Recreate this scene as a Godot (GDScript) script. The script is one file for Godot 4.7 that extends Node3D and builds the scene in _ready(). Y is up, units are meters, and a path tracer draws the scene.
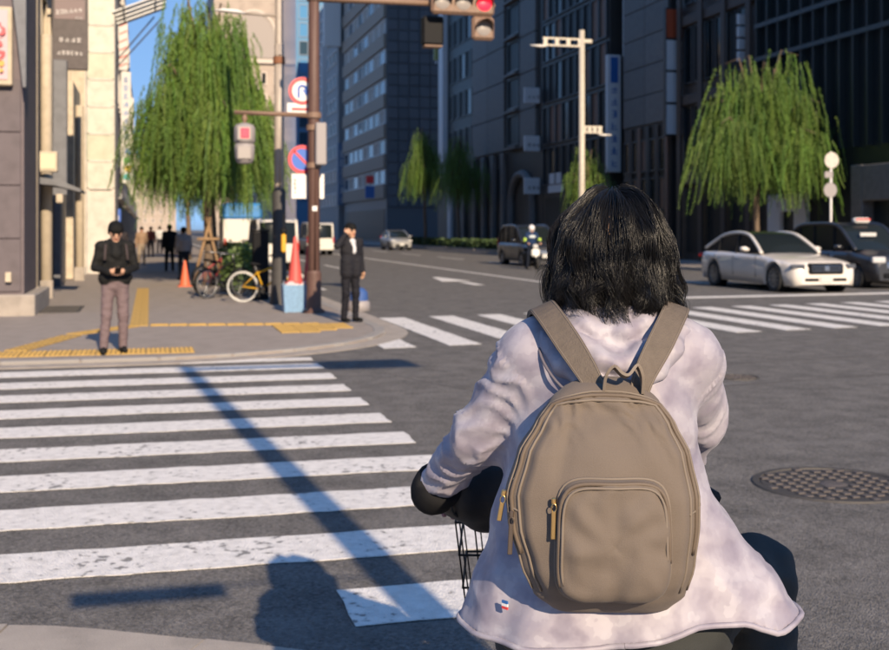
extends Node3D

# ---------------------------------------------------------------- camera frame
const FPX := 1150.0
const EYE := 1.6
const HORIZON := 229.0
var YAW := atan((444.5 - 150.0) / FPX)
var cy := cos(YAW)
var sy := sin(YAW)
var rng := RandomNumberGenerator.new()
var used_names := {}
var M := {}
var T := {}

func _ready():
	rng.seed = 7
	set_camera_and_light()
	make_materials()
	build_ground()
	build_left_side()
	build_far_end()
	build_right_side()
	build_street_furniture()
	build_trees()
	build_vehicles()
	build_people()
	build_cyclist()

func set_camera_and_light():
	var cam := Camera3D.new()
	cam.name = "camera"
	cam.projection = Camera3D.PROJECTION_FRUSTUM
	cam.near = 0.05
	cam.far = 3000.0
	cam.size = 2.0 * 0.05 * 325.0 / FPX
	cam.frustum_offset = Vector2(0.0, -0.05 * (325.0 - HORIZON) / FPX)
	cam.position = Vector3(0, EYE, 0)
	cam.rotation.y = -YAW
	add_child(cam)
	var sky_mat := ProceduralSkyMaterial.new()
	sky_mat.sky_top_color = Color(0.28, 0.415, 0.60)
	sky_mat.sky_horizon_color = Color(0.45, 0.58, 0.72)
	sky_mat.sky_curve = 0.15
	sky_mat.ground_bottom_color = Color(0.20, 0.20, 0.20)
	sky_mat.ground_horizon_color = Color(0.45, 0.52, 0.60)
	sky_mat.sun_angle_max = 20.0
	sky_mat.sky_energy_multiplier = 1.15
	var sky := Sky.new()
	sky.sky_material = sky_mat
	var env := Environment.new()
	env.background_mode = Environment.BG_SKY
	env.sky = sky
	env.tonemap_mode = Environment.TONE_MAPPER_LINEAR
	env.tonemap_exposure = 1.68
	env.sdfgi_enabled = true
	env.ssao_enabled = true
	env.ssil_enabled = true
	var we := WorldEnvironment.new()
	we.name = "environment"
	we.environment = env
	var lens := CameraAttributesPhysical.new()
	lens.frustum_focal_length = 50.0
	lens.frustum_focus_distance = 2.25
	lens.exposure_aperture = 7.5
	we.camera_attributes = lens
	add_child(we)
	var sun := DirectionalLight3D.new()
	sun.name = "sun"
	sun.light_energy = 1.6
	sun.light_color = Color(1.0, 0.905, 0.78)
	sun.light_angular_distance = 0.5
	sun.shadow_enabled = true
	add_child(sun)
	# low sun behind the camera, a little to the right of the street's axis
	var elev := deg_to_rad(26.0)
	var az := deg_to_rad(4.6)
	var to_sun := Vector3(sin(az) * cos(elev), sin(elev), cos(az) * cos(elev))
	sun.look_at_from_position(Vector3.ZERO, -to_sun, Vector3.UP)

# pixel of the photograph -> point on the ground at height h
func gp(px: float, py: float, h := 0.0) -> Vector3:
	var d := FPX * (EYE - h) / (py - HORIZON)
	var lat := (px - 444.5) * d / FPX
	return Vector3(cy * lat + sy * d, h, -(cy * d - sy * lat))

# pixel -> point on the vertical plane at street distance f / at side position x
func at_f(px: float, py: float, f: float) -> Vector3:
	var k := (px - 444.5) / FPX
	var d := f / (cy - sy * k)
	return Vector3((cy * k + sy) * d, EYE - (py - HORIZON) * d / FPX, -f)

func at_x(px: float, py: float, x: float) -> Vector3:
	var k := (px - 444.5) / FPX
	var d := x / (cy * k + sy)
	return Vector3(x, EYE - (py - HORIZON) * d / FPX, -(cy - sy * k) * d)

# ---------------------------------------------------------------- nodes
func numbered(nm: String) -> String:
	if not used_names.has(nm):
		used_names[nm] = 0
		return nm
	used_names[nm] += 1
	return "%s_%03d" % [nm, used_names[nm]]

func tag(o: Node, label: String, category: String, group := "") -> void:
	o.set_meta("label", label)
	o.set_meta("category", category)
	if group != "":
		o.set_meta("group", group)

func thing(nm: String, label: String, category: String, at := Vector3.ZERO, turn := 0.0, group := "") -> Node3D:
	var o := Node3D.new()
	o.name = numbered(nm)
	add_child(o)
	o.position = at
	o.rotation.y = turn
	tag(o, label, category, group)
	return o

func obj(nm: String, mesh: Mesh, mat: Material, parent: Node3D, at := Vector3.ZERO) -> MeshInstance3D:
	var o := MeshInstance3D.new()
	o.mesh = mesh
	o.material_override = mat
	o.name = nm
	parent.add_child(o, true)
	o.position = at
	return o

func struct(nm: String, mesh: Mesh, mat: Material, at := Vector3.ZERO) -> MeshInstance3D:
	var o := MeshInstance3D.new()
	o.mesh = mesh
	o.material_override = mat
	o.name = numbered(nm)
	add_child(o)
	o.position = at
	o.set_meta("kind", "structure")
	return o

func struct_node(nm: String) -> Node3D:
	var o := Node3D.new()
	o.name = numbered(nm)
	add_child(o)
	o.set_meta("kind", "structure")
	return o

# ---------------------------------------------------------------- materials
func lin(r: float, g: float, b: float) -> Color:
	return Color(r, g, b).linear_to_srgb()

func noise_tex(seed_: int, freq: float, ramp: Array, size := 512, oct := 4, as_normal := false, bump := 4.0, type := FastNoiseLite.TYPE_SIMPLEX_SMOOTH) -> NoiseTexture2D:
	var n := FastNoiseLite.new()
	n.seed = seed_
	n.noise_type = type
	n.frequency = freq
	n.fractal_octaves = oct
	var t := NoiseTexture2D.new()
	t.width = size
	t.height = size
	t.seamless = true
	t.noise = n
	if as_normal:
		t.as_normal_map = true
		t.bump_strength = bump
	else:
		var g := Gradient.new()
		var offs := PackedFloat32Array()
		var cols := PackedColorArray()
		for e in ramp:
			offs.append(e[0])
			cols.append(e[1])
		g.offsets = offs
		g.colors = cols
		t.color_ramp = g
	return t

# two seamless noises (fine, coarse) joined pixel by pixel into a grey texture
func mixed_tex(seed_: int, f1: float, o1: int, f2: float, o2: int, join: Callable, stones := false) -> ImageTexture:
	var n := FastNoiseLite.new()
	n.noise_type = FastNoiseLite.TYPE_SIMPLEX_SMOOTH
	n.seed = seed_
	n.frequency = f1
	n.fractal_octaves = o1
	if stones:
		n.noise_type = FastNoiseLite.TYPE_CELLULAR
		n.cellular_return_type = FastNoiseLite.RETURN_CELL_VALUE
		n.fractal_type = FastNoiseLite.FRACTAL_NONE
	var a := n.get_seamless_image(1024, 1024).get_data()
	n.noise_type = FastNoiseLite.TYPE_SIMPLEX_SMOOTH
	n.fractal_type = FastNoiseLite.FRACTAL_FBM
	n.seed = seed_ + 50
	n.frequency = f2
	n.fractal_octaves = o2
	var b := n.get_seamless_image(1024, 1024).get_data()
	var lut := PackedByteArray()
	lut.resize(65536)
	for i in 256:
		for j in 256:
			lut[i * 256 + j] = int(255.0 * clampf(gray(clampf(join.call(i / 255.0, j / 255.0), 0.0, 1.0)).r, 0.0, 1.0))
	var out := PackedByteArray()
	out.resize(a.size())
	for i in a.size():
		out[i] = lut[a[i] * 256 + b[i]]
	return ImageTexture.create_from_image(Image.create_from_data(1024, 1024, false, Image.FORMAT_L8, out))

func gray(v: float) -> Color:
	return Color(v, v, v).linear_to_srgb()

func mat(nm: String, c: Color, rough := 0.8, metal := 0.0, tex: Texture2D = null, scale := 1.0, nrm: Texture2D = null, nscale := 1.0, world := true) -> StandardMaterial3D:
	var m := StandardMaterial3D.new()
	m.resource_name = nm
	m.albedo_color = c
	m.roughness = rough
	m.metallic = metal
	if tex:
		m.albedo_texture = tex
	if nrm:
		m.normal_enabled = true
		m.normal_texture = nrm
		m.normal_scale = nscale
	if tex or nrm:
		m.uv1_triplanar = true
		m.uv1_world_triplanar = world
		m.uv1_scale = Vector3.ONE * scale
	M[nm] = m
	return m

func detail(m: StandardMaterial3D, tex: Texture2D, scale: float) -> void:
	m.detail_enabled = true
	m.detail_blend_mode = BaseMaterial3D.BLEND_MODE_MUL
	m.detail_albedo = tex
	m.detail_uv_layer = BaseMaterial3D.DETAIL_UV_2
	m.uv2_triplanar = true
	m.uv2_world_triplanar = true
	m.uv2_scale = Vector3.ONE * scale

func make_materials():
	T.grain = noise_tex(3, 0.16, [[0.0, gray(0.55)], [0.5, gray(0.86)], [1.0, gray(1.0)]])
	T.cloudy = noise_tex(5, 0.012, [[0.0, gray(0.72)], [0.5, gray(0.9)], [1.0, gray(1.0)]], 512, 5)
	T.patch = noise_tex(9, 0.018, [[0.0, gray(0.78)], [0.42, gray(0.92)], [0.58, gray(0.97)], [1.0, gray(1.0)]], 512, 5)
	T.speck = mixed_tex(11, 0.22, 1, 0.008, 4, func(a: float, b: float) -> float: return clampf(0.62 + 0.42 * (a - 0.5) * absf(a - 0.5) * 2.0 + 0.10 * (a - 0.5) + 0.36 * (b - 0.5), 0.12, 1.0), true)
	T.grain_n = noise_tex(13, 0.20, [], 512, 3, true, 6.0)
	T.speck_n = noise_tex(11, 0.33, [], 1024, 2, true, 7.0)
	T.fold_n = noise_tex(17, 0.012, [], 512, 4, true, 10.0)
	# road paint: chips and scuffs that gather where wheels pass
	T.paint = mixed_tex(19, 0.05, 5, 0.006, 3, func(a: float, b: float) -> float: return lerpf(0.34, 1.0, smoothstep(0.0, 0.13, a - 0.10 - 0.55 * maxf(0.0, b - 0.57))) * (0.90 + 0.2 * (a - 0.5)))
	T.weave_n = noise_tex(23, 0.5, [], 256, 1, true, 5.0, FastNoiseLite.TYPE_VALUE)
	T.tie = noise_tex(29, 0.010, [[0.0, Color(0.66, 0.63, 0.69)], [0.34, Color(0.78, 0.755, 0.80)], [0.48, Color(0.87, 0.85, 0.88)], [0.64, Color(0.90, 0.885, 0.905)], [0.68, Color(0.98, 0.97, 0.98)], [1.0, Color(1.0, 0.99, 1.0)]], 512, 4)
	T.bark = noise_tex(31, 0.03, [[0.0, gray(0.4)], [0.5, gray(0.8)], [1.0, gray(1.0)]], 256, 5)

	var asphalt := mat("asphalt", lin(0.212, 0.199, 0.188), 0.88, 0.0, T.speck, 0.32, T.speck_n, 1.0)
	detail(asphalt, T.patch, 0.11)
	var paint := mat("road_paint", lin(0.74, 0.71, 0.67), 0.7, 0.0, T.paint, 0.23, T.speck_n, 0.35)
	detail(paint, T.patch, 0.9)
	var pave := mat("paving", lin(0.31, 0.268, 0.236), 0.9, 0.0, T.grain, 1.2, T.grain_n, 0.4)
	detail(pave, T.patch, 0.25)
	var conc := mat("concrete", lin(0.42, 0.37, 0.32), 0.9, 0.0, T.grain, 2.0, T.grain_n, 0.6)
	detail(conc, T.cloudy, 0.5)
	mat("kerb", lin(0.30, 0.28, 0.26), 0.9, 0.0, T.grain, 1.5, T.grain_n, 0.5)
	mat("tactile", lin(0.42, 0.27, 0.075), 0.85, 0.0, T.cloudy, 0.9)
	mat("iron", lin(0.075, 0.068, 0.062), 0.6, 0.3, T.grain, 2.0, T.grain_n, 0.5)
	mat("iron_worn", lin(0.14, 0.12, 0.11), 0.5, 0.3, T.grain, 3.0, T.grain_n, 0.5)
	mat("black", lin(0.010, 0.010, 0.011), 0.5).metallic_specular = 0.22
	mat("black_matte", lin(0.014, 0.014, 0.015), 0.85).metallic_specular = 0.2
	mat("rubber", lin(0.018, 0.018, 0.018), 0.8)
	mat("chrome", lin(0.6, 0.6, 0.6), 0.2, 1.0)
	mat("steel", lin(0.38, 0.38, 0.38), 0.4, 0.8)
	mat("white_paint", lin(0.62, 0.62, 0.60), 0.5)
	mat("dark_glass", lin(0.010, 0.014, 0.016), 0.12).metallic_specular = 0.35
	mat("shop_glass", lin(0.012, 0.015, 0.017), 0.45).metallic_specular = 0.3
	mat("blue_glass", lin(0.03, 0.06, 0.09), 0.1).metallic_specular = 0.45

# ---------------------------------------------------------------- mesh tools
func stn(smooth := false) -> SurfaceTool:
	var st := SurfaceTool.new()
	st.begin(Mesh.PRIMITIVE_TRIANGLES)
	st.set_smooth_group(0 if smooth else -1)
	return st

func fin(st: SurfaceTool) -> ArrayMesh:
	st.generate_normals()
	return st.commit()

func quad(st: SurfaceTool, a: Vector3, b: Vector3, c: Vector3, d: Vector3) -> void:
	st.add_vertex(a); st.add_vertex(b); st.add_vertex(c)
	st.add_vertex(a); st.add_vertex(c); st.add_vertex(d)

func tri(st: SurfaceTool, a: Vector3, b: Vector3, c: Vector3) -> void:
	st.add_vertex(a); st.add_vertex(b); st.add_vertex(c)

func box(st: SurfaceTool, c: Vector3, s: Vector3, b := Basis()) -> void:
	var x := b.x * s.x * 0.5
	var y := b.y * s.y * 0.5
	var z := b.z * s.z * 0.5
	quad(st, c - x + y + z, c + x + y + z, c + x - y + z, c - x - y + z)
	quad(st, c + x + y - z, c - x + y - z, c - x - y - z, c + x - y - z)
	quad(st, c - x + y - z, c - x + y + z, c - x - y + z, c - x - y - z)
	quad(st, c + x + y + z, c + x + y - z, c + x - y - z, c + x - y + z)
	quad(st, c - x + y - z, c + x + y - z, c + x + y + z, c - x + y + z)
	quad(st, c - x - y + z, c + x - y + z, c + x - y - z, c - x - y - z)

func box_between(st: SurfaceTool, lo: Vector3, hi: Vector3) -> void:
	box(st, (lo + hi) * 0.5, (hi - lo).abs())

# box with chamfered edges
func bev(st: SurfaceTool, c: Vector3, s: Vector3, r: float, b := Basis()) -> void:
	var h := s * 0.5
	var q := func(v: Vector3) -> Vector3: return c + b * v
	var i := h - Vector3(r, r, r)
	for ax in 3:
		for sg in [-1.0, 1.0]:
			var u := (ax + 1) % 3
			var w := (ax + 2) % 3
			var pts: Array[Vector3] = []
			for e in [[-1, -1], [1, -1], [1, 1], [-1, 1]]:
				var v := Vector3.ZERO
				v[ax] = sg * h[ax]
				v[u] = e[0] * i[u]
				v[w] = e[1] * i[w]
				pts.append(q.call(v))
			if sg > 0:
				quad(st, pts[3], pts[2], pts[1], pts[0])
			else:
				quad(st, pts[0], pts[1], pts[2], pts[3])
	for ax in 3:
		var u := (ax + 1) % 3
		var w := (ax + 2) % 3
		for su in [-1.0, 1.0]:
			for sw in [-1.0, 1.0]:
				var p: Array[Vector3] = []
				for e in [[0, -1], [0, 1], [1, 1], [1, -1]]:
					var v := Vector3.ZERO
					v[ax] = e[1] * i[ax]
					v[u] = su * (h[u] if e[0] == 0 else i[u])
					v[w] = sw * (i[w] if e[0] == 0 else h[w])
					p.append(q.call(v))
				if su * sw > 0:
					quad(st, p[0], p[1], p[2], p[3])
				else:
					quad(st, p[3], p[2], p[1], p[0])
	for sx in [-1.0, 1.0]:
		for sY in [-1.0, 1.0]:
			for sz in [-1.0, 1.0]:
				var a: Vector3 = q.call(Vector3(sx * h.x, sY * i.y, sz * i.z))
				var d: Vector3 = q.call(Vector3(sx * i.x, sY * h.y, sz * i.z))
				var e: Vector3 = q.call(Vector3(sx * i.x, sY * i.y, sz * h.z))
				if sx * sY * sz > 0:
					tri(st, a, e, d)
				else:
					tri(st, a, d, e)

func box_mesh(s: Vector3, r := 0.0) -> ArrayMesh:
	var st := stn()
	if r > 0.0:
		bev(st, Vector3.ZERO, s, r)
	else:
		box(st, Vector3.ZERO, s)
	return fin(st)

func frame_of(dir: Vector3) -> Basis:
	var up := Vector3.UP if absf(dir.y) < 0.95 else Vector3.RIGHT
	var x := up.cross(dir).normalized()
	return Basis(x, dir.cross(x).normalized(), dir)

# swept tube through points with a radius each
func tube(st: SurfaceTool, pts: Array, radii, sides := 8, cap := true, flat := 1.0) -> void:
	var n := pts.size()
	var rings := []
	var prev := Vector3.ZERO
	for i in n:
		var dir: Vector3 = (pts[mini(i + 1, n - 1)] - pts[maxi(i - 1, 0)]).normalized()
		var fr: Basis
		if i == 0 or prev == Vector3.ZERO:
			fr = frame_of(dir)
		else:
			var x := (prev - dir * prev.dot(dir)).normalized()
			fr = Basis(x, dir.cross(x).normalized(), dir)
		prev = fr.x
		var r: float = radii[i] if radii is Array else radii
		var ring := PackedVector3Array()
		for k in sides:
			var a := TAU * k / sides
			ring.append(pts[i] + fr.x * cos(a) * r + fr.y * sin(a) * r * flat)
		rings.append(ring)
	for i in n - 1:
		for k in sides:
			var k2 := (k + 1) % sides
			quad(st, rings[i][k], rings[i + 1][k], rings[i + 1][k2], rings[i][k2])
	if cap:
		for k in range(1, sides - 1):
			tri(st, rings[0][0], rings[0][k], rings[0][k + 1])
			tri(st, rings[n - 1][0], rings[n - 1][k + 1], rings[n - 1][k])

# profile of Vector2(radius, height) turned round the y axis
func lathe(st: SurfaceTool, prof: Array, sides := 20, xf := Transform3D()) -> void:
	for i in prof.size() - 1:
		for k in sides:
			var a := TAU * k / sides
			var b := TAU * (k + 1) / sides
			var p: Vector2 = prof[i]
			var q: Vector2 = prof[i + 1]
			quad(st, xf * Vector3(p.x * cos(a), p.y, p.x * sin(a)), xf * Vector3(q.x * cos(a), q.y, q.x * sin(a)),
				xf * Vector3(q.x * cos(b), q.y, q.x * sin(b)), xf * Vector3(p.x * cos(b), p.y, p.x * sin(b)))

func lathe_mesh(prof: Array, sides := 20, smooth := true, xf := Transform3D()) -> ArrayMesh:
	var st := stn(smooth)
	lathe(st, prof, sides, xf)
	return fin(st)

# flat polygon in (x, y) pushed out along z from z0 to z1, then placed
func prism(st: SurfaceTool, poly: PackedVector2Array, z0: float, z1: float, xf := Transform3D()) -> void:
	if Geometry2D.is_polygon_clockwise(poly):
		poly = poly.duplicate()
		poly.reverse()
	var idx := Geometry2D.triangulate_polygon(poly)
	for i in range(0, idx.size(), 3):
		var a := poly[idx[i]]
		var b := poly[idx[i + 1]]
		var c := poly[idx[i + 2]]
		tri(st, xf * Vector3(a.x, a.y, z1), xf * Vector3(c.x, c.y, z1), xf * Vector3(b.x, b.y, z1))
		tri(st, xf * Vector3(a.x, a.y, z0), xf * Vector3(b.x, b.y, z0), xf * Vector3(c.x, c.y, z0))
	var n := poly.size()
	for i in n:
		var a := poly[i]
		var b := poly[(i + 1) % n]
		quad(st, xf * Vector3(a.x, a.y, z1), xf * Vector3(b.x, b.y, z1), xf * Vector3(b.x, b.y, z0), xf * Vector3(a.x, a.y, z0))

# ground sheet: polygon in (x, z) with thickness
func slab(poly: Array, y0: float, y1: float) -> ArrayMesh:
	var st := stn()
	var pp := PackedVector2Array()
	for p in poly:
		pp.append(Vector2(p.x, -p.y))
	prism(st, pp, y0, y1, Transform3D(Basis(Vector3.RIGHT, Vector3(0, 0, -1), Vector3.UP), Vector3.ZERO))
	return fin(st)

# flat band following a path: centre points, side vectors (half width), thickness along normals
func band(st: SurfaceTool, pts: Array, side: Array, nrm: Array, thick: float) -> void:
	var n := pts.size()
	for i in n - 1:
		var a: Vector3 = pts[i]
		var b: Vector3 = pts[i + 1]
		var sa: Vector3 = side[i]
		var sb: Vector3 = side[i + 1]
		var na: Vector3 = nrm[i] * thick
		var nb: Vector3 = nrm[i + 1] * thick
		quad(st, a - sa + na, b - sb + nb, b + sb + nb, a + sa + na)
		quad(st, a + sa - na, b + sb - nb, b - sb - nb, a - sa - na)
		quad(st, a + sa + na, b + sb + nb, b + sb - nb, a + sa - na)
		quad(st, a - sa - na, b - sb - nb, b - sb + nb, a - sa + na)

func curve(pts: Array, n: int) -> Array:
	var out := []
	var m := pts.size()
	for i in n + 1:
		var t := float(i) / n * (m - 1)
		var k := mini(int(t), m - 2)
		var u := t - k
		var p0 = pts[maxi(k - 1, 0)]
		var p1 = pts[k]
		var p2 = pts[k + 1]
		var p3 = pts[mini(k + 2, m - 1)]
		out.append(0.5 * ((2.0 * p1) + (p2 - p0) * u + (2.0 * p0 - 5.0 * p1 + 4.0 * p2 - p3) * u * u + (3.0 * p1 - p0 - 3.0 * p2 + p3) * u * u * u))
	return out

func lerp_table(xs: Array, ys: Array, x: float) -> float:
	if x <= xs[0]:
		return ys[0]
	for i in range(1, xs.size()):
		if x <= xs[i]:
			var t: float = (x - xs[i - 1]) / (xs[i] - xs[i - 1])
			t = t * t * (3.0 - 2.0 * t) * 0.5 + t * 0.5
			return lerpf(ys[i - 1], ys[i], t)
	return ys[ys.size() - 1]

# ---------------------------------------------------------------- blended bodies (surface nets)
class Blend:
	var a := PackedVector3Array()
	var ba := PackedVector3Array()
	var inv := PackedFloat32Array()
	var ra := PackedFloat32Array()
	var rb := PackedFloat32Array()
	var kk := PackedFloat32Array()
	var q := PackedVector3Array()
	var col := PackedColorArray()
	var lo := PackedVector3Array()
	var hi := PackedVector3Array()
	var field: Callable      # extra field joined with the bones
	var field_box := AABB()
	var field_k := 0.03
	var field_col := Color.WHITE
	var cut: Callable        # whatever lies where cut > 0 is taken away

	func bone(p: Vector3, p2: Vector3, r: float, r2: float, c: Color, k := 0.03, squash := Vector3.ONE) -> void:
		a.append(p)
		ba.append((p2 - p) * squash)
		var bb := ((p2 - p) * squash).length_squared()
		inv.append(1.0 / bb if bb > 1e-9 else 0.0)
		ra.append(r)
		rb.append(r2)
		kk.append(k)
		q.append(squash)
		col.append(c)
		var m := maxf(r, r2) / minf(squash.x, minf(squash.y, squash.z))
		lo.append(p.min(p2) - Vector3(m, m, m))
		hi.append(p.max(p2) + Vector3(m, m, m))

	func value(p: Vector3, list: PackedInt32Array, with_field: bool) -> float:
		var d := 10.0
		for i in list:
			var pa := (p - a[i]) * q[i]
			var h := clampf(pa.dot(ba[i]) * inv[i], 0.0, 1.0)
			var e := (pa - ba[i] * h).length() - (ra[i] + (rb[i] - ra[i]) * h)
			var k := kk[i]
			var w := maxf(k - absf(d - e), 0.0) / k
			d = minf(d, e) - w * w * k * 0.25
		if with_field:
			var e: float = field.call(p)
			var w := maxf(field_k - absf(d - e), 0.0) / field_k
			d = minf(d, e) - w * w * field_k * 0.25
		if cut.is_valid():
			d = maxf(d, cut.call(p))
		return d

	func colour(p: Vector3) -> Color:
		var best := 1e9
		var c := field_col
		if field.is_valid() and field_box.grow(0.05).has_point(p):
			best = field.call(p)
		for i in a.size():
			if p.x < lo[i].x - 0.05 or p.y < lo[i].y - 0.05 or p.z < lo[i].z - 0.05 or p.x > hi[i].x + 0.05 or p.y > hi[i].y + 0.05 or p.z > hi[i].z + 0.05:
				continue
			var pa := (p - a[i]) * q[i]
			var h := clampf(pa.dot(ba[i]) * inv[i], 0.0, 1.0)
			var e := (pa - ba[i] * h).length() - (ra[i] + (rb[i] - ra[i]) * h)
			if e < best:
				best = e
				c = col[i]
		return c

	# arrays of a closed surface with cells of the given size
	func mesh_arrays(cell: float, disp: Variant = null) -> Array:
		var B := 8
		var bs := cell * B
		var blocks := {}
		for i in a.size():
			var l := ((lo[i] - Vector3.ONE * 2.0 * cell) / bs).floor()
			var h := ((hi[i] + Vector3.ONE * 2.0 * cell) / bs).floor()
			for x in range(int(l.x), int(h.x) + 1):
				for y in range(int(l.y), int(h.y) + 1):
					for z in range(int(l.z), int(h.z) + 1):
						blocks[Vector3i(x, y, z)] = true
		if field.is_valid():
			var l := (field_box.position / bs).floor()
			var h := (field_box.end / bs).floor()
			for x in range(int(l.x), int(h.x) + 1):
				for y in range(int(l.y), int(h.y) + 1):
					for z in range(int(l.z), int(h.z) + 1):
						blocks[Vector3i(x, y, z)] = true
		var N := B + 1
		var vid := {}
		var verts := PackedVector3Array()
		var data := {}
		var OFF := 2048
		for bk: Vector3i in blocks:
			var o := Vector3(bk) * bs
			var c := o + Vector3.ONE * bs * 0.5
			var list := PackedInt32Array()
			for i in a.size():
				var m := kk[i] + 2.0 * cell
				if lo[i].x - m < o.x + bs and hi[i].x + m > o.x and lo[i].y - m < o.y + bs and hi[i].y + m > o.y and lo[i].z - m < o.z + bs and hi[i].z + m > o.z:
					list.append(i)
			var wf := field.is_valid() and field_box.grow(field_k + cell).intersects(AABB(o, Vector3.ONE * bs))
			if list.is_empty() and not wf:
				continue
			if absf(value(c, list, wf)) > bs * 1.25 + 0.02:
				continue
			var f := PackedFloat32Array()
			f.resize(N * N * N)
			var n := 0
			var pos := false
			var neg := false
			for x in N:
				for y in N:
					for z in N:
						var v := value(o + Vector3(x, y, z) * cell, list, wf)
						f[n] = v
						n += 1
						if v < 0.0: neg = true
						else: pos = true
			if not (pos and neg):
				continue
			data[bk] = f
			var g := bk * B
			for x in B:
				for y in B:
					for z in B:
						var i0 := (x * N + y) * N + z
						var cnt := 0
						var s := Vector3.ZERO
						var v000 := f[i0]
						var v001 := f[i0 + 1]
						var v010 := f[i0 + N]
						var v011 := f[i0 + N + 1]
						var v100 := f[i0 + N * N]
						var v101 := f[i0 + N * N + 1]
						var v110 := f[i0 + N * N + N]
						var v111 := f[i0 + N * N + N + 1]
						var sg := int(v000 < 0) + int(v001 < 0) + int(v010 < 0) + int(v011 < 0) + int(v100 < 0) + int(v101 < 0) + int(v110 < 0) + int(v111 < 0)
						if sg == 0 or sg == 8:
							continue
						if (v000 < 0) != (v001 < 0): s += Vector3(0, 0, v000 / (v000 - v001)); cnt += 1
						if (v010 < 0) != (v011 < 0): s += Vector3(0, 1, v010 / (v010 - v011)); cnt += 1
						if (v100 < 0) != (v101 < 0): s += Vector3(1, 0, v100 / (v100 - v101)); cnt += 1
						if (v110 < 0) != (v111 < 0): s += Vector3(1, 1, v110 / (v110 - v111)); cnt += 1
						if (v000 < 0) != (v010 < 0): s += Vector3(0, v000 / (v000 - v010), 0); cnt += 1
						if (v001 < 0) != (v011 < 0): s += Vector3(0, v001 / (v001 - v011), 1); cnt += 1
						if (v100 < 0) != (v110 < 0): s += Vector3(1, v100 / (v100 - v110), 0); cnt += 1
						if (v101 < 0) != (v111 < 0): s += Vector3(1, v101 / (v101 - v111), 1); cnt += 1
						if (v000 < 0) != (v100 < 0): s += Vector3(v000 / (v000 - v100), 0, 0); cnt += 1
						if (v001 < 0) != (v101 < 0): s += Vector3(v001 / (v001 - v101), 0, 1); cnt += 1
						if (v010 < 0) != (v110 < 0): s += Vector3(v010 / (v010 - v110), 1, 0); cnt += 1
						if (v011 < 0) != (v111 < 0): s += Vector3(v011 / (v011 - v111), 1, 1); cnt += 1
						vid[((g.x + x + OFF) * 4096 + g.y + y + OFF) * 4096 + g.z + z + OFF] = verts.size()
						verts.append((Vector3(g.x + x, g.y + y, g.z + z) + s / cnt) * cell)
		var index := PackedInt32Array()
		var SX := 4096 * 4096
		var SY := 4096
		for bk: Vector3i in data:
			var f: PackedFloat32Array = data[bk]
			var g: Vector3i = bk * B
			for x in B:
				for y in B:
					for z in B:
						var i0 := (x * N + y) * N + z
						var in0 := f[i0] < 0.0
						var key := ((g.x + x + OFF) * 4096 + g.y + y + OFF) * 4096 + g.z + z + OFF
						if in0 != (f[i0 + 1] < 0.0):
							_quad(index, vid, key, key - SX, key - SX - SY, key - SY, in0)
						if in0 != (f[i0 + N] < 0.0):
							_quad(index, vid, key, key - 1, key - 1 - SX, key - SX, in0)
						if in0 != (f[i0 + N * N] < 0.0):
							_quad(index, vid, key, key - SY, key - SY - 1, key - 1, in0)
		var nor := _normals(verts, index)
		if disp != null:
			for i in verts.size():
				verts[i] += nor[i] * disp.call(verts[i], nor[i])
			nor = _normals(verts, index)
		var cols := PackedColorArray()
		cols.resize(verts.size())
		for i in verts.size():
			cols[i] = colour(verts[i])
		var arr := []
		arr.resize(Mesh.ARRAY_MAX)
		arr[Mesh.ARRAY_VERTEX] = verts
		arr[Mesh.ARRAY_NORMAL] = nor
		arr[Mesh.ARRAY_COLOR] = cols
		arr[Mesh.ARRAY_INDEX] = index
		return arr

	func _normals(v: PackedVector3Array, idx: PackedInt32Array) -> PackedVector3Array:
		var nor := PackedVector3Array()
		nor.resize(v.size())
		for i in range(0, idx.size(), 3):
			var p := v[idx[i]]
			var n := (v[idx[i + 2]] - p).cross(v[idx[i + 1]] - p)
			nor[idx[i]] += n
			nor[idx[i + 1]] += n
			nor[idx[i + 2]] += n
		for i in nor.size():
			nor[i] = nor[i].normalized()
		return nor

	func _quad(index: PackedInt32Array, vid: Dictionary, k0: int, k1: int, k2: int, k3: int, flip: bool) -> void:
		var a0: int = vid.get(k0, -1)
		var a1: int = vid.get(k1, -1)
		var a2: int = vid.get(k2, -1)
		var a3: int = vid.get(k3, -1)
		if a0 < 0 or a1 < 0 or a2 < 0 or a3 < 0:
			return
		if flip:
			index.append_array([a0, a2, a1, a0, a3, a2])
		else:
			index.append_array([a0, a1, a2, a0, a2, a3])

	func mesh(cell: float, disp: Variant = null) -> ArrayMesh:
		var m := ArrayMesh.new()
		m.add_surface_from_arrays(Mesh.PRIMITIVE_TRIANGLES, mesh_arrays(cell, disp))
		return m

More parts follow.
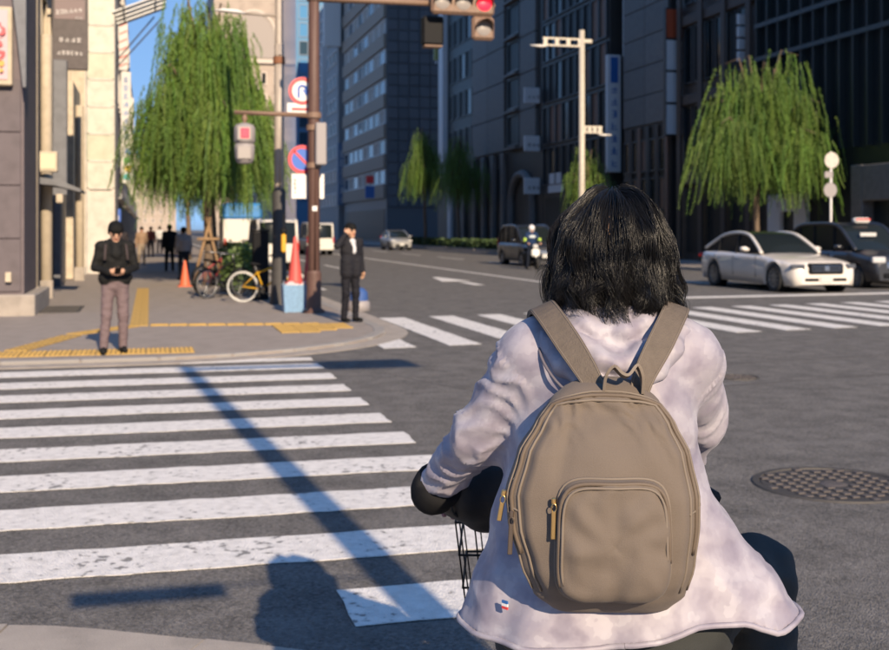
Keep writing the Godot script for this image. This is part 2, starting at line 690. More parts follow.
# ================================================================ ground, roads, pavements
func ragged_stripe(x0: float, x1: float, f0: float, f1: float, skew := 0.0, wob := 0.012) -> ArrayMesh:
	# a painted bar with slightly broken edges, in the plane y = 0
	var poly := PackedVector2Array()
	var nx := maxi(4, int((x1 - x0) / 0.12))
	var nf := maxi(3, int((f1 - f0) / 0.12))
	for i in nx:
		poly.append(Vector2(lerpf(x0, x1, float(i) / nx), f0 + rng.randf_range(-wob, wob)))
	for i in nf:
		poly.append(Vector2(x1 + rng.randf_range(-wob, wob), lerpf(f0, f1, float(i) / nf)))
	for i in nx:
		poly.append(Vector2(lerpf(x1, x0, float(i) / nx), f1 + rng.randf_range(-wob, wob)))
	for i in nf:
		poly.append(Vector2(x0 + rng.randf_range(-wob, wob), lerpf(f1, f0, float(i) / nf)))
	for i in poly.size():
		poly[i].y += skew * (poly[i].x - x0)
	var st := stn()
	prism(st, poly, 0.0, 0.003, Transform3D(Basis(Vector3.RIGHT, Vector3(0, 0, -1), Vector3.UP), Vector3.ZERO))
	return fin(st)

func arc(cx: float, cz: float, r: float, a0: float, a1: float, n: int) -> Array:
	var o := []
	for i in n + 1:
		var a := lerpf(a0, a1, float(i) / n)
		o.append(Vector2(cx + r * cos(a), cz + r * sin(a)))
	return o

func kerb_line(pts: Array, width: float, y1: float, owner_node: Node3D) -> void:
	# separate kerb stones laid end to end along a path of Vector2(x, z)
	var seg := 0.9
	var acc: Array = [pts[0]]
	var left := seg
	for i in range(1, pts.size()):
		var a: Vector2 = acc[acc.size() - 1] if acc.size() == 1 and i == 1 else pts[i - 1]
		var b: Vector2 = pts[i]
		var l := a.distance_to(b)
		var t := 0.0
		while l - t >= left:
			t += left
			acc.append(a.lerp(b, t / l))
			left = seg
		left -= l - t
	for i in acc.size() - 1:
		var a: Vector2 = acc[i]
		var b: Vector2 = acc[i + 1]
		var st := stn()
		var dir := Vector3(b.x - a.x, 0, b.y - a.y)
		var l := dir.length() - 0.012
		bev(st, Vector3.ZERO, Vector3(width, y1 + 0.1, l), 0.012)
		var o := obj("kerb_stone", fin(st), M.kerb, owner_node, Vector3((a.x + b.x) / 2, (y1 - 0.1) / 2, (a.y + b.y) / 2))
		o.rotation.y = atan2(dir.x, dir.z)
		if i > 70:
			break

func tactile_mesh(bars: bool) -> ArrayMesh:
	var st := stn()
	bev(st, Vector3(0, 0.003, 0), Vector3(0.294, 0.014, 0.294), 0.004)
	if bars:
		for i in 4:
			box(st, Vector3(-0.1125 + 0.075 * i, 0.0125, 0), Vector3(0.028, 0.006, 0.26))
	else:
		for i in 5:
			for j in 5:
				box(st, Vector3(-0.116 + 0.058 * i, 0.0125, -0.116 + 0.058 * j), Vector3(0.024, 0.006, 0.024))
	return fin(st)

func build_ground():
	# asphalt of both streets, out to the horizon
	var st := stn()
	quad(st, Vector3(-900, 0, -1500), Vector3(900, 0, -1500), Vector3(900, 0, 300), Vector3(-900, 0, 300))
	struct("road", fin(st), M.asphalt)

	# pavement across the crossing, left of the main street, with its rounded corner
	var ky := 0.045
	var corner := arc(-0.3, -18.2, 3.9, PI / 2.0, 0.0, 14)
	var edge: Array = [Vector2(-60, -14.3)]
	edge.append_array(corner)
	edge.append(Vector2(3.6, -420))
	var poly: Array = edge.duplicate()
	poly.append(Vector2(-60, -420))
	var rev: Array = poly.duplicate()
	rev.reverse()
	struct("pavement", slab(rev, -0.2, ky - 0.004), M.paving)
	var kn := struct_node("kerb")
	var kp: Array = []
	for k in 12:
		kp.append(Vector2(-8.0 + k * 0.64, -14.3 - 0.075))
	for p: Vector2 in arc(-0.3, -18.2, 3.825, PI / 2.0, 0.0, 20):
		kp.append(p)
	for k in 60:
		kp.append(Vector2(3.525, -18.6 - k * 0.9))
	kerb_line(kp, 0.18, ky + 0.006, kn)
	# gutter strips of concrete along the kerb
	var gut: Array = arc(-0.3, -18.2, 4.25, PI / 2.0, 0.0, 14)
	var inner: Array = arc(-0.3, -18.2, 3.9, 0.0, PI / 2.0, 14)
	gut.append(Vector2(3.95, -90))
	gut.append(Vector2(3.6, -90))
	gut.append_array(inner)
	gut.append(Vector2(-20, -14.3))
	gut.append(Vector2(-20, -13.95))
	gut.reverse()
	struct("gutter", slab(gut, -0.05, 0.010), M.concrete)

	# right pavement beyond the main street
	var redge: Array = [Vector2(60, -15.0), Vector2(24.5, -15.0)]
	redge.append_array(arc(24.5, -19.0, 4.0, PI / 2.0, PI, 10))
	redge.append(Vector2(20.5, -420))
	redge.append(Vector2(60, -420))
	struct("pavement", slab(redge, -0.2, 0.12), M.paving)
	var kr := struct_node("kerb")
	var kq: Array = []
	for k in 70:
		kq.append(Vector2(20.425, -20.0 - k * 1.1))
	kerb_line(kq, 0.14, 0.126, kr)

	# near corner, flush concrete where the photographer stands
	var near: Array = [Vector2(-14, -4.72), Vector2(-1.4, -4.98)]
	for p in curve([Vector2(-1.4, -4.98), Vector2(-0.55, -4.9), Vector2(0.05, -4.62), Vector2(0.75, -4.18), Vector2(1.9, -3.2), Vector2(2.9, -1.6), Vector2(3.3, 0.5), Vector2(3.3, 12.0)], 28).slice(1):
		near.append(p)
	near.append(Vector2(-14, 12))
	var nr: Array = near.duplicate()
	struct("pavement", slab(nr, -0.1, 0.004), M.concrete)
	var pn := struct_node("paving_edge")
	var edge_pts: Array = near.slice(1, near.size() - 2)
	var run := 0.0
	var from := 0
	for i in range(1, edge_pts.size()):
		run += (edge_pts[i] as Vector2).distance_to(edge_pts[i - 1])
		if run > 0.8 or i == edge_pts.size() - 1:
			var pl: Array = []
			for k in range(from, i + 1):
				pl.append(edge_pts[k])
			var back: Array = []
			for k in range(i, from - 1, -1):
				var a: Vector2 = edge_pts[maxi(k - 1, 0)]
				var b: Vector2 = edge_pts[mini(k + 1, edge_pts.size() - 1)]
				var nrm := (b - a).normalized().orthogonal()
				back.append((edge_pts[k] as Vector2) - nrm * 0.42)
			var mid: Vector2 = (edge_pts[from] + edge_pts[i]) * 0.5
			for k in pl.size():
				pl[k] = mid + (pl[k] - mid) * 0.99
			for k in back.size():
				back[k] = mid + (back[k] - mid) * 0.99
			pl.append_array(back)
			obj("edge_slab", slab(pl, 0.0, 0.014 + 0.004 * (i % 3)), M.concrete, pn)
			from = i
			run = 0.0

	# crossing in front of the camera
	var cw := struct_node("crosswalk")
	for k in 11:
		var f0 := 4.56 + 0.952 * k
		var x0 := -4.2
		if k == 0:
			x0 = 0.8
		if k >= 10:
			x0 = 0.35
		if k == 10:
			f0 -= 0.12
		obj("painted_stripe", ragged_stripe(x0, 1.93, f0, f0 + (0.475 if k < 10 else 0.3)), M.road_paint, cw, Vector3(0, 0.004, 0))
	# crossing over the main street
	var cw2 := struct_node("crosswalk")
	for k in 18:
		var x0 := 3.02 + 0.955 * k
		if x0 > 19.6:
			break
		var f0 := 15.25 + 0.17 * (x0 - 4.0)
		var l := 5.0 if k > 0 else 1.3
		obj("painted_stripe", ragged_stripe(x0, x0 + 0.47, f0, f0 + l, 0.1, 0.01), M.road_paint, cw2, Vector3(0, 0.004, 0))
	# lane markings
	var ln := struct_node("road_marking")
	obj("stop_line", ragged_stripe(11.6, 20.2, 24.2, 24.75, 0.08), M.road_paint, ln, Vector3(0, 0.004, 0))
	obj("centre_line", ragged_stripe(11.32, 11.5, 26.0, 170.0), M.road_paint, ln, Vector3(0, 0.004, 0))
	for k in 9:
		obj("lane_dash", ragged_stripe(15.8, 15.95, 28.0 + k * 10.0, 33.5 + k * 10.0), M.road_paint, ln, Vector3(0, 0.004, 0))
		obj("lane_dash", ragged_stripe(7.4, 7.55, 45.0 + k * 10.0, 50.5 + k * 10.0), M.road_paint, ln, Vector3(0, 0.004, 0))
	# painted arrow in the lane that leads away
	var arrow := stn()
	prism(arrow, PackedVector2Array([Vector2(8.95, 31.5), Vector2(9.25, 31.5), Vector2(9.25, 33.2), Vector2(8.95, 33.2)]), 0, 0.003, Transform3D(Basis(Vector3.RIGHT, Vector3(0, 0, -1), Vector3.UP), Vector3.ZERO))
	obj("arrow_shaft", fin(arrow), M.road_paint, ln, Vector3(0, 0.004, 0))
	var ah := stn()
	prism(ah, PackedVector2Array([Vector2(8.6, 33.9), Vector2(9.5, 33.9), Vector2(9.25, 37.0), Vector2(9.05, 37.0)]), 0, 0.003, Transform3D(Basis(Vector3.RIGHT, Vector3(0, 0, -1), Vector3.UP), Vector3.ZERO))
	obj("arrow_head", fin(ah), M.road_paint, ln, Vector3(0, 0.004, 0))
	obj("edge_line", ragged_stripe(4.35, 4.5, 30.0, 160.0), M.road_paint, ln, Vector3(0, 0.004, 0))

	# sealed joints in the asphalt
	var tar := mat("tar_seal", lin(0.10, 0.092, 0.085), 0.8, 0.0, T.grain, 2.0)
	var jn := struct_node("road_joint")
	for e in [[gp(600, 398), gp(700, 388), gp(889, 374), gp(1000, 366)], [gp(655, 369), gp(760, 362), gp(889, 355), gp(1000, 350)], [gp(380, 372), gp(440, 385), gp(520, 398)]]:
		var cp := curve(e, 40)
		var js := stn()
		for i in 40:
			var a: Vector3 = cp[i] + Vector3(0, 0.003, rng.randf_range(-0.02, 0.02))
			var b: Vector3 = cp[i + 1] + Vector3(0, 0.003, 0)
			var w := rng.randf_range(0.010, 0.028)
			quad(js, a + Vector3(0, 0, -w), b + Vector3(0, 0, -w), b + Vector3(0, 0, w), a + Vector3(0, 0, w))
		obj("joint", fin(js), tar, jn)

	# yellow tactile blocks on the far pavement
	var tac := struct_node("tactile_paving")
	var dots := tactile_mesh(false)
	var bars := tactile_mesh(true)
	for i in 13:
		for j in 2:
			obj("tactile_tile", dots, M.tactile, tac, Vector3(-3.2 + i * 0.3, ky, -14.95 - j * 0.3))
	for i in 40:
		var o := obj("tactile_tile", bars, M.tactile, tac, Vector3(-0.17, ky, -19.2 - i * 0.3))
	for i in 9:
		var o := obj("tactile_tile", bars, M.tactile, tac, Vector3(0.15 + i * 0.3, ky, -19.15 + i * 0.05))
		o.rotation.y = PI / 2
	for i in 5:
		for j in 5:
			var p := Vector3(2.05 + i * 0.3, ky, -17.4 - j * 0.3)
			if Vector2(p.x + 0.3, p.z + 18.2).length() < 3.45 and p.x + 0.6 * (p.z + 18) < 3.0:
				obj("tactile_tile", dots, M.tactile, tac, p)
	for seg in [[Vector3(-1.62, 0, -15.7), Vector3(-1.1, 0, -17.6)], [Vector3(-1.0, 0, -17.9), Vector3(-0.33, 0, -18.95)]]:
		var a: Vector3 = seg[0]
		var b: Vector3 = seg[1]
		var n := int(a.distance_to(b) / 0.3)
		for i in n + 1:
			var p := a + (b - a).normalized() * 0.3 * i
			var o := obj("tactile_tile", bars, M.tactile, tac, Vector3(p.x, ky, p.z))
			o.rotation.y = atan2(b.x - a.x, b.z - a.z)
	# dark grating let into the pavement beside the shops
	var gr := thing("drain_grating", "dark steel grating let into the pavement beside the cream shopfront", "grating", Vector3(-1.75, ky - 0.004, -23.4))
	var gf := stn()
	for s in [-1.0, 1.0]:
		box(gf, Vector3(s * 0.44, 0.006, 0), Vector3(0.06, 0.012, 1.9))
		box(gf, Vector3(0, 0.006, s * 0.92), Vector3(0.82, 0.012, 0.06))
	obj("frame", fin(gf), M.iron, gr)
	var gbar := box_mesh(Vector3(0.82, 0.01, 0.05))
	for i in 20:
		obj("bar", gbar, M.iron, gr, Vector3(0, 0.005, -0.86 + i * 0.0905))

	manhole("manhole_cover", "large round iron manhole cover with raised square lugs in the road", Vector3(4.14, 0.0, -6.36), 0.5, 0.085)
	manhole("manhole_cover", "small round iron cover far out in the grey road", Vector3(6.12, 0.0, -11.2), 0.23, 0.075)

func manhole(nm: String, label: String, at: Vector3, r: float, pitch: float) -> void:
	var t := thing(nm, label, "manhole cover", at)
	obj("rim", lathe_mesh([Vector2(r * 0.9, 0.001), Vector2(r * 0.91, 0.012), Vector2(r * 0.985, 0.012), Vector2(r, 0.001)], 48, false), M.iron, t)
	obj("plate", lathe_mesh([Vector2(0.0, 0.005), Vector2(r * 0.885, 0.005), Vector2(r * 0.885, 0.001)], 48, false), M.iron, t)
	var lug := box_mesh(Vector3(pitch * 0.56, 0.009, pitch * 0.56), 0.002)
	var n := int(r / pitch) + 1
	for i in range(-n, n + 1):
		for j in range(-n, n + 1):
			var p := Vector3(i * pitch, 0.009, j * pitch)
			var l := Vector2(p.x, p.z).length()
			if l < r * 0.86 and l > r * 0.2:
				obj("lug", lug, M.iron_worn, t, p)
	obj("emblem", lathe_mesh([Vector2(0, 0.014), Vector2(r * 0.12, 0.014), Vector2(r * 0.17, 0.006)], 24, false), M.iron_worn, t)

# ================================================================ buildings
var frame_cache := {}

func block(nm: String, label: String, x0: float, x1: float, f0: float, f1: float, h: float, m: Material, group := "") -> Node3D:
	var t := thing(nm, label, "building", Vector3((x0 + x1) / 2, 0, -(f0 + f1) / 2), 0.0, group)
	obj("wall", box_mesh(Vector3(x1 - x0, h, f1 - f0)), m, t, Vector3(0, h / 2, 0))
	return t

# frame of a window (in x, y, facing +z), shared between alike windows
func frame_mesh(w: float, h: float, fw: float, depth: float) -> ArrayMesh:
	var key := "%.3f %.3f %.3f %.3f" % [w, h, fw, depth]
	if not frame_cache.has(key):
		var st := stn()
		for s in [-1.0, 1.0]:
			box(st, Vector3(s * (w - fw) / 2, 0, depth / 2), Vector3(fw, h, depth))
			box(st, Vector3(0, s * (h - fw) / 2, depth / 2), Vector3(w - 2 * fw, fw, depth))
		frame_cache[key] = fin(st)
	return frame_cache[key]

func pane_mesh(w: float, h: float) -> ArrayMesh:
	var key := "p%.3f %.3f" % [w, h]
	if not frame_cache.has(key):
		frame_cache[key] = box_mesh(Vector3(w, h, 0.03))
	return frame_cache[key]

# world position on a face -> window with its pane, under the building t
func window(t: Node3D, at: Vector3, turn: float, w: float, h: float, fm: Material, pm: Material, fw := 0.07, depth := 0.1) -> Node3D:
	var o := obj("window", frame_mesh(w, h, fw, depth), fm, t, at - t.position)
	o.rotation.y = turn
	obj("pane", pane_mesh(w - 2 * fw - 0.004, h - 2 * fw - 0.004), pm, o, Vector3(0, 0, 0.022))
	return o

const FACE_Z := 0.0
const FACE_W := -PI / 2
const FACE_E := PI / 2

# grid of windows. On FACE_Z a runs along x, on the street faces along f
func window_grid(t: Node3D, face: float, plane: float, a0: float, a1: float, nc: int, y0: float, y1: float, nr: int, wf: float, hf: float, fm: Material, panes: Array, fw := 0.07, depth := 0.1) -> void:
	var cw := (a1 - a0) / nc
	var rh := (y1 - y0) / nr
	for r in nr:
		for c in nc:
			var a := a0 + (c + 0.5) * cw
			var y := y0 + (r + 0.5) * rh
			var p := Vector3(a, y, -plane) if face == FACE_Z else Vector3(plane, y, -a)
			window(t, p, face, absf(cw) * wf, rh * hf, fm, panes[rng.randi() % panes.size()], fw, depth)

# grid of cladding panels with open joints, each a piece
func panel_grid(t: Node3D, face: float, plane: float, a0: float, a1: float, nc: int, y0: float, y1: float, nr: int, mats: Array, gap := 0.03, thick := 0.05) -> void:
	var cw := absf(a1 - a0) / nc
	var rh := (y1 - y0) / nr
	var key := "q%.3f %.3f %.3f" % [cw - gap, rh - gap, thick]
	if not frame_cache.has(key):
		frame_cache[key] = box_mesh(Vector3(cw - gap, rh - gap, thick), minf(0.012, thick * 0.3))
	for r in nr:
		for c in nc:
			var a := minf(a0, a1) + (c + 0.5) * cw
			var y := y0 + (r + 0.5) * rh
			var off := thick / 2 - 0.006
			var p := Vector3(a, y, -plane + off) if face == FACE_Z else Vector3(plane + off * (1.0 if face == FACE_E else -1.0), y, -a)
			var o := obj("panel", frame_cache[key], mats[rng.randi() % mats.size()], t, p - t.position)
			o.rotation.y = face

func part_box(nm: String, t: Node3D, lo: Vector3, hi: Vector3, m: Material, r := 0.0) -> MeshInstance3D:
	return obj(nm, box_mesh((hi - lo).abs(), r), m, t, (lo + hi) / 2 - t.position)

# projecting sign seen from the street's near end: corners by pixel on a plane at distance f
func blade_sign(nm: String, label: String, px0: float, px1: float, py0: float, py1: float, f: float, m: Material, thick := 0.25) -> Node3D:
	var a := at_f(px0, py1, f)
	var b := at_f(px1, py0, f)
	var t := thing(nm, label, "sign", Vector3((a.x + b.x) / 2, a.y, -f - thick / 2))
	obj("case", box_mesh(Vector3(b.x - a.x, b.y - a.y, thick), 0.02), m, t, Vector3(0, (b.y - a.y) / 2, 0))
	t.set_meta("w", b.x - a.x)
	t.set_meta("h", b.y - a.y)
	return t

# strokes that stand in for illegible writing: cells of a few bars
func glyphs(t: Node3D, cx: float, cyy: float, z: float, n: int, size: float, step: Vector2, m: Material, sd: int) -> void:
	var r := RandomNumberGenerator.new()
	r.seed = sd
	for i in n:
		var st := stn()
		var c := Vector3(cx + step.x * i, cyy + step.y * i, z)
		var w := size * 0.13
		for k in 2 + r.randi() % 2:
			box(st, c + Vector3(0, size * (-0.4 + 0.4 * k), 0), Vector3(size * r.randf_range(0.6, 0.95), w, 0.012))
		for k in 1 + r.randi() % 2:
			box(st, c + Vector3(size * r.randf_range(-0.3, 0.3), size * r.randf_range(-0.08, 0.08), 0.003), Vector3(w, size * r.randf_range(0.6, 0.95), 0.012))
		obj("lettering", fin(st), m, t)

func build_left_side():
	var wall_dark := mat("shop_dark_wall", lin(0.115, 0.092, 0.10), 0.7, 0.0, T.cloudy, 0.4)
	var cream := mat("cream_stone", lin(0.47, 0.40, 0.30), 0.7, 0.0, T.cloudy, 0.5)
	var slate := mat("slate_panel", lin(0.12, 0.125, 0.14), 0.6, 0.0, T.cloudy, 0.6)
	var ivory := mat("ivory_panel", lin(0.46, 0.45, 0.39), 0.5, 0.0, T.cloudy, 0.3)
	var ivory2 := mat("ivory_green_panel", lin(0.41, 0.42, 0.33), 0.35, 0.0, T.cloudy, 0.3)
	var white := mat("white_render", lin(0.50, 0.47, 0.43), 0.8, 0.0, T.cloudy, 0.3)
	var pink := mat("pink_render", lin(0.36, 0.28, 0.25), 0.8, 0.0, T.cloudy, 0.3)
	var brown := mat("brown_tile", lin(0.17, 0.11, 0.08), 0.8, 0.0, T.cloudy, 0.5)
	var sign_dark := mat("banner_grey", lin(0.085, 0.072, 0.072), 0.7, 0.0, T.cloudy, 0.8)
	var sign_white := mat("sign_white", lin(0.45, 0.44, 0.42), 0.5)
	var panes := [M.dark_glass, M.blue_glass]

	# corner shop, dark purple-grey, with a poster case
	var a := block("corner_shop", "dark purple grey corner shop with bright poster in cream frame", -14.0, -2.2, 22.0, 25.0, 16.0, wall_dark)
	part_box("plinth", a, Vector3(-14.0, 0, -25.0), Vector3(-2.0, 0.42, -21.82), M.concrete, 0.02)
	panel_grid(a, FACE_Z, 22.0, -8.0, -2.24, 5, 0.46, 4.3, 4, [wall_dark, mat("shop_dark_wall_b", lin(0.10, 0.082, 0.09), 0.7, 0.0, T.cloudy, 0.4)], 0.02, 0.04)
	# poster case on the front
	var p0 := at_f(-60, 84, 21.9)
	var p1 := at_f(13, 8, 21.9)
	part_box("poster_frame", a, Vector3(p0.x, p0.y, -21.98), Vector3(p1.x, p1.y, -21.78), cream, 0.02)
	var reds := [mat("poster_red", lin(0.45, 0.05, 0.06), 0.5), mat("poster_pink", lin(0.5, 0.3, 0.33), 0.5), mat("poster_pale", lin(0.5, 0.46, 0.46), 0.5), mat("poster_navy", lin(0.05, 0.06, 0.09), 0.5), mat("poster_gold", lin(0.45, 0.27, 0.04), 0.5)]
	var pw := p1.x - p0.x - 0.2
	part_box("poster", a, Vector3(p0.x + 0.06, p0.y + 0.1, -21.77), Vector3(p1.x - 0.07, p1.y - 0.06, -21.76), reds[1])
	for k in 90:
		var st := stn()
		var c := Vector3(p1.x - 0.15 - rng.randf() * 0.55, p0.y + 0.25 + rng.randf() * (p1.y - p0.y - 0.5), -21.757 + 0.0008 * k)
		var pl := PackedVector2Array()
		var rr := rng.randf_range(0.03, 0.085)
		for q in 9:
			pl.append(Vector2(cos(TAU * q / 9), sin(TAU * q / 9)) * rr * rng.randf_range(0.7, 1.2))
		prism(st, pl, 0, 0.002, Transform3D(Basis(), c))
		var mm: Material = reds[4] if c.y < p0.y + 0.45 else reds[rng.randi() % 4]
		obj("print", fin(st), mm, a, -a.position)
	# slanted slate fin beside the poster
	var fin_st := stn()
	var f0 := at_f(12, 0, 21.7)
	var f1 := at_f(27, 0, 21.7)
	var f2 := at_f(25, 88, 21.7)
	prism(fin_st, PackedVector2Array([Vector2(f0.x, 9.5), Vector2(f1.x, 9.5), Vector2(f1.x, f2.y), Vector2(f2.x - 0.02, f2.y), Vector2(f0.x, f0.y + 0.3)]), -21.75, -21.55)
	obj("slate_fin", fin(fin_st), slate, a, -a.position)
	# meter boxes low on the wall
	part_box("meter_box", a, at_f(6, 282, 21.96) + Vector3(0, 0, 0.0), at_f(12, 272, 21.96) + Vector3(0, 0, 0.12), cream, 0.01)

	# shop with cream columns
	var s := block("column_shop", "narrow shopfront with tall cream columns and dark recessed doorway", -14.0, -2.6, 25.01, 41.4, 15.0, slate)
	for c in [[27.5, 38.0, 24.3, -3.0], [40.0, 52.0, 27.2, 34.0], [75.0, 84.0, 36.4, 105.0]]:
		var l := at_f(c[0], 229, c[2])
		var r := at_f(c[1], 229, c[2])
		var top := 14.0 if c[3] < 0 else at_f(c[0], c[3], c[2]).y
		var w := r.x - l.x
		var cst := stn(true)
		lathe(cst, [Vector2(0, 0.4), Vector2(w * 0.5, 0.4), Vector2(w * 0.5, top - 0.04), Vector2(w * 0.46, top), Vector2(0, top)], 20)
		var o := obj("column", fin(cst), cream, s, Vector3((l.x + r.x) / 2, 0, -c[2] - w / 2) - s.position)
		obj("column_base", box_mesh(Vector3(w * 1.15, 0.42, w * 1.15), 0.01), M.concrete, o, Vector3(0, 0.23, 0))
	# upper wall pieces, door recess, light box and eave
	part_box("door_jamb", s, Vector3(-2.6, 0.05, -30.2), Vector3(-2.35, 4.6, -29.6), slate, 0.01)
	part_box("door_jamb", s, Vector3(-2.6, 0.05, -33.4), Vector3(-2.35, 4.6, -32.8), slate, 0.01)
	part_box("door", s, Vector3(-2.6, 0.05, -32.8), Vector3(-2.52, 2.4, -30.2), M.black)
	part_box("lower_panel", s, Vector3(-2.6, 0.05, -36.0), Vector3(-2.42, 3.0, -33.5), cream, 0.01)
	part_box("lower_panel", s, Vector3(-2.6, 0.05, -41.2), Vector3(-2.30, 6.2, -37.4), cream, 0.01)
	part_box("slate_cladding", s, at_f(53, 195, 28.6), at_f(67, 60, 28.6) + Vector3(0, 0, -0.3), slate, 0.01)
	window_grid(s, FACE_E, -2.6, 26.0, 41.0, 6, 4.8, 14.0, 3, 0.6, 0.65, cream, panes)
	var lb := thing("light_box_sign", "small cream light box sign over the shop doorway eave", "sign", at_f(47, 173, 26.2))
	var lw := at_f(58, 173, 26.2).x - at_f(36, 173, 26.2).x
	obj("case", box_mesh(Vector3(lw, 0.44, 0.3), 0.02), cream, lb, Vector3(0, 0.24, 0))
	obj("panel", box_mesh(Vector3(lw * 0.8, 0.32, 0.02)), mat("light_box_face", lin(0.5, 0.44, 0.3), 0.5), lb, Vector3(0, 0.24, 0.16))
	var ev := stn()
	var e0 := at_f(34, 178, 26.1)
	prism(ev, PackedVector2Array([Vector2(-0.75, 0.0), Vector2(-0.75, 0.16), Vector2(0.4, 0.02), Vector2(0.85, -0.18), Vector2(0.85, -0.24), Vector2(0.3, -0.1)]), -0.9, 0.9)
	obj("eave", fin(ev), slate, s, Vector3(-2.3, e0.y - 0.05, -27.0) - s.position)
	part_box("lantern", s, at_f(56, 203, 26.0), at_f(63, 194, 26.0) + Vector3(0, 0, -0.1), cream, 0.02)

	# hanging grey banner with white writing
	var ban := blade_sign("shop_banner", "dark grey hanging shop banner with rows of white writing", 52, 88, -30, 69, 30.0, sign_dark, 0.16)
	var bw: float = ban.get_meta("w")
	var bh: float = ban.get_meta("h")
	var wt := mat("banner_white", lin(0.5, 0.48, 0.48), 0.6)
	part_box("upper_panel", ban, ban.position + Vector3(-bw * 0.42, bh * 0.50, 0.08), ban.position + Vector3(bw * 0.42, bh * 0.70, 0.092), mat("banner_mauve", lin(0.17, 0.13, 0.13), 0.7))
	glyphs(ban, -bw * 0.34, bh * 0.565, 0.1, 6, bw * 0.13, Vector2(bw * 0.125, bw * 0.02), wt, 4)
	glyphs(ban, bw * 0.18, bh * 0.515, 0.1, 3, bw * 0.06, Vector2(bw * 0.07, 0), wt, 14)
	glyphs(ban, -bw * 0.24, bh * 0.295, 0.09, 4, bw * 0.13, Vector2(bw * 0.165, 0), wt, 5)
	glyphs(ban, -bw * 0.31, bh * 0.165, 0.09, 6, bw * 0.115, Vector2(bw * 0.125, 0), wt, 6)
	part_box("yellow_patch", ban, ban.position + Vector3(bw * 0.12, bh * 0.74, 0.08), ban.position + Vector3(bw * 0.36, bh * 0.86, 0.09), mat("banner_yellow", lin(0.4, 0.38, 0.1), 0.6))
	part_box("bracket", ban, ban.position + Vector3(-bw * 0.5 - 0.4, bh * 0.9, -0.03), ban.position + Vector3(-bw * 0.5, bh * 0.92, 0.03), M.black)

	# white pier of panels
	var q0 := at_f(86.5, 229, 41.9)
	var q1 := at_f(115.0, 229, 41.9)
	var w := block("white_panel_building", "white building with tall pier of stacked ivory panels", -14.0, q0.x + 0.02, 41.42, 47.0, 26.0, white)
	part_box("pier", w, Vector3(q0.x, 0, -46.0), Vector3(q1.x, 26.0, -41.9), white)
	var pier_top := at_f(100, 188, 41.9).y
	for r in 22:
		var y0 := pier_top + r * 0.95
		part_box("panel", w, Vector3(q0.x + 0.02, y0, -41.9), Vector3(q1.x - 0.02, y0 + 0.93, -41.84), [ivory, ivory2, ivory][r % 3], 0.012)
		part_box("panel_joint", w, Vector3(q0.x + 0.1, y0 - 0.05, -41.84), Vector3(q1.x - 0.1, y0 + 0.03, -41.815), white)
	part_box("side_strip", w, Vector3(q0.x - 0.42, 0.05, -41.5), Vector3(q0.x - 0.02, 9.0, -41.4), cream)
	# slatted canopy high on the pier
	var can := thing("slatted_canopy", "slatted metal canopy jutting from the white pier with thin stays", "canopy", at_f(115, 24, 44.0))
	var ce := at_f(166, 4, 41.0)
	for k in 8:
		var o := obj("slat", box_mesh(Vector3(2.0, 0.05, 0.13), 0.01), M.white_paint if k % 2 == 0 else M.iron, can, Vector3(0.9, 0.42, 2.2 - 0.42 * k))
		o.rotation.z = 0.4
	for k in 2:
		var st := stn()
		var x := 0.35 + 1.1 * k
		tube(st, [Vector3(x, 0.10 + 0.42 * x, -0.9), Vector3(x, 0.10 + 0.42 * x, 2.4)], 0.03, 6)
		obj("beam", fin(st), M.iron, can)
	for k in 2:
		var st := stn()
		tube(st, [Vector3(1.4 + 0.3 * k, 0.15, 1.0), Vector3(-0.12, -1.6 - 0.25 * k, 0.2)], 0.025, 6)
		obj("stay", fin(st), M.iron, can)

	# receding row beyond the pier
	var specs := [
		["brown_tile_building", "brown tiled building standing behind the ivory panel pier", -1.75, 47.01, 58.0, 20.0, brown],
		["pink_building", "pale pink building hung with tall vertical signs", -1.75, 58.01, 80.0, 22.0, pink],
		["grey_building", "far grey white building past the pale pink building", -1.8, 80.01, 105.0, 19.0, white],
		["tan_building", "far tan building past the grey white building", -1.9, 105.01, 140.0, 17.0, cream],
		["end_building", "farthest low cream building on the sunny pavement side", -2.0, 140.01, 190.0, 14.0, white]]
	for e in specs:
		var b := block(e[0], e[1], -16.0, e[2], e[3], e[4], e[5], e[6])
		window_grid(b, FACE_E, e[2], e[3] + 0.5, e[4] - 0.5, int((e[4] - e[3]) / 2.6), 4.2, e[5] - 0.8, int((e[5] - 5.0) / 3.2), 0.6, 0.55, white, panes)
		part_box("shop_window", b, Vector3(e[2] - 0.02, 0.3, -e[4] + 1.0), Vector3(e[2] + 0.06, 3.0, -e[3] - 1.0), M.shop_glass)
		part_box("awning", b, Vector3(e[2], 3.1, -e[4] + 0.8), Vector3(e[2] + 0.4, 3.35, -e[3] - 0.8), sign_white, 0.02)

	# vertical signs in the row
	var v1 := blade_sign("vertical_sign", "tall white vertical sign with column of small blue characters", 121, 131, 72, 148, 62.0, sign_white)
	glyphs(v1, 0.0, 0.6, 0.14, 8, 0.3, Vector2(0, 0.42), mat("sign_blue", lin(0.08, 0.16, 0.38), 0.5), 21)
	var v2 := blade_sign("dotted_sign", "white vertical sign with blue green yellow and teal dots", 122.5, 133, 145, 183, 60.0, sign_white)
	var hh: float = v2.get_meta("h")
	var dc := [mat("dot_teal", lin(0.02, 0.22, 0.22), 0.5), mat("dot_yellow", lin(0.55, 0.38, 0.02), 0.5), mat("dot_green", lin(0.08, 0.32, 0.08), 0.5), mat("dot_blue", lin(0.02, 0.10, 0.30), 0.5)]
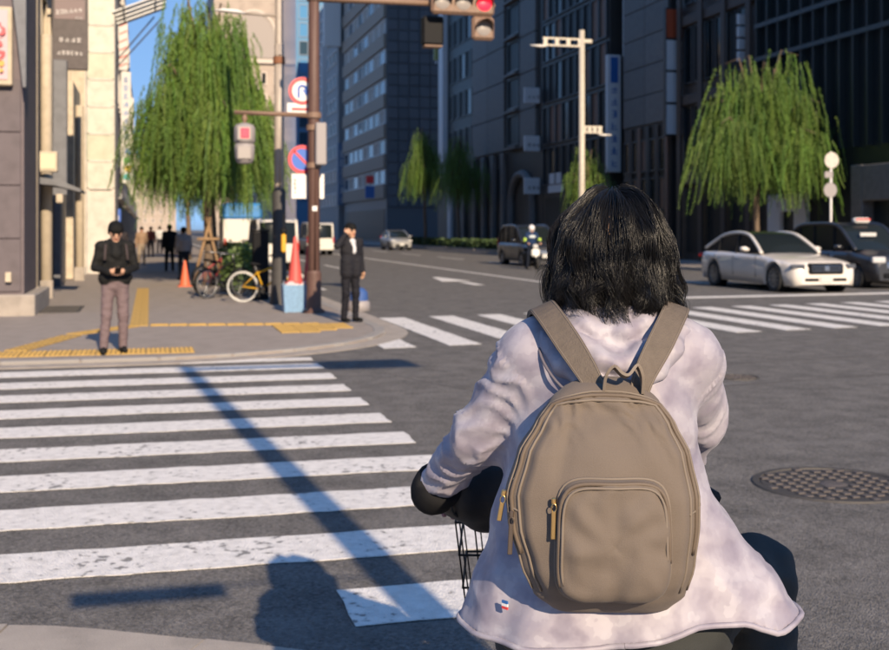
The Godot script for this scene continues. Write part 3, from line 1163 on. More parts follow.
	for k in 4:
		var st := stn()
		lathe(st, [Vector2(0, 0.02), Vector2(0.17, 0.02), Vector2(0.17, 0)], 16, Transform3D(Basis(Vector3.RIGHT, PI / 2), Vector3(0.08 * (k % 2) - 0.04, hh * (0.16 + 0.22 * k), 0.126)))
		obj("dot", fin(st), dc[k], v2)
	blade_sign("narrow_sign", "narrow pale sign above the dotted sign", 128.5, 134, 98, 118, 70.0, sign_white)
	var v4 := blade_sign("red_striped_sign", "white sign with red stripes high on the brown building", 119, 128, 22, 70, 56.0, sign_white)
	for k in 6:
		var st := stn()
		box(st, Vector3(0, 0.25 + 0.38 * k, 0.135), Vector3(0.36, 0.09, 0.012), Basis(Vector3.BACK, 0.5))
		obj("stripe", fin(st), mat("stripe_red", lin(0.5, 0.15, 0.13), 0.5), v4)
	var fl := blade_sign("blue_shop_flag", "small blue and white shop flag on the sunny pavement side", 112, 121, 209, 226, 52.0, mat("flag_blue", lin(0.03, 0.10, 0.40), 0.6), 0.06)
	part_box("white_band", fl, fl.position + Vector3(-0.2, 0.25, 0.03), fl.position + Vector3(0.1, 0.45, 0.04), sign_white)

func build_far_end():
	# buildings that close the view down the street
	var beige := mat("beige_stone", lin(0.36, 0.30, 0.25), 0.8, 0.0, T.cloudy, 0.05)
	var beige2 := mat("beige_trim", lin(0.46, 0.40, 0.34), 0.8)
	var grey := mat("arch_grey", lin(0.24, 0.21, 0.19), 0.6)
	var l := at_f(214, 229, 260.0)
	var r := at_f(300, 229, 260.0)
	var b := block("arched_building", "beige stone building with great round arched window closing the street", l.x, r.x, 260.0, 290.0, 64.0, beige)
	var ac := at_f(254, 40, 259.8)
	var arch := PackedVector2Array()
	for i in 17:
		var a := PI * i / 16.0
		arch.append(Vector2(cos(a) * 4.6, sin(a) * 6.0))
	arch.append(Vector2(-4.6, -4.0))
	arch.append(Vector2(4.6, -4.0))
	var st := stn()
	prism(st, arch, 0, 0.3, Transform3D(Basis(), ac))
	obj("arched_window", fin(st), grey, b, -b.position)
	var ring := stn()
	var rp := []
	for i in 17:
		var a := PI * i / 16.0
		rp.append(ac + Vector3(cos(a) * 5.0, sin(a) * 6.4, 0.2))
	tube(ring, rp, 0.45, 6)
	obj("arch_moulding", fin(ring), beige2, b, -b.position)
	part_box("cornice", b, Vector3(l.x - 0.4, ac.y - 5.2, -260.0), Vector3(r.x + 0.4, ac.y - 4.2, -259.2), beige2)
	window_grid(b, FACE_Z, 260.0, l.x + 1, r.x - 1, 6, 8.0, ac.y - 6.0, 6, 0.5, 0.6, beige2, [M.dark_glass], 0.3, 0.3)
	# bright blue glass tower on the right row
	var bt := at_f(296, 229, 190.0)
	var t := block("blue_glass_tower", "blue glass tower beside the beige arched building", bt.x, bt.x + 12.0, 190.0, 215.0, 43.0, mat("tower_blue", lin(0.10, 0.22, 0.36), 0.15))
	window_grid(t, FACE_Z, 190.0, bt.x + 0.3, bt.x + 11.7, 6, 6.0, 42.0, 12, 0.82, 0.8, mat("tower_frame", lin(0.12, 0.17, 0.24), 0.5), [M.blue_glass, mat("tower_pane", lin(0.08, 0.22, 0.40), 0.08)], 0.12, 0.12)
	var w2 := block("pale_slim_building", "slim pale blue grey building beside the blue glass tower", 24.5, 40.0, 153.0, 180.0, 34.0, mat("pale_blue_wall", lin(0.20, 0.21, 0.22), 0.6))
	window_grid(w2, FACE_W, 24.5, 154.0, 179.0, 8, 4.0, 33.0, 9, 0.7, 0.55, M.white_paint, [M.dark_glass, M.blue_glass], 0.15, 0.15)
	# far block behind the willow
	var fb := block("far_block", "hazy far block of flats behind the street willow", -16.0, 9.0, 420.0, 440.0, 26.0, beige)
	window_grid(fb, FACE_Z, 420.0, -14.0, 8.0, 8, 3.0, 25.0, 7, 0.6, 0.55, beige2, [grey], 0.2, 0.2)

func build_right_side():
	var X := 25.0
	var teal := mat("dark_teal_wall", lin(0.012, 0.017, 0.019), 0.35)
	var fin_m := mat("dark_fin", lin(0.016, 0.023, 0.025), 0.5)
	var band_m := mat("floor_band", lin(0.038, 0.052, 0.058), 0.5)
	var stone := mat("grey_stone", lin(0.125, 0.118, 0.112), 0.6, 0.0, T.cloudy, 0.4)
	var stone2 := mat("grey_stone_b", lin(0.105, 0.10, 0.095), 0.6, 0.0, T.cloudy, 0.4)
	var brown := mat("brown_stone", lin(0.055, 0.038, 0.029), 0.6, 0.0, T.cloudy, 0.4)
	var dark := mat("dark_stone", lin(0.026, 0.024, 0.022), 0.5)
	var frame_d := mat("dark_frame", lin(0.03, 0.035, 0.04), 0.4)
	var lit := mat("pale_sign", lin(0.52, 0.53, 0.54), 0.5)
	var warm := mat("warm_blind", lin(0.16, 0.09, 0.06), 0.6)
	var blind := mat("pale_blind", lin(0.30, 0.28, 0.25), 0.7)
	var g := [M.shop_glass, M.shop_glass, M.dark_glass]

	# finned dark building at the near end
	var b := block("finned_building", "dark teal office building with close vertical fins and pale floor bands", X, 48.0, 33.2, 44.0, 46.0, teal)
	var fmesh := box_mesh(Vector3(0.28, 36.0, 0.09))
	for k in 13:
		obj("fin", fmesh, fin_m, b, Vector3(X - 0.12, 22.6, -(33.4 + k * 0.86)) - b.position)
	for y in [8.7, 10.1, 14.2, 15.6, 19.7]:
		part_box("floor_band", b, Vector3(X - 0.30, y - 0.06, -43.8), Vector3(X - 0.265, y + 0.12, -33.3), band_m)
	for k in 2:
		part_box("shop_window", b, Vector3(X - 0.06, 0.6, -(38.2 + k * 1.6)), Vector3(X + 0.02, 3.6, -(36.8 + k * 1.6)), M.shop_glass)
	var porch := mat("porch_stone", lin(0.13, 0.12, 0.11), 0.7, 0.0, T.cloudy, 0.5)
	part_box("porch_pier", b, Vector3(X - 0.5, 0.12, -36.6), Vector3(X, 3.9, -35.9), porch, 0.03)
	part_box("porch_pier", b, Vector3(X - 0.5, 0.12, -34.1), Vector3(X, 3.9, -33.4), porch, 0.03)
	part_box("porch_lintel", b, Vector3(X - 0.52, 2.6, -35.89), Vector3(X - 0.02, 3.88, -34.11), porch, 0.03)
	part_box("pale_doorway_panel", b, Vector3(X - 0.2, 0.12, -42.9), Vector3(X - 0.02, 3.0, -41.9), lit, 0.02)
	part_box("pale_doorway_panel", b, Vector3(X - 0.2, 0.12, -40.9), Vector3(X - 0.02, 3.0, -40.0), lit, 0.02)
	part_box("doorway_header", b, Vector3(X - 0.2, 2.3, -41.89), Vector3(X - 0.02, 3.0, -40.91), lit, 0.02)

	# brown building
	b = block("brown_office_building", "dark brown stone office building with broad recessed window bays", X, 45.0, 44.01, 51.2, 32.0, brown)
	for r in 7:
		var y0 := 4.2 + r * 3.8
		part_box("ledge", b, Vector3(X - 0.25, y0 - 0.5, -51.1), Vector3(X, y0, -44.1), brown, 0.03)
	for k in 4:
		part_box("pilaster", b, Vector3(X - 0.35, 0.12, -(44.5 + k * 2.2)), Vector3(X - 0.252, 31.0, -(44.1 + k * 2.2)), brown, 0.02)
	window_grid(b, FACE_W, X, 44.6, 50.9, 6, 4.2, 30.8, 7, 0.8, 0.72, frame_d, g)
	part_box("shop_window", b, Vector3(X - 0.05, 0.5, -50.6), Vector3(X + 0.02, 3.4, -44.8), M.shop_glass)
	for k in 4:
		var o := blade_sign("plate_sign", ["topmost", "second", "third", "lowest"][k] + " of four small pale plates stacked on the brown office building", 738, 752.5, 14.5 + 12.4 * k, 24.5 + 12.4 * k, 45.0, lit, 0.14)
		part_box("rim", o, o.position + Vector3(-0.34, -0.03, -0.06), o.position + Vector3(0.34, -0.004, 0.06), M.black)

	# tall vertical sign, orange above white
	var gs := blade_sign("orange_topped_sign", "tall vertical sign with orange head over three pale panels", 665.5, 682.5, 8, 136, 51.6, dark, 0.3)
	var gh: float = gs.get_meta("h")
	var gw: float = gs.get_meta("w")
	var orange := mat("sign_orange", lin(0.34, 0.06, 0.02), 0.5)
	part_box("orange_panel", gs, gs.position + Vector3(-gw * 0.45, gh * 0.765, 0.14), gs.position + Vector3(gw * 0.45, gh * 0.985, 0.165), orange)
	for k in 3:
		part_box("pale_panel", gs, gs.position + Vector3(-gw * 0.45, gh * (0.015 + 0.25 * k), 0.14), gs.position + Vector3(gw * 0.45, gh * (0.245 + 0.25 * k), 0.165), lit)

	# smooth grey panel building
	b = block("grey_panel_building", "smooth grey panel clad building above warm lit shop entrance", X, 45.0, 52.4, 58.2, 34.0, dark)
	panel_grid(b, FACE_W, X, 52.5, 58.1, 2, 7.0, 33.0, 17, [stone, stone2], 0.04, 0.12)
	for k in 5:
		part_box("entrance_column", b, Vector3(X - 0.12, 0.12, -(52.9 + k * 1.1)), Vector3(X, 6.9, -(52.6 + k * 1.1)), [warm, brown, dark][k % 3], 0.02)
		for r in 3:
			window(b, Vector3(X, 1.4 + r * 2.0, -(53.3 + k * 1.1)), FACE_W, 0.72, 1.7, frame_d, [M.dark_glass, warm, M.dark_glass][(k + r) % 3])

	# tall blue white vertical sign
	var bs := blade_sign("blue_white_sign", "tall pale vertical sign with blue characters from top to bottom", 607.5, 621, 55, 172, 59.4, lit, 0.3)
	var sblue := mat("sign_deep_blue", lin(0.02, 0.10, 0.32), 0.5)
	var bh: float = bs.get_meta("h")
	part_box("blue_block", bs, bs.position + Vector3(-0.22, bh * 0.76, 0.15), bs.position + Vector3(0.22, bh * 0.98, 0.165), sblue)
	glyphs(bs, 0.0, 0.5, 0.16, 7, 0.42, Vector2(0, 0.68), sblue, 33)
	var ws := blade_sign("red_white_sign", "narrow white sign with red block high beside dark gap", 624, 629.5, -20, 56, 58.8, lit, 0.2)
	part_box("red_block", ws, ws.position + Vector3(-0.12, 2.0, 0.1), ws.position + Vector3(0.12, 2.8, 0.112), mat("sign_red", lin(0.3, 0.03, 0.03), 0.5))

	# glass curtain wall
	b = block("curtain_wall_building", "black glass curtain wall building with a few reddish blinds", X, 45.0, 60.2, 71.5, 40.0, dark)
	window_grid(b, FACE_W, X, 60.4, 71.3, 9, 4.3, 39.0, 13, 0.93, 0.92, frame_d, [M.shop_glass, M.shop_glass, M.dark_glass, M.shop_glass, warm, M.shop_glass], 0.06, 0.14)
	part_box("shop_window", b, Vector3(X - 0.05, 0.5, -71.0), Vector3(X + 0.02, 3.6, -61.0), M.shop_glass)
	part_box("pale_notice", b, at_x(548, 193, X - 0.12), at_x(562, 172, X - 0.12) + Vector3(0.1, 0, 0), lit)

	# grey stone building with recess and round arch
	b = block("stone_arch_building", "grey stone building with dark glazed recess and round arched entrance", X, 45.0, 71.6, 88.0, 72.0, dark)
	panel_grid(b, FACE_W, X, 79.4, 87.9, 2, 7.2, 37.5, 12, [stone, stone2], 0.06, 0.25)
	panel_grid(b, FACE_W, X, 72.4, 75.8, 1, 7.2, 37.5, 12, [stone2], 0.06, 0.25)
	for r in 11:
		window(b, Vector3(X, 8.6 + r * 2.6, -77.6), FACE_W, 2.6, 2.2, frame_d, M.shop_glass, 0.1, 0.15)
		part_box("balcony", b, Vector3(X - 0.5, 7.2 + r * 2.6, -79.0), Vector3(X, 7.36 + r * 2.6, -76.1), stone)
	for k in 4:
		part_box("stone_pier", b, Vector3(X - 0.3, 0.12, -(80.2 + k * 2.5)), Vector3(X, 7.1, -(79.5 + k * 2.5)), stone, 0.03)
	for k in 3:
		part_box("shop_window", b, Vector3(X - 0.06, 0.5, -(81.9 + k * 2.5)), Vector3(X + 0.02, 6.0, -(80.3 + k * 2.5)), M.shop_glass)
	var ap := []
	for i in 13:
		var a := PI * i / 12.0
		ap.append(Vector3(X - 0.15, 3.4 + sin(a) * 2.0, -75.6 + cos(a) * 2.4))
	ap.append(Vector3(X - 0.15, 0.12, -78.0))
	ap.push_front(Vector3(X - 0.15, 0.12, -73.2))
	var ast := stn()
	tube(ast, ap, 0.3, 8)
	obj("arch_surround", fin(ast), stone, b, -b.position)
	var ys := [[88, 103], [136, 151], [178, 194]]
	for k in 3:
		var o := blade_sign("box_sign", ["highest", "middle", "lowest"][k] + " of three pale box signs on the grey stone building", 524.5, 543, ys[k][0], ys[k][1], 72.2, lit, 0.2)
		glyphs(o, -0.3, 0.42, 0.11, 3, 0.2, Vector2(0.3, 0), frame_d, 40 + k)

	# narrow dark building with white pipe sign
	b = block("narrow_dark_building", "narrow dark green grey building with one tall white pilaster", X, 45.0, 88.05, 100.0, 36.0, mat("green_grey_wall", lin(0.03, 0.04, 0.04), 0.5))
	window_grid(b, FACE_W, X, 88.4, 95.8, 4, 4.2, 35.0, 10, 0.8, 0.7, frame_d, g)
	part_box("white_pilaster", b, Vector3(X - 0.5, 6.0, -97.8), Vector3(X, 34.0, -96.4), lit, 0.05)
	part_box("shop_pier", b, Vector3(X - 0.3, 0.12, -95.5), Vector3(X, 6.0, -94.6), lit, 0.03)
	part_box("shop_pier", b, Vector3(X - 0.3, 0.12, -91.0), Vector3(X, 6.0, -90.3), stone, 0.03)
	var ysn := blade_sign("yellow_corner_sign", "small yellow green sign at the end of the narrow dark building", 434.5, 444, 47, 60, 99.5, mat("sign_lime", lin(0.35, 0.36, 0.12), 0.5), 0.3)
	part_box("pale_foot", ysn, ysn.position + Vector3(-0.3, -0.3, -0.1), ysn.position + Vector3(0.3, -0.01, 0.1), lit)

	# grid tile tower with lit street face
	var blue_tile := mat("blue_grey_tile", lin(0.095, 0.10, 0.11), 0.5)
	var beige_w := mat("beige_band", lin(0.26, 0.215, 0.17), 0.7)
	b = block("grid_tile_building", "tall blue grey building with fine tile grid and beige banded street face", X, 50.0, 123.0, 151.0, 46.0, blue_tile)
	panel_grid(b, FACE_Z, 123.0, X + 0.05, X + 9.6, 8, 4.0, 45.0, 34, [blue_tile, mat("blue_grey_tile_b", lin(0.08, 0.086, 0.095), 0.5)], 0.1, 0.15)
	for r in 11:
		var y := 5.0 + r * 3.3
		part_box("beige_band", b, Vector3(X - 0.3, y, -150.9), Vector3(X, y + 1.5, -123.3), beige_w)
		for c in 8:
			window(b, Vector3(X, y + 2.35, -(125.2 + c * 3.4)), FACE_W, 3.2, 1.6, M.white_paint, [M.dark_glass, blind, M.dark_glass, blind, M.blue_glass][rng.randi() % 5], 0.12, 0.1)
	part_box("shop_window", b, Vector3(X - 0.05, 0.4, -150.0), Vector3(X + 0.02, 3.8, -124.0), M.shop_glass)
	var ts := blade_sign("far_vertical_sign", "tall far vertical sign with pale characters beside the grid tile tower", 338, 348, 143, 205, 151.5, mat("far_sign_blue", lin(0.10, 0.16, 0.26), 0.5), 0.5)
	glyphs(ts, 0.0, 0.8, 0.26, 6, 0.9, Vector2(0, 1.2), lit, 61)
	var wp := blade_sign("white_pillar_sign", "tall white rooftop pillar sign above the far right row", 324, 341, -30, 46, 152.0, M.white_paint, 0.8)
	part_box("grey_mast", wp, wp.position + Vector3(-1.4, -11.0, -0.3), wp.position + Vector3(-0.7, 0.0, 0.3), lit)
	var sg := blade_sign("blue_round_sign_board", "small blue board sign on the beige banded street face", 365.5, 374.5, 186, 198, 122.5, mat("board_blue", lin(0.03, 0.10, 0.30), 0.5), 0.3)
	part_box("red_lamp", sg, sg.position + Vector3(-0.4, 1.6, -0.1), sg.position + Vector3(0.4, 2.4, 0.2), mat("board_red", lin(0.6, 0.03, 0.03), 0.5))

	# clipped hedge and planters along the right kerb
	var leaf := stn()
	for k in 5:
		var t := thing("clipped_hedge", ["first", "second", "third", "fourth", "fifth"][k] + " low clipped kerb hedge counted from the pale street lamp", "hedge", Vector3(21.1, 0.12, -(62.0 + k * 7.2)), 0.0, "hedges along the right kerb")
		var lst := stn()
		for n in 1500:
			var p := Vector3(rng.randf_range(-0.4, 0.4), rng.randf_range(0.05, 0.8), rng.randf_range(-3.3, 3.3))
			var bs2 := Basis.from_euler(Vector3(rng.randf() * TAU, rng.randf() * TAU, 0))
			var sz := rng.randf_range(0.09, 0.17)
			quad(lst, p - bs2.x * sz, p + bs2.y * sz * 0.6, p + bs2.x * sz, p - bs2.y * sz * 0.6)
		obj("foliage", fin(lst), M.get("hedge_leaf", mat("hedge_leaf", lin(0.035, 0.065, 0.018), 0.7)), t)
		obj("planter", box_mesh(Vector3(0.9, 0.2, 6.9), 0.02), M.concrete, t, Vector3(0, 0.1, 0))

# ================================================================ street furniture
func pole(st: SurfaceTool, p: Vector3, h: float, r0: float, r1: float, sides := 16) -> void:
	tube(st, [p, p + Vector3(0, h * 0.5, 0), p + Vector3(0, h, 0)], [r0, (r0 + r1) / 2, r1], sides)

func disc(r: float, depth: float, at: Vector3, n := 28) -> ArrayMesh:
	# round plate facing +z
	var st := stn()
	lathe(st, [Vector2(0, depth), Vector2(r, depth), Vector2(r, 0), Vector2(0, 0)], n, Transform3D(Basis(Vector3.RIGHT, PI / 2), at))
	return fin(st)

func annulus(r0: float, r1: float, depth: float, at: Vector3, n := 28) -> ArrayMesh:
	var st := stn()
	lathe(st, [Vector2(r0, 0), Vector2(r0, depth), Vector2(r1, depth), Vector2(r1, 0)], n, Transform3D(Basis(Vector3.RIGHT, PI / 2), at))
	return fin(st)

func signal_lamp(parent: Node3D, at: Vector3, r: float, lens: Material, body: Material) -> void:
	obj("lens", lathe_mesh([Vector2(0, 0.03), Vector2(r * 0.6, 0.024), Vector2(r, 0.0)], 20, true, Transform3D(Basis(Vector3.RIGHT, PI / 2), Vector3.ZERO)), lens, parent, at)
	var st := stn(true)
	for i in 14:
		var a0 := -0.25 + (PI + 0.5) * i / 14.0
		var a1 := -0.25 + (PI + 0.5) * (i + 1) / 14.0
		var l0 := 0.22 * sin(clampf(a0, 0.0, PI)) + 0.03
		var l1 := 0.22 * sin(clampf(a1, 0.0, PI)) + 0.03
		for rr in [r + 0.012, r + 0.022]:
			quad(st, Vector3(cos(a0) * rr, sin(a0) * rr, 0), Vector3(cos(a1) * rr, sin(a1) * rr, 0), Vector3(cos(a1) * rr, sin(a1) * rr - 0.03, l1), Vector3(cos(a0) * rr, sin(a0) * rr - 0.03, l0))
	obj("hood", fin(st), body, parent, at)

func build_street_furniture():
	var brown := mat("pole_brown", lin(0.10, 0.052, 0.04), 0.6, 0.0, T.cloudy, 1.5)
	var tan := mat("signal_tan", lin(0.20, 0.125, 0.085), 0.6, 0.0, T.cloudy, 1.5)
	var pgrey := mat("pole_grey", lin(0.36, 0.31, 0.26), 0.5, 0.0, T.cloudy, 1.0)
	var sleeve := mat("pole_sleeve", lin(0.045, 0.042, 0.04), 0.7, 0.0, T.cloudy, 1.5)
	var rust := mat("rust_band", lin(0.18, 0.075, 0.035), 0.8)
	var red_on := mat("red_signal_light", lin(0.55, 0.02, 0.05), 0.4)
	red_on.emission_enabled = true
	red_on.emission = Color(1.0, 0.12, 0.2)
	red_on.emission_energy_multiplier = 0.75
	var lens_off := mat("lens_off", lin(0.32, 0.29, 0.27), 0.35, 0.0, T.grain, 4.0)
	var s_white := mat("road_sign_white", lin(0.62, 0.60, 0.58), 0.5)
	var s_red := mat("road_sign_red", lin(0.5, 0.04, 0.05), 0.5)
	var s_blue := mat("road_sign_blue", lin(0.02, 0.10, 0.42), 0.5)
	var box_grey := mat("cabinet_grey", lin(0.24, 0.22, 0.22), 0.6)
	var F := 21.3

	# brown signal pole with its arms
	var base := Vector3(2.95, 0.03, -F)
	var t := thing("signal_pole", "rusty brown signal pole with long arm on the pavement corner", "pole", base)
	var st := stn(true)
	pole(st, Vector3.ZERO, 8.2, 0.115, 0.095)
	obj("post", fin(st), brown, t)
	obj("foot_collar", lathe_mesh([Vector2(0.2, 0), Vector2(0.2, 0.06), Vector2(0.14, 0.1), Vector2(0.14, 0.75), Vector2(0.116, 0.8)], 18, false), brown, t)
	st = stn(true)
	tube(st, [Vector3(0, 5.86, 0), Vector3(1.2, 5.87, 0), Vector3(3.5, 5.88, 0)], [0.075, 0.065, 0.055], 10)
	obj("arm", fin(st), tan, t)
	st = stn(true)
	tube(st, [Vector3(0.05, 3.68, 0), Vector3(-1.46, 3.70, 0)], [0.045, 0.04], 10)
	obj("side_arm", fin(st), tan, t)
	for y in [3.45, 3.68, 5.86, 2.75]:
		obj("clamp", lathe_mesh([Vector2(0.11, -0.05), Vector2(0.14, -0.05), Vector2(0.14, 0.05), Vector2(0.11, 0.05)], 16, false), tan, t, Vector3(0, y, 0))
	obj("control_box", box_mesh(Vector3(0.2, 0.78, 0.16), 0.02), box_grey, t, Vector3(0.1, 3.14, 0.19))
	obj("sticker", box_mesh(Vector3(0.09, 0.09, 0.006)), s_white, t, Vector3(0.0, 1.95, 0.118))

	# vehicle signal at the end of the arm
	var sg := thing("traffic_signal", "tan three lamp traffic signal on the arm with its red light on", "traffic signal", Vector3(5.76, 5.66, -F + 0.18))
	obj("housing", box_mesh(Vector3(1.24, 0.46, 0.16), 0.05), tan, sg, Vector3(0, 0.24, 0))
	for k in 3:
		signal_lamp(sg, Vector3(-0.41 + 0.41 * k, 0.24, 0.085), 0.15, red_on if k == 2 else lens_off, tan)
	st = stn()
	tube(st, [Vector3(0.2, 0.2, -0.07), Vector3(0.2, 0.22, -0.2)], 0.03, 8)
	obj("bracket", fin(st), tan, sg)
	var ar := thing("arrow_signal", "single tan arrow lamp box hung under the red light", "traffic signal", Vector3(6.16, 5.2, -F + 0.18))
	obj("housing", box_mesh(Vector3(0.44, 0.45, 0.16), 0.05), tan, ar, Vector3(0, 0.23, 0))
	signal_lamp(ar, Vector3(0, 0.23, 0.085), 0.15, lens_off, tan)
	var bk := thing("rear_signal", "dark back of a traffic signal under the arm, facing away", "traffic signal", Vector3(5.25, 5.1, -F - 0.15))
	obj("housing", box_mesh(Vector3(0.42, 0.56, 0.2), 0.04), M.black, bk, Vector3(0, 0.3, 0))
	obj("lower_lip", box_mesh(Vector3(0.36, 0.04, 0.24), 0.012), tan, bk, Vector3(0, 0.0, 0))

	# pedestrian signal hanging from the side arm
	var pd := thing("pedestrian_signal", "grey pedestrian signal with red lamp hanging from the side arm", "traffic signal", Vector3(1.68, 2.78, -F))
	obj("hanger", lathe_mesh([Vector2(0.03, 0.72), Vector2(0.035, 0.8), Vector2(0.06, 0.84), Vector2(0.035, 0.9), Vector2(0.02, 0.92)], 12), tan, pd)
	obj("upper_case", lathe_mesh([Vector2(0.05, 0.76), Vector2(0.15, 0.73), Vector2(0.19, 0.68), Vector2(0.195, 0.42), Vector2(0.17, 0.39), Vector2(0.0, 0.39)], 20), box_grey, pd)
	obj("lower_case", lathe_mesh([Vector2(0.0, 0.385), Vector2(0.165, 0.38), Vector2(0.185, 0.35), Vector2(0.175, 0.12), Vector2(0.14, 0.03), Vector2(0.0, 0.0)], 20), box_grey, pd)
	obj("face", box_mesh(Vector3(0.27, 0.27, 0.05), 0.02), lens_off, pd, Vector3(-0.02, 0.56, 0.175))
	obj("red_light", box_mesh(Vector3(0.15, 0.18, 0.03), 0.01), red_on, pd, Vector3(-0.01, 0.56, 0.2))
	obj("face", box_mesh(Vector3(0.26, 0.25, 0.05), 0.02), lens_off, pd, Vector3(-0.02, 0.21, 0.165))

	# round road signs behind the pole
	var r1 := thing("turning_sign", "round white road sign with red ring and blue bent arrow", "road sign", Vector3(2.76, 4.18, -F - 0.2))
	obj("plate", disc(0.26, 0.01, Vector3(0, 0, 0)), s_white, r1)
	obj("ring", annulus(0.19, 0.258, 0.006, Vector3(0, 0, 0.0105)), s_red, r1)
	st = stn()
	var ap := []
	for i in 10:
		var a := PI - PI * i / 9.0
		ap.append(Vector3(0.0 + cos(a) * 0.07, 0.03 + sin(a) * 0.07, 0.014))
	ap.push_front(Vector3(-0.07, -0.13, 0.014))
	tube(st, ap, 0.022, 6)
	prism(st, PackedVector2Array([Vector2(0.0, 0.03), Vector2(0.15, 0.03), Vector2(0.075, -0.1)]), 0.011, 0.02)
	obj("arrow", fin(st), s_blue, r1)
	var pl := thing("white_plate_sign", "small white plate with red line under the bent arrow sign", "road sign", Vector3(2.76, 3.73, -F - 0.2))
	obj("plate", box_mesh(Vector3(0.56, 0.22, 0.012)), s_white, pl, Vector3(0, 0.11, 0))
	obj("red_line", box_mesh(Vector3(0.4, 0.05, 0.006)), s_red, pl, Vector3(0, 0.11, 0.0095))
	var r2 := thing("no_parking_sign", "round blue no parking sign with red ring and slash", "road sign", Vector3(2.76, 2.9, -F - 0.2))
	obj("plate", disc(0.27, 0.01, Vector3(0, 0, 0)), s_blue, r2)
	obj("ring", annulus(0.20, 0.268, 0.006, Vector3(0, 0, 0.0105)), s_red, r2)
	st = stn()
	box(st, Vector3(0, 0, 0.0135), Vector3(0.44, 0.05, 0.006), Basis(Vector3.BACK, -PI / 4))
	obj("slash", fin(st), s_red, r2)
	for k in 2:
		var p2 := thing("time_plate_sign", ["white notice plate under the no parking sign, left of the pole", "white notice plate half hidden behind the brown pole"][k], "road sign", Vector3(2.70 + 0.33 * k, 2.17, -F - 0.18 - 0.03 * k))
		obj("plate", box_mesh(Vector3(0.28, 0.46, 0.012)), s_white, p2, Vector3(0, 0.23, 0))
		glyphs(p2, -0.08, 0.12, 0.01, 4, 0.05, Vector2(0.0, 0.075), M.black_matte, 70 + k)
	for s in [r1, r2]:
		st = stn()
		tube(st, [Vector3(0, 0, -0.012), Vector3(0.19, 0, 0.0), Vector3(0.19, 0, 0.1)], 0.014, 6)
		obj("bracket", fin(st), M.steel, s)

	# grey lamp pole
	var lp := thing("lamp_pole", "tall weathered grey lamp pole with dark lower sleeve beside bins", "lamp post", Vector3(2.6, 0.03, -24.0))
	st = stn(true)
	pole(st, Vector3(0, 2.3, 0), 3.1, 0.105, 0.10)
	tube(st, [Vector3(0, 5.15, 0), Vector3(0, 5.3, 0), Vector3(0, 7.0, 0), Vector3(0, 9.4, 0)], [0.105, 0.085, 0.08, 0.075], 16)
	obj("post", fin(st), pgrey, lp)
	obj("sleeve", lathe_mesh([Vector2(0.2, 0), Vector2(0.17, 0.3), Vector2(0.14, 1.2), Vector2(0.135, 2.35), Vector2(0.1, 2.42)], 18), sleeve, lp)
	obj("band", lathe_mesh([Vector2(0.1, 5.0), Vector2(0.125, 5.0), Vector2(0.125, 5.14), Vector2(0.1, 5.14)], 16, false), rust, lp)
	st = stn(true)
	tube(st, [Vector3(0, 6.0, 0), Vector3(-0.75, 6.02, 0)], [0.035, 0.03], 8)
	obj("lamp_arm", fin(st), pgrey, lp)
	st = stn(true)
	tube(st, [Vector3(-0.7, 6.02, 0), Vector3(-0.85, 6.04, 0), Vector3(-1.15, 6.06, 0), Vector3(-1.32, 6.05, 0)], [0.04, 0.09, 0.08, 0.02], 10, true, 0.5)
	obj("lamp_head", fin(st), s_white, lp)

	# black cabinet, bin and cone by the pole
	var cb := thing("utility_cabinet", "narrow black utility cabinet behind the lamp pole", "cabinet", Vector3(2.36, 0.03, -25.6))
	obj("case", box_mesh(Vector3(0.34, 1.5, 0.34), 0.02), M.black_matte, cb, Vector3(0, 0.75, 0))
	obj("lid", box_mesh(Vector3(0.38, 0.05, 0.38), 0.015), M.black, cb, Vector3(0, 1.53, 0))
	var bin := thing("blue_bin", "pale blue square waste bin with clear bag folded over rim", "bin", Vector3(2.63, 0.03, -21.75))
	var bluep := mat("bin_blue", lin(0.17, 0.30, 0.46), 0.5, 0.0, T.cloudy, 2.0)
	st = stn()
	lathe(st, [Vector2(0.0, 0.01), Vector2(0.27, 0.0), Vector2(0.31, 0.52), Vector2(0.29, 0.52), Vector2(0.25, 0.05)], 4, Transform3D(Basis(Vector3.UP, PI / 4), Vector3.ZERO))
	obj("body", fin(st), bluep, bin)
	var bag := mat("clear_bag", Color(0.86, 0.9, 0.93, 0.4), 0.35)
	bag.transparency = BaseMaterial3D.TRANSPARENCY_ALPHA
	var bagp := []
	st = stn(true)
	var ringp := func(k: int, y: float, r: float) -> Vector3:
		var a := TAU * k / 24.0
		var sq := 1.0 / maxf(absf(cos(a)), absf(sin(a)))
		return Vector3(cos(a) * r * sq * 0.74, y + 0.02 * sin(k * 2.7) - 0.03 * cos(k * 1.3), sin(a) * r * sq * 0.74) * Vector3(1, 1, 1)
	var lv := [[0.42, 0.268], [0.48, 0.275], [0.53, 0.272], [0.555, 0.262], [0.565, 0.24]]
	for i in 4:
		for k in 24:
			quad(st, ringp.call(k, lv[i][0], lv[i][1] + 0.008 * sin(k * 1.9)), ringp.call(k, lv[i + 1][0], lv[i + 1][1] + 0.008 * sin(k * 2.3)), ringp.call((k + 1) % 24, lv[i + 1][0], lv[i + 1][1] + 0.008 * sin(((k + 1) % 24) * 2.3)), ringp.call((k + 1) % 24, lv[i][0], lv[i][1] + 0.008 * sin(((k + 1) % 24) * 1.9)))
	obj("bag", fin(st), bag, bin)
	obj("contents", box_mesh(Vector3(0.34, 0.05, 0.34), 0.02), s_white, bin, Vector3(0, 0.5, 0))
	var red_c := mat("cone_red", lin(0.52, 0.075, 0.06), 0.55, 0.0, T.cloudy, 3.0)
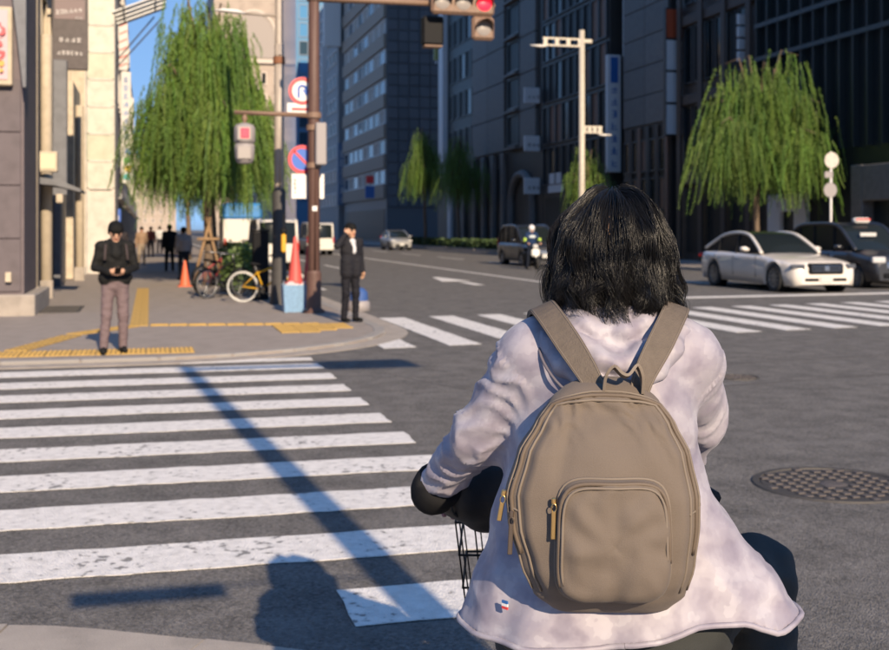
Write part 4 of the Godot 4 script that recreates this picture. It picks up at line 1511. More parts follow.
	var or_c := mat("cone_orange", lin(0.6, 0.12, 0.05), 0.55, 0.0, T.cloudy, 3.0)
	cone("red_cone", "red traffic cone standing on top of the pale blue bin", Vector3(2.66, 0.56, -21.78), red_c, 0.9, 0.19)
	cone("red_cone", "red traffic cone on the pavement between bin and brown pole", Vector3(2.98, 0.03, -22.3), red_c, 1.25, 0.2)
	cone("orange_cone", "small orange traffic cone alone on the pavement by the tree", Vector3(0.92, 0.03, -32.0), or_c, 0.72, 0.19)
	var yb := thing("yellow_lamp", "yellow and black warning lamp hung beside the red cone", "warning lamp", Vector3(2.47, 1.15, -22.0))
	obj("body", box_mesh(Vector3(0.09, 0.36, 0.09), 0.03), mat("lamp_yellow", lin(0.6, 0.32, 0.02), 0.5), yb, Vector3(0, 0.18, 0))
	obj("cap", box_mesh(Vector3(0.12, 0.12, 0.11), 0.03), M.black, yb, Vector3(0, 0.42, 0))
	obj("hook", box_mesh(Vector3(0.02, 0.3, 0.02)), M.black, yb, Vector3(0, 0.6, 0))
	# blue and white weight standing on the road edge beyond the man
	var wt := thing("barrier_weight", "blue and white round barrier weight on the road behind the suited man", "barrier", gp(359, 311) + Vector3(0, 0.004, 0))
	obj("blue_drum", lathe_mesh([Vector2(0.0, 0.46), Vector2(0.10, 0.44), Vector2(0.17, 0.36), Vector2(0.18, 0.2)], 20), mat("weight_blue", lin(0.025, 0.07, 0.22), 0.7), wt)
	obj("white_foot", lathe_mesh([Vector2(0.18, 0.2), Vector2(0.21, 0.18), Vector2(0.23, 0.0), Vector2(0, 0)], 20), box_grey, wt)

	# white street lamp on the far kerb with pierced bracket arms
	var wl := mat("lamp_white", lin(0.50, 0.46, 0.40), 0.5, 0.0, T.cloudy, 0.7)
	var lp2 := thing("white_street_lamp", "pale street lamp with pierced bracket arms on the far pavement", "lamp post", Vector3(21.3, 0.12, -55.0))
	st = stn(true)
	tube(st, [Vector3(0, 0, 0), Vector3(0, 4, 0), Vector3(0, 11.6, 0)], [0.19, 0.16, 0.14], 14)
	obj("post", fin(st), wl, lp2)
	var arm_of := func(y: float, sgn: float, l: float, h: float) -> ArrayMesh:
		var s2 := stn()
		box(s2, Vector3(sgn * l / 2, y + h * 0.42, 0), Vector3(l, h * 0.2, 0.12))
		box(s2, Vector3(sgn * l / 2, y - h * 0.42, 0), Vector3(l, h * 0.2, 0.12))
		for k in 4:
			box(s2, Vector3(sgn * (0.12 + (l - 0.25) * k / 3.0), y, 0), Vector3(0.2, h * 0.64, 0.12))
		return fin(s2)
	obj("upper_arm", arm_of.call(10.95, -1.0, 2.1, 0.42), wl, lp2)
	obj("lower_arm", arm_of.call(6.55, 1.0, 1.1, 0.36), wl, lp2)
	obj("cap", box_mesh(Vector3(0.5, 0.2, 0.14), 0.03), wl, lp2, Vector3(0.3, 11.05, 0))
	st = stn(true)
	tube(st, [Vector3(-1.9, 10.72, 0), Vector3(-2.2, 10.7, 0), Vector3(-2.75, 10.72, 0)], [0.1, 0.16, 0.08], 10, true, 0.5)
	obj("lamp_head", fin(st), s_white, lp2)
	st = stn(true)
	tube(st, [Vector3(0.9, 6.3, 0), Vector3(1.2, 6.28, 0), Vector3(1.6, 6.3, 0)], [0.08, 0.13, 0.06], 10, true, 0.5)
	obj("lamp_head", fin(st), s_white, lp2)

	# sign post near the dark taxi
	var sp := thing("round_sign_post", "slim pale post with round signs seen from behind on far pavement", "road sign", Vector3(21.5, 0.12, -33.2))
	st = stn(true)
	pole(st, Vector3.ZERO, 4.0, 0.04, 0.04, 10)
	obj("post", fin(st), s_white, sp)
	obj("upper_disc", disc(0.26, 0.012, Vector3(0, 3.72, 0.04)), wl, sp)
	obj("lower_disc", disc(0.24, 0.012, Vector3(-0.05, 2.75, 0.04)), box_grey, sp)
	obj("side_plate", box_mesh(Vector3(0.3, 0.2, 0.012)), box_grey, sp, Vector3(-0.1, 3.25, 0.04))

	# signal pole behind the camera whose shadow crosses the road
	var sp2 := thing("near_signal_pole", "brown signal pole behind the viewer, casting the long shadow over the crossing", "pole", Vector3(1.53, 0.018, 0.5))
	st = stn(true)
	pole(st, Vector3.ZERO, 6.9, 0.108, 0.09)
	obj("post", fin(st), brown, sp2)
	st = stn(true)
	tube(st, [Vector3(0, 6.78, 0), Vector3(2.6, 6.78, 0)], [0.06, 0.05], 8)
	tube(st, [Vector3(0, 2.78, 0), Vector3(-1.2, 2.80, 0)], [0.006, 0.006], 6)
	obj("arm", fin(st), tan, sp2)
	obj("signal_head", box_mesh(Vector3(1.15, 0.4, 0.16), 0.05), tan, sp2, Vector3(2.05, 6.72, -0.15))
	obj("name_plate", box_mesh(Vector3(0.66, 0.10, 0.03), 0.01), s_white, sp2, Vector3(-1.08, 2.74, -0.05))

func cone(nm: String, label: String, at: Vector3, m: Material, h: float, r: float) -> void:
	var t := thing(nm, label, "traffic cone", at)
	obj("cone", lathe_mesh([Vector2(r * 0.82, 0.03), Vector2(r * 0.72, 0.06), Vector2(0.03, h - 0.02), Vector2(0.02, h), Vector2(0, h)], 20), m, t)
	obj("foot", box_mesh(Vector3(r * 2.0, 0.035, r * 2.0), 0.012), m, t, Vector3(0, 0.0175, 0))

# ================================================================ trees
func leaf_strand(sd: int, length: float, per_m: float) -> ArrayMesh:
	# hanging twig with alternate narrow leaves
	var r := RandomNumberGenerator.new()
	r.seed = sd
	var st := stn()
	var n := int(length * per_m)
	var sway := Vector2(r.randf_range(-0.12, 0.12), r.randf_range(-0.12, 0.12))
	for i in n:
		var u := float(i) / n
		var p := Vector3(sway.x * sin(u * 3.0), -u * length, sway.y * sin(u * 2.4))
		var a := r.randf() * TAU
		var l := r.randf_range(0.08, 0.15) * (1.15 - 0.4 * u)
		var out := Vector3(cos(a), 0, sin(a))
		var tip := p + out * l * r.randf_range(0.35, 0.6) + Vector3(0, -l * 0.85, 0)
		var sd2 := Vector3(-sin(a), r.randf_range(-0.4, 0.4), cos(a)).normalized() * l * 0.115
		var mid := p.lerp(tip, 0.45) + out * l * 0.08
		tri(st, p, mid + sd2, tip)
		tri(st, p, tip, mid - sd2)
	tube(st, [Vector3.ZERO, Vector3(sway.x * sin(1.5), -length * 0.5, sway.y * sin(1.2)), Vector3(sway.x * sin(3.0), -length, sway.y * sin(2.4))], [0.006, 0.004, 0.002], 3, false)
	return fin(st)

func willow(label: String, at: Vector3, top: float, rad: Vector2, bottom: float, n: int, sd: int, bark: Material, leaf: Material, group: String, per_m := 42.0, lean := 0.0) -> void:
	var t := thing("willow_tree", label, "tree", at, 0.0, group)
	var r := RandomNumberGenerator.new()
	r.seed = sd
	var st := stn(true)
	var fork := top * 0.42
	tube(st, [Vector3(0, -0.05, 0), Vector3(0.04, fork * 0.3, 0.02), Vector3(-0.03 + lean * 0.3, fork * 0.7, 0), Vector3(lean * 0.5, fork, 0)], [0.17, 0.13, 0.115, 0.10], 9)
	obj("trunk", fin(st), bark, t)
	# limbs in two tiers; curtains of twigs hang from each limb tip
	var heads := []
	for k in 13:
		var upper := k % 3 == 0
		var a := TAU * k / 13.0 * 5.0 + r.randf_range(-0.4, 0.4)
		var reach := rad.x * (r.randf_range(0.05, 0.4) if upper else r.randf_range(0.45, 0.92))
		var hgt := top * (r.randf_range(0.88, 1.0) if upper else lerpf(0.9, 0.66, reach / rad.x) * r.randf_range(0.86, 1.04))
		var tip := Vector3(cos(a) * reach + lean, hgt, sin(a) * reach * rad.y / rad.x)
		var mid := Vector3(tip.x * 0.45 + lean * 0.3, lerpf(fork, hgt, 0.66), tip.z * 0.45)
		st = stn(true)
		tube(st, [Vector3(lean * 0.5, fork - 0.1, 0), mid, tip, tip + Vector3(cos(a) * rad.x * 0.22, -0.25, sin(a) * rad.x * 0.22)], [0.075, 0.05, 0.025, 0.008], 6)
		obj("limb", fin(st), bark, t)
		var low := bottom + r.randf_range(-0.35, 1.0)
		heads.append([tip, 0.22 * rad.x, low, r.randf_range(0.75, 1.25)])
		heads.append([mid.lerp(tip, 0.55), 0.26 * rad.x, low + r.randf_range(0.0, 1.2), r.randf_range(0.75, 1.25)])
	for v in 4:
		var length: float = [1.2, 1.9, 2.7, 0.8][v]
		var mm := MultiMesh.new()
		mm.transform_format = MultiMesh.TRANSFORM_3D
		mm.use_colors = true
		mm.mesh = leaf_strand(sd * 10 + v, length, per_m)
		var cnt := n / 4
		mm.instance_count = cnt
		for i in cnt:
			var hd: Array = heads[r.randi() % heads.size()]
			var c: Vector3 = hd[0]
			var off := Vector3(r.randfn(0, 1.0), 0, r.randfn(0, 1.0))
			off = off.limit_length(2.2)
			var p: Vector3 = c + off * float(hd[1])
			p.y = c.y + 0.15 - 0.16 * off.length_squared() * rad.x * 0.4
			# twigs leave anywhere between the limb and the hem of this curtain
			var floor_y: float = float(hd[2]) + length * 0.92 + r.randf_range(-0.25, 0.5)
			var y := p.y
			if floor_y < p.y:
				y = lerpf(floor_y, p.y, pow(r.randf(), 0.75))
			elif v != 3:
				y = p.y
			var sc := r.randf_range(0.8, 1.25)
			var tilt := Basis(Vector3(off.z, 0, -off.x).normalized() if off.length() > 0.1 else Vector3.RIGHT, -0.10 * off.length())
			var bs := tilt * Basis(Vector3.UP, r.randf() * TAU) * Basis(Vector3.RIGHT, r.randfn(0, 0.06))
			mm.set_instance_transform(i, Transform3D(bs.scaled(Vector3(sc, r.randf_range(0.8, 1.1), sc)), Vector3(p.x, y, p.z)))
			var g := r.randf_range(0.75, 1.15) * float(hd[3])
			mm.set_instance_color(i, Color(g * r.randf_range(0.85, 1.2), g, g * r.randf_range(0.7, 1.0)))
		var o := MultiMeshInstance3D.new()
		o.multimesh = mm
		o.material_override = leaf
		o.name = "crown"
		o.set_meta("kind", "stuff")
		t.add_child(o, true)

func build_trees():
	var bark := mat("willow_bark", lin(0.16, 0.115, 0.08), 0.9, 0.0, T.bark, 1.5)
	var leaf := mat("willow_leaf", lin(0.105, 0.185, 0.038), 0.55)
	leaf.vertex_color_use_as_albedo = true
	leaf.backlight_enabled = true
	leaf.backlight = Color(0.55, 0.62, 0.2)
	var grp := "willows along the street"
	willow("tall sunlit willow rising over the parked bicycles", Vector3(1.55, 0.03, -32.4), 8.1, Vector2(1.78, 1.7), 2.3, 2600, 3, bark, leaf, grp, 46.0)
	willow("fuller willow behind the sunlit one, beside the sunny pavement", Vector3(2.1, 0.03, -40.5), 8.2, Vector2(2.0, 2.0), 2.3, 2200, 5, bark, leaf, grp, 40.0)
	willow("distant willow beyond the pedestrians on the sunny pavement", Vector3(1.9, 0.03, -60.0), 8.0, Vector2(2.0, 2.0), 2.4, 700, 8, bark, leaf, grp, 30.0)
	willow("broad willow on the far pavement behind the white sedan", Vector3(22.4, 0.12, -39.6), 8.3, Vector2(2.8, 2.4), 2.8, 2400, 11, bark, leaf, grp, 44.0, 0.2)
	willow("slim willow on the far pavement behind the silver car", Vector3(20.95, 0.12, -88.0), 10.0, Vector2(1.5, 1.5), 3.6, 1000, 14, bark, leaf, grp, 30.0)
	willow("shaded willow in front of the narrow dark building", Vector3(22.6, 0.12, -84.0), 9.0, Vector2(2.0, 2.0), 3.0, 900, 17, bark, leaf, grp, 28.0)
	willow("small willow between the pale street lamp and glass curtain wall", Vector3(22.6, 0.12, -57.5), 6.0, Vector2(1.3, 1.3), 3.0, 300, 19, bark, leaf, grp, 30.0)
	# stakes holding the near willow
	var st := stn()
	var wood := mat("stake_wood", lin(0.30, 0.19, 0.10), 0.85, 0.0, T.bark, 2.0)
	var tk := thing("tree_stake", "crossed timber stakes bracing the trunk of the sunlit willow", "tree stake", Vector3(1.55, 0.03, -32.2))
	for s in [-1.0, 1.0]:
		st = stn(true)
		tube(st, [Vector3(s * 0.42, 0, 0.12), Vector3(-s * 0.06, 1.9, 0.06)], 0.045, 8)
		obj("stake", fin(st), wood, tk)
	obj("rail", box_mesh(Vector3(0.6, 0.07, 0.06), 0.01), wood, tk, Vector3(0, 1.3, 0.14))
	# shrubs in the verge behind the bicycles
	var bush_m := mat("shrub_leaf", lin(0.07, 0.11, 0.03), 0.6)
	bush_m.backlight_enabled = true
	bush_m.backlight = Color(0.3, 0.4, 0.1)
	for k in 4:
		var at: Vector3 = [Vector3(2.3, 0.03, -29.0), Vector3(2.6, 0.03, -33.5), Vector3(2.1, 0.03, -27.4), Vector3(2.5, 0.03, -38.0)][k]
		var t := thing("verge_shrub", ["rounded green shrub close behind the yellow bicycle", "dark leafy shrub in the verge beside the willow trunk", "low shrub behind the parked dark bicycles", "far leafy shrub in the verge in front of the truck"][k], "shrub", at)
		st = stn()
		for n in 900:
			var d := Vector3(rng.randfn(), absf(rng.randfn()), rng.randfn()).normalized()
			var rr := rng.randf_range(0.55, 1.0)
			var p := Vector3(d.x * 0.55, 0.25 + d.y * 1.0, d.z * 0.6) * rr
			var bs := Basis.from_euler(Vector3(rng.randf() * TAU, rng.randf() * TAU, 0))
			var sz := rng.randf_range(0.05, 0.10)
			quad(st, p - bs.x * sz, p + bs.y * sz * 0.5, p + bs.x * sz, p - bs.y * sz * 0.5)
		obj("foliage", fin(st), bush_m, t)
		st = stn()
		for n in 5:
			tube(st, [Vector3(0, -0.02, 0), Vector3(rng.randf_range(-0.3, 0.3), 0.8, rng.randf_range(-0.3, 0.3))], [0.02, 0.008], 4)
		obj("stem", fin(st), bark, t)

# ================================================================ vehicles
func tab(pairs: Array, x: float) -> float:
	if x <= pairs[0][0]:
		return pairs[0][1]
	for i in range(1, pairs.size()):
		if x <= pairs[i][0]:
			var t: float = (x - pairs[i - 1][0]) / (pairs[i][0] - pairs[i - 1][0])
			return lerpf(pairs[i - 1][1], pairs[i][1], t)
	return pairs[pairs.size() - 1][1]

func make_car(t: Node3D, P: Dictionary, paint: Material, roof_m: Material = null) -> void:
	var L: float = P.L
	var W: float = P.W
	var hw := W / 2
	var r: float = P.r
	var ar := r + 0.055
	# --- lower body: half sections lofted along the length
	var ns := 72
	var secs := []
	for i in ns + 1:
		var s := L * i / ns
		if i < 4:
			s = [0.0, 0.03, 0.07, 0.13][i]
		if i > ns - 4:
			s = L - [0.13, 0.07, 0.03, 0.0][i - ns + 3]
		var w := hw * tab(P.plan, s)
		var top := tab(P.top, s)
		var belt := minf(tab(P.belt, s), top)
		var bot: float = tab(P.bottom, s)
		var arch := 0.0
		for ax in [P.fa, P.ra]:
			var dx := absf(s - float(ax))
			if dx < ar:
				arch = maxf(arch, r + sqrt(ar * ar - dx * dx))
		var lowest := maxf(bot, arch)
		var z := -L / 2 + s
		var mid := maxf(lerpf(bot, belt, 0.45), lowest + 0.01)
		var hi := maxf(lerpf(bot, belt, 0.82), lowest + 0.02)
		var fl := 0.012 if arch > bot else 0.0
		secs.append([Vector3(w * 0.60, bot + (0.25 if arch > bot else 0.0), z), Vector3(w * 0.965 + fl, lowest, z), Vector3(w * 0.99 + fl, mid, z), Vector3(w * 0.985, hi, z), Vector3(w * 0.945, lerpf(hi, belt, 0.75), z), Vector3(w * 0.88, belt, z), Vector3(w * 0.6, lerpf(belt, top, 0.8), z), Vector3(0, top, z)])
	var st := stn(true)
	for sg in [-1.0, 1.0]:
		var f := Vector3(sg, 1, 1)
		for i in ns:
			for k in 7:
				var a: Vector3 = secs[i][k] * f
				var b: Vector3 = secs[i][k + 1] * f
				var c: Vector3 = secs[i + 1][k + 1] * f
				var d: Vector3 = secs[i + 1][k] * f
				if sg > 0:
					quad(st, a, b, c, d)
				else:
					quad(st, d, c, b, a)
	obj("body", fin(st), paint, t)
	for e in [0, ns]:
		var sec: Array = secs[e]
		var ring := []
		for k in 8:
			ring.append(sec[k])
		for k in range(6, -1, -1):
			ring.append(sec[k] * Vector3(-1, 1, 1))
		var cz: Vector3 = Vector3(0, (sec[1].y + sec[7].y) / 2, sec[0].z)
		var cap := stn()
		for k in ring.size():
			var a: Vector3 = ring[k]
			var b: Vector3 = ring[(k + 1) % ring.size()]
			if e == 0:
				tri(cap, cz, a, b)
			else:
				tri(cap, cz, b, a)
		obj("front_fascia" if e == 0 else "rear_fascia", fin(cap), paint, t)
	# dark underside and wheel housings
	obj("underbody", box_mesh(Vector3(W * 0.74, 0.3, L * 0.92)), M.black_matte, t, Vector3(0, tab(P.bottom, L / 2) + 0.16, 0))
	# --- cabin: a curve in side view, tumblehome towards the roof
	var cab: Array = curve(P.cab.map(func(e): return Vector2(e[0], e[1])), 30)
	var base_y: float = tab(P.belt, L / 2)
	var H: float = P.H
	var wb := hw * 0.875
	var wr: float = hw * P.wr
	var half := func(p: Vector2) -> float: return lerpf(wb, wr, clampf((p.y - base_y) / (H - base_y), 0.0, 1.0))
	var groups := [["windscreen", 0, P.roof_i[0], M.dark_glass], ["roof", P.roof_i[0], P.roof_i[1], roof_m if roof_m else paint], ["rear_window", P.roof_i[1], 30, M.dark_glass]]
	for g in groups:
		st = stn(true)
		for i in range(g[1], g[2]):
			var p: Vector2 = cab[i]
			var q: Vector2 = cab[i + 1]
			var n := 8
			for k in n:
				var u0 := -1.0 + 2.0 * k / n
				var u1 := -1.0 + 2.0 * (k + 1) / n
				var crown := func(pp: Vector2, u: float) -> Vector3:
					var bulge := (1.0 - u * u)
					return Vector3(u * half.call(pp), pp.y + 0.03 * bulge * clampf((pp.y - base_y) * 4.0, 0, 1), -L / 2 + pp.x - (0.10 * bulge if g[0] == "windscreen" else -0.08 * bulge if g[0] == "rear_window" else 0.0))
				quad(st, crown.call(p, u0), crown.call(p, u1), crown.call(q, u1), crown.call(q, u0))
		obj(g[0], fin(st), g[3], t)
	for sg in [-1.0, 1.0]:
		st = stn(true)
		for i in 30:
			var p: Vector2 = cab[i]
			var q: Vector2 = cab[i + 1]
			quad(st, Vector3(sg * half.call(p), p.y, -L / 2 + p.x), Vector3(sg * half.call(q), q.y, -L / 2 + q.x), Vector3(sg * wb, base_y - 0.02, -L / 2 + q.x), Vector3(sg * wb, base_y - 0.02, -L / 2 + p.x))
		obj("side_window", fin(st), M.dark_glass, t)
		st = stn(true)
		var rail := []
		for i in 31:
			var p: Vector2 = cab[i]
			rail.append(Vector3(sg * (half.call(p) + 0.004), p.y, -L / 2 + p.x))
		tube(st, rail, P.get("rail", 0.042), 7)
		obj("roof_rail", fin(st), paint, t)
		for bp in P.pillars:
			st = stn()
			var top_y := 0.0
			for i in 30:
				if cab[i].x <= bp and cab[i + 1].x >= bp:
					top_y = cab[i].y
			tube(st, [Vector3(sg * (wb + 0.004), base_y - 0.02, -L / 2 + bp), Vector3(sg * (half.call(Vector2(bp, top_y)) + 0.002), top_y, -L / 2 + bp + 0.05)], 0.035, 6)
			obj("pillar", fin(st), P.get("pillar_m", M.black), t)
		# belt trim, door seams, handles
		st = stn()
		box(st, Vector3(sg * (wb + 0.012), base_y - 0.012, -L / 2 + (P.cab[0][0] + P.cab[P.cab.size() - 1][0]) / 2), Vector3(0.02, 0.022, P.cab[P.cab.size() - 1][0] - P.cab[0][0] - 0.25))
		obj("belt_trim", fin(st), P.get("trim", M.chrome), t)
		for dz in P.doors:
			var w := hw * tab(P.plan, dz) * 0.99
			var b0: float = tab(P.bottom, dz) + 0.1
			st = stn()
			box(st, Vector3(sg * (w - 0.004), lerpf(b0, base_y, 0.5), -L / 2 + dz), Vector3(0.012, (base_y - b0) * 0.82, 0.008))
			obj("door_seam", fin(st), M.black, t)
		for dz in P.handles:
			st = stn()
			bev(st, Vector3(sg * (hw * 0.985), base_y - 0.13, -L / 2 + dz), Vector3(0.035, 0.03, 0.2), 0.01)
			obj("door_handle", fin(st), P.get("trim", M.chrome), t)
		# mirror
		st = stn(true)
		var mz: float = -L / 2 + P.cab[0][0] + P.get("mirror_back", 0.55)
		tube(st, [Vector3(sg * (hw - 0.02), base_y + 0.1, mz - 0.05), Vector3(sg * (hw + 0.08), base_y + 0.12, mz), Vector3(sg * (hw + 0.2), base_y + 0.12, mz + 0.02)], [0.05, 0.1, 0.07], 10, true, 0.75)
		obj("mirror", fin(st), paint, t)
		# lamps
		for e in P.lamps:
			st = stn()
			bev(st, Vector3(sg * e[1].x, e[1].y, -L / 2 + e[1].z), e[2], 0.02, Basis(Vector3.UP, sg * e[3]))
			obj(e[0], fin(st), e[4], t)
		for ax in [P.fa, P.ra]:
			var wn := Node3D.new()
			wn.name = "wheel"
			t.add_child(wn, true)
			wn.position = Vector3(sg * (hw - 0.115), r, -L / 2 + ax)
			wn.rotation.z = -sg * PI / 2
			obj("tyre", lathe_mesh([Vector2(r * 0.66, -0.1), Vector2(r * 0.95, -0.11), Vector2(r, -0.08), Vector2(r, 0.08), Vector2(r * 0.95, 0.11), Vector2(r * 0.66, 0.1), Vector2(r * 0.64, 0.06)], 28), M.rubber, wn)
			var rim := stn()
			for k in 10:
				box(rim, Vector3(0, 0.08, 0) + Basis(Vector3.UP, TAU * k / 10) * Vector3(r * 0.36, 0, 0), Vector3(r * 0.62, 0.03, r * 0.1), Basis(Vector3.UP, TAU * k / 10))
			lathe(rim, [Vector2(r * 0.6, 0.06), Vector2(r * 0.62, 0.098), Vector2(r * 0.67, 0.098)], 24)
			lathe(rim, [Vector2(0, 0.095), Vector2(r * 0.16, 0.09), Vector2(r * 0.16, 0.06)], 12)
			obj("rim", fin(rim), P.get("rim_m", M.steel), wn)
			obj("brake_disc", lathe_mesh([Vector2(0, 0.04), Vector2(r * 0.58, 0.04), Vector2(r * 0.58, 0.0)], 20, false), M.black_matte, wn)
			obj("wheel_housing", lathe_mesh([Vector2(0, -0.16), Vector2(ar - 0.004, -0.16), Vector2(ar - 0.004, 0.05)], 24), M.black, wn)
	for e in P.front:
		st = stn()
		bev(st, Vector3(e[1].x, e[1].y, -L / 2 + e[1].z), e[2], e[4] if e.size() > 4 else 0.02)
		obj(e[0], fin(st), e[3], t)

func build_vehicles():
	var pearl := mat("pearl_white", lin(0.58, 0.54, 0.49), 0.3)
	pearl.clearcoat_enabled = true
	pearl.clearcoat = 1.0
	pearl.clearcoat_roughness = 0.03
	var silver := mat("silver_paint", lin(0.35, 0.35, 0.35), 0.3, 0.5)
	var blackp := mat("black_paint", lin(0.008, 0.009, 0.012), 0.2)
	blackp.clearcoat_enabled = true
	var indigo := mat("indigo_paint", lin(0.007, 0.008, 0.012), 0.25)
	indigo.clearcoat_enabled = true
	var whitev := mat("van_white", lin(0.52, 0.50, 0.46), 0.35)
	var bluet := mat("truck_blue", lin(0.02, 0.16, 0.42), 0.5)
	var lampg := mat("headlamp_glass", lin(0.10, 0.11, 0.13), 0.08, 0.3)
	var lamp_w := mat("headlamp_pale", lin(0.55, 0.55, 0.55), 0.15, 0.2)
	var tail := mat("tail_red", lin(0.35, 0.01, 0.01), 0.3)
	var plate := mat("number_plate", lin(0.42, 0.42, 0.41), 0.5)
	var grille := mat("grille_dark", lin(0.008, 0.009, 0.011), 0.6)
	grille.metallic_specular = 0.2

	# white sedan
	var L := 5.2
	var sed := {
		"L": L, "W": 1.95, "H": 1.5, "r": 0.36, "fa": 0.86, "ra": 4.06, "wr": 0.70,
		"plan": [[0.0, 0.70], [0.03, 0.80], [0.08, 0.87], [0.2, 0.935], [0.5, 0.98], [1.0, 1.0], [4.0, 1.0], [4.7, 0.95], [5.05, 0.86], [5.2, 0.74]],
		"top": [[0.0, 0.66], [0.05, 0.74], [0.15, 0.80], [0.5, 0.87], [1.2, 0.95], [1.75, 1.0], [3.9, 1.08], [4.6, 1.08], [5.0, 1.05], [5.2, 0.95]],
		"belt": [[0.0, 0.62], [0.1, 0.72], [0.5, 0.80], [1.5, 0.92], [2.5, 0.95], [4.0, 0.98], [4.9, 0.98], [5.2, 0.88]],
		"bottom": [[0.0, 0.22], [0.1, 0.18], [0.6, 0.17], [2.6, 0.2], [4.8, 0.22], [5.2, 0.34]],
		"cab": [[1.62, 0.97], [2.0, 1.2], [2.45, 1.42], [2.9, 1.495], [3.4, 1.495], [3.9, 1.42], [4.35, 1.24], [4.75, 1.06]], "roof_i": [10, 20],
		"pillars": [2.95, 3.95], "doors": [1.75, 2.95, 4.0], "handles": [2.75, 3.75], "mirror_back": 0.5, "rail": 0.05,
		"lamps": [["headlight", Vector3(0.74, 0.665, 0.08), Vector3(0.34, 0.12, 0.11), -0.42, lampg], ["tail_light", Vector3(0.68, 0.86, 5.1), Vector3(0.4, 0.12, 0.16), 0.3, tail]],
		"front": [["grille", Vector3(0, 0.60, 0.04), Vector3(1.02, 0.30, 0.16), grille, 0.06], ["grille_slat", Vector3(0, 0.68, -0.045), Vector3(0.84, 0.014, 0.02), M.chrome, 0.004], ["grille_slat", Vector3(0, 0.62, -0.045), Vector3(0.86, 0.014, 0.02), M.chrome, 0.004], ["grille_slat", Vector3(0, 0.56, -0.045), Vector3(0.82, 0.014, 0.02), M.chrome, 0.004], ["emblem", Vector3(0, 0.62, -0.055), Vector3(0.13, 0.13, 0.02), M.chrome, 0.008], ["lower_intake", Vector3(-0.39, 0.335, 0.01), Vector3(0.40, 0.085, 0.05), grille, 0.018], ["lower_intake", Vector3(0.39, 0.335, 0.01), Vector3(0.40, 0.085, 0.05), grille, 0.018], ["number_plate", Vector3(0, 0.345, -0.01), Vector3(0.33, 0.15, 0.03), plate, 0.005], ["splitter", Vector3(0, 0.23, 0.06), Vector3(1.3, 0.025, 0.16), pearl, 0.008]],
	}
	var t := thing("white_sedan", "pearl white luxury sedan waiting at the stop line", "car", Vector3(16.28, 0, -(25.35 + L / 2)), PI)
	make_car(t, sed, pearl, M.dark_glass)
	# driver's pale face seen dimly is left out by the dark glass

	# tall dark taxi at the right edge
	var taxi := {
		"L": 4.4, "W": 1.7, "H": 1.75, "r": 0.31, "fa": 0.80, "ra": 3.55, "wr": 0.82,
		"plan": [[0.0, 0.80], [0.05, 0.88], [0.2, 0.96], [0.6, 1.0], [4.1, 1.0], [4.4, 0.92]],
		"top": [[0.0, 0.72], [0.06, 0.84], [0.25, 0.95], [0.9, 1.05], [1.15, 1.08], [4.2, 1.08], [4.4, 1.0]],
		"belt": [[0.0, 0.66], [0.15, 0.82], [0.9, 0.95], [1.2, 0.98], [4.1, 1.0], [4.4, 0.95]],
		"bottom": [[0.0, 0.24], [0.3, 0.2], [4.0, 0.22], [4.4, 0.32]],
		"cab": [[0.95, 1.03], [1.35, 1.35], [1.7, 1.62], [2.1, 1.74], [2.9, 1.75], [3.7, 1.71], [4.1, 1.5], [4.33, 1.04]], "roof_i": [10, 24],
		"pillars": [1.95, 2.95, 3.7], "doors": [1.2, 2.1, 3.1], "handles": [1.95, 2.9], "mirror_back": 0.5, "rail": 0.055,
		"lamps": [["headlight", Vector3(0.64, 0.78, 0.1), Vector3(0.34, 0.16, 0.18), -0.3, lamp_w], ["tail_light", Vector3(0.74, 1.0, 4.33), Vector3(0.14, 0.4, 0.1), 0.1, tail]],
		"front": [["grille", Vector3(0, 0.62, -0.01), Vector3(0.9, 0.2, 0.06), M.chrome, 0.03], ["lower_intake", Vector3(0, 0.36, -0.01), Vector3(1.1, 0.14, 0.06), grille, 0.03], ["number_plate", Vector3(0, 0.46, -0.035), Vector3(0.34, 0.17, 0.03), plate, 0.005]],
	}
	var k1 := thing("dark_taxi", "tall dark indigo taxi with lit roof sign beside the white sedan", "taxi", Vector3(19.35, 0, -(26.6 + 2.2)), PI)
	make_car(k1, taxi, indigo)
	roof_sign(k1, Vector3(0, 1.76, -0.4), 0.5)
	obj("windscreen_card", box_mesh(Vector3(0.5, 0.1, 0.02)), plate, k1, Vector3(0.2, 1.45, -1.02))
	var k2 := thing("black_taxi", "black taxi coming up the road by the low hedges", "taxi", Vector3(16.2, 0, -48.2), PI)
	make_car(k2, taxi, blackp)
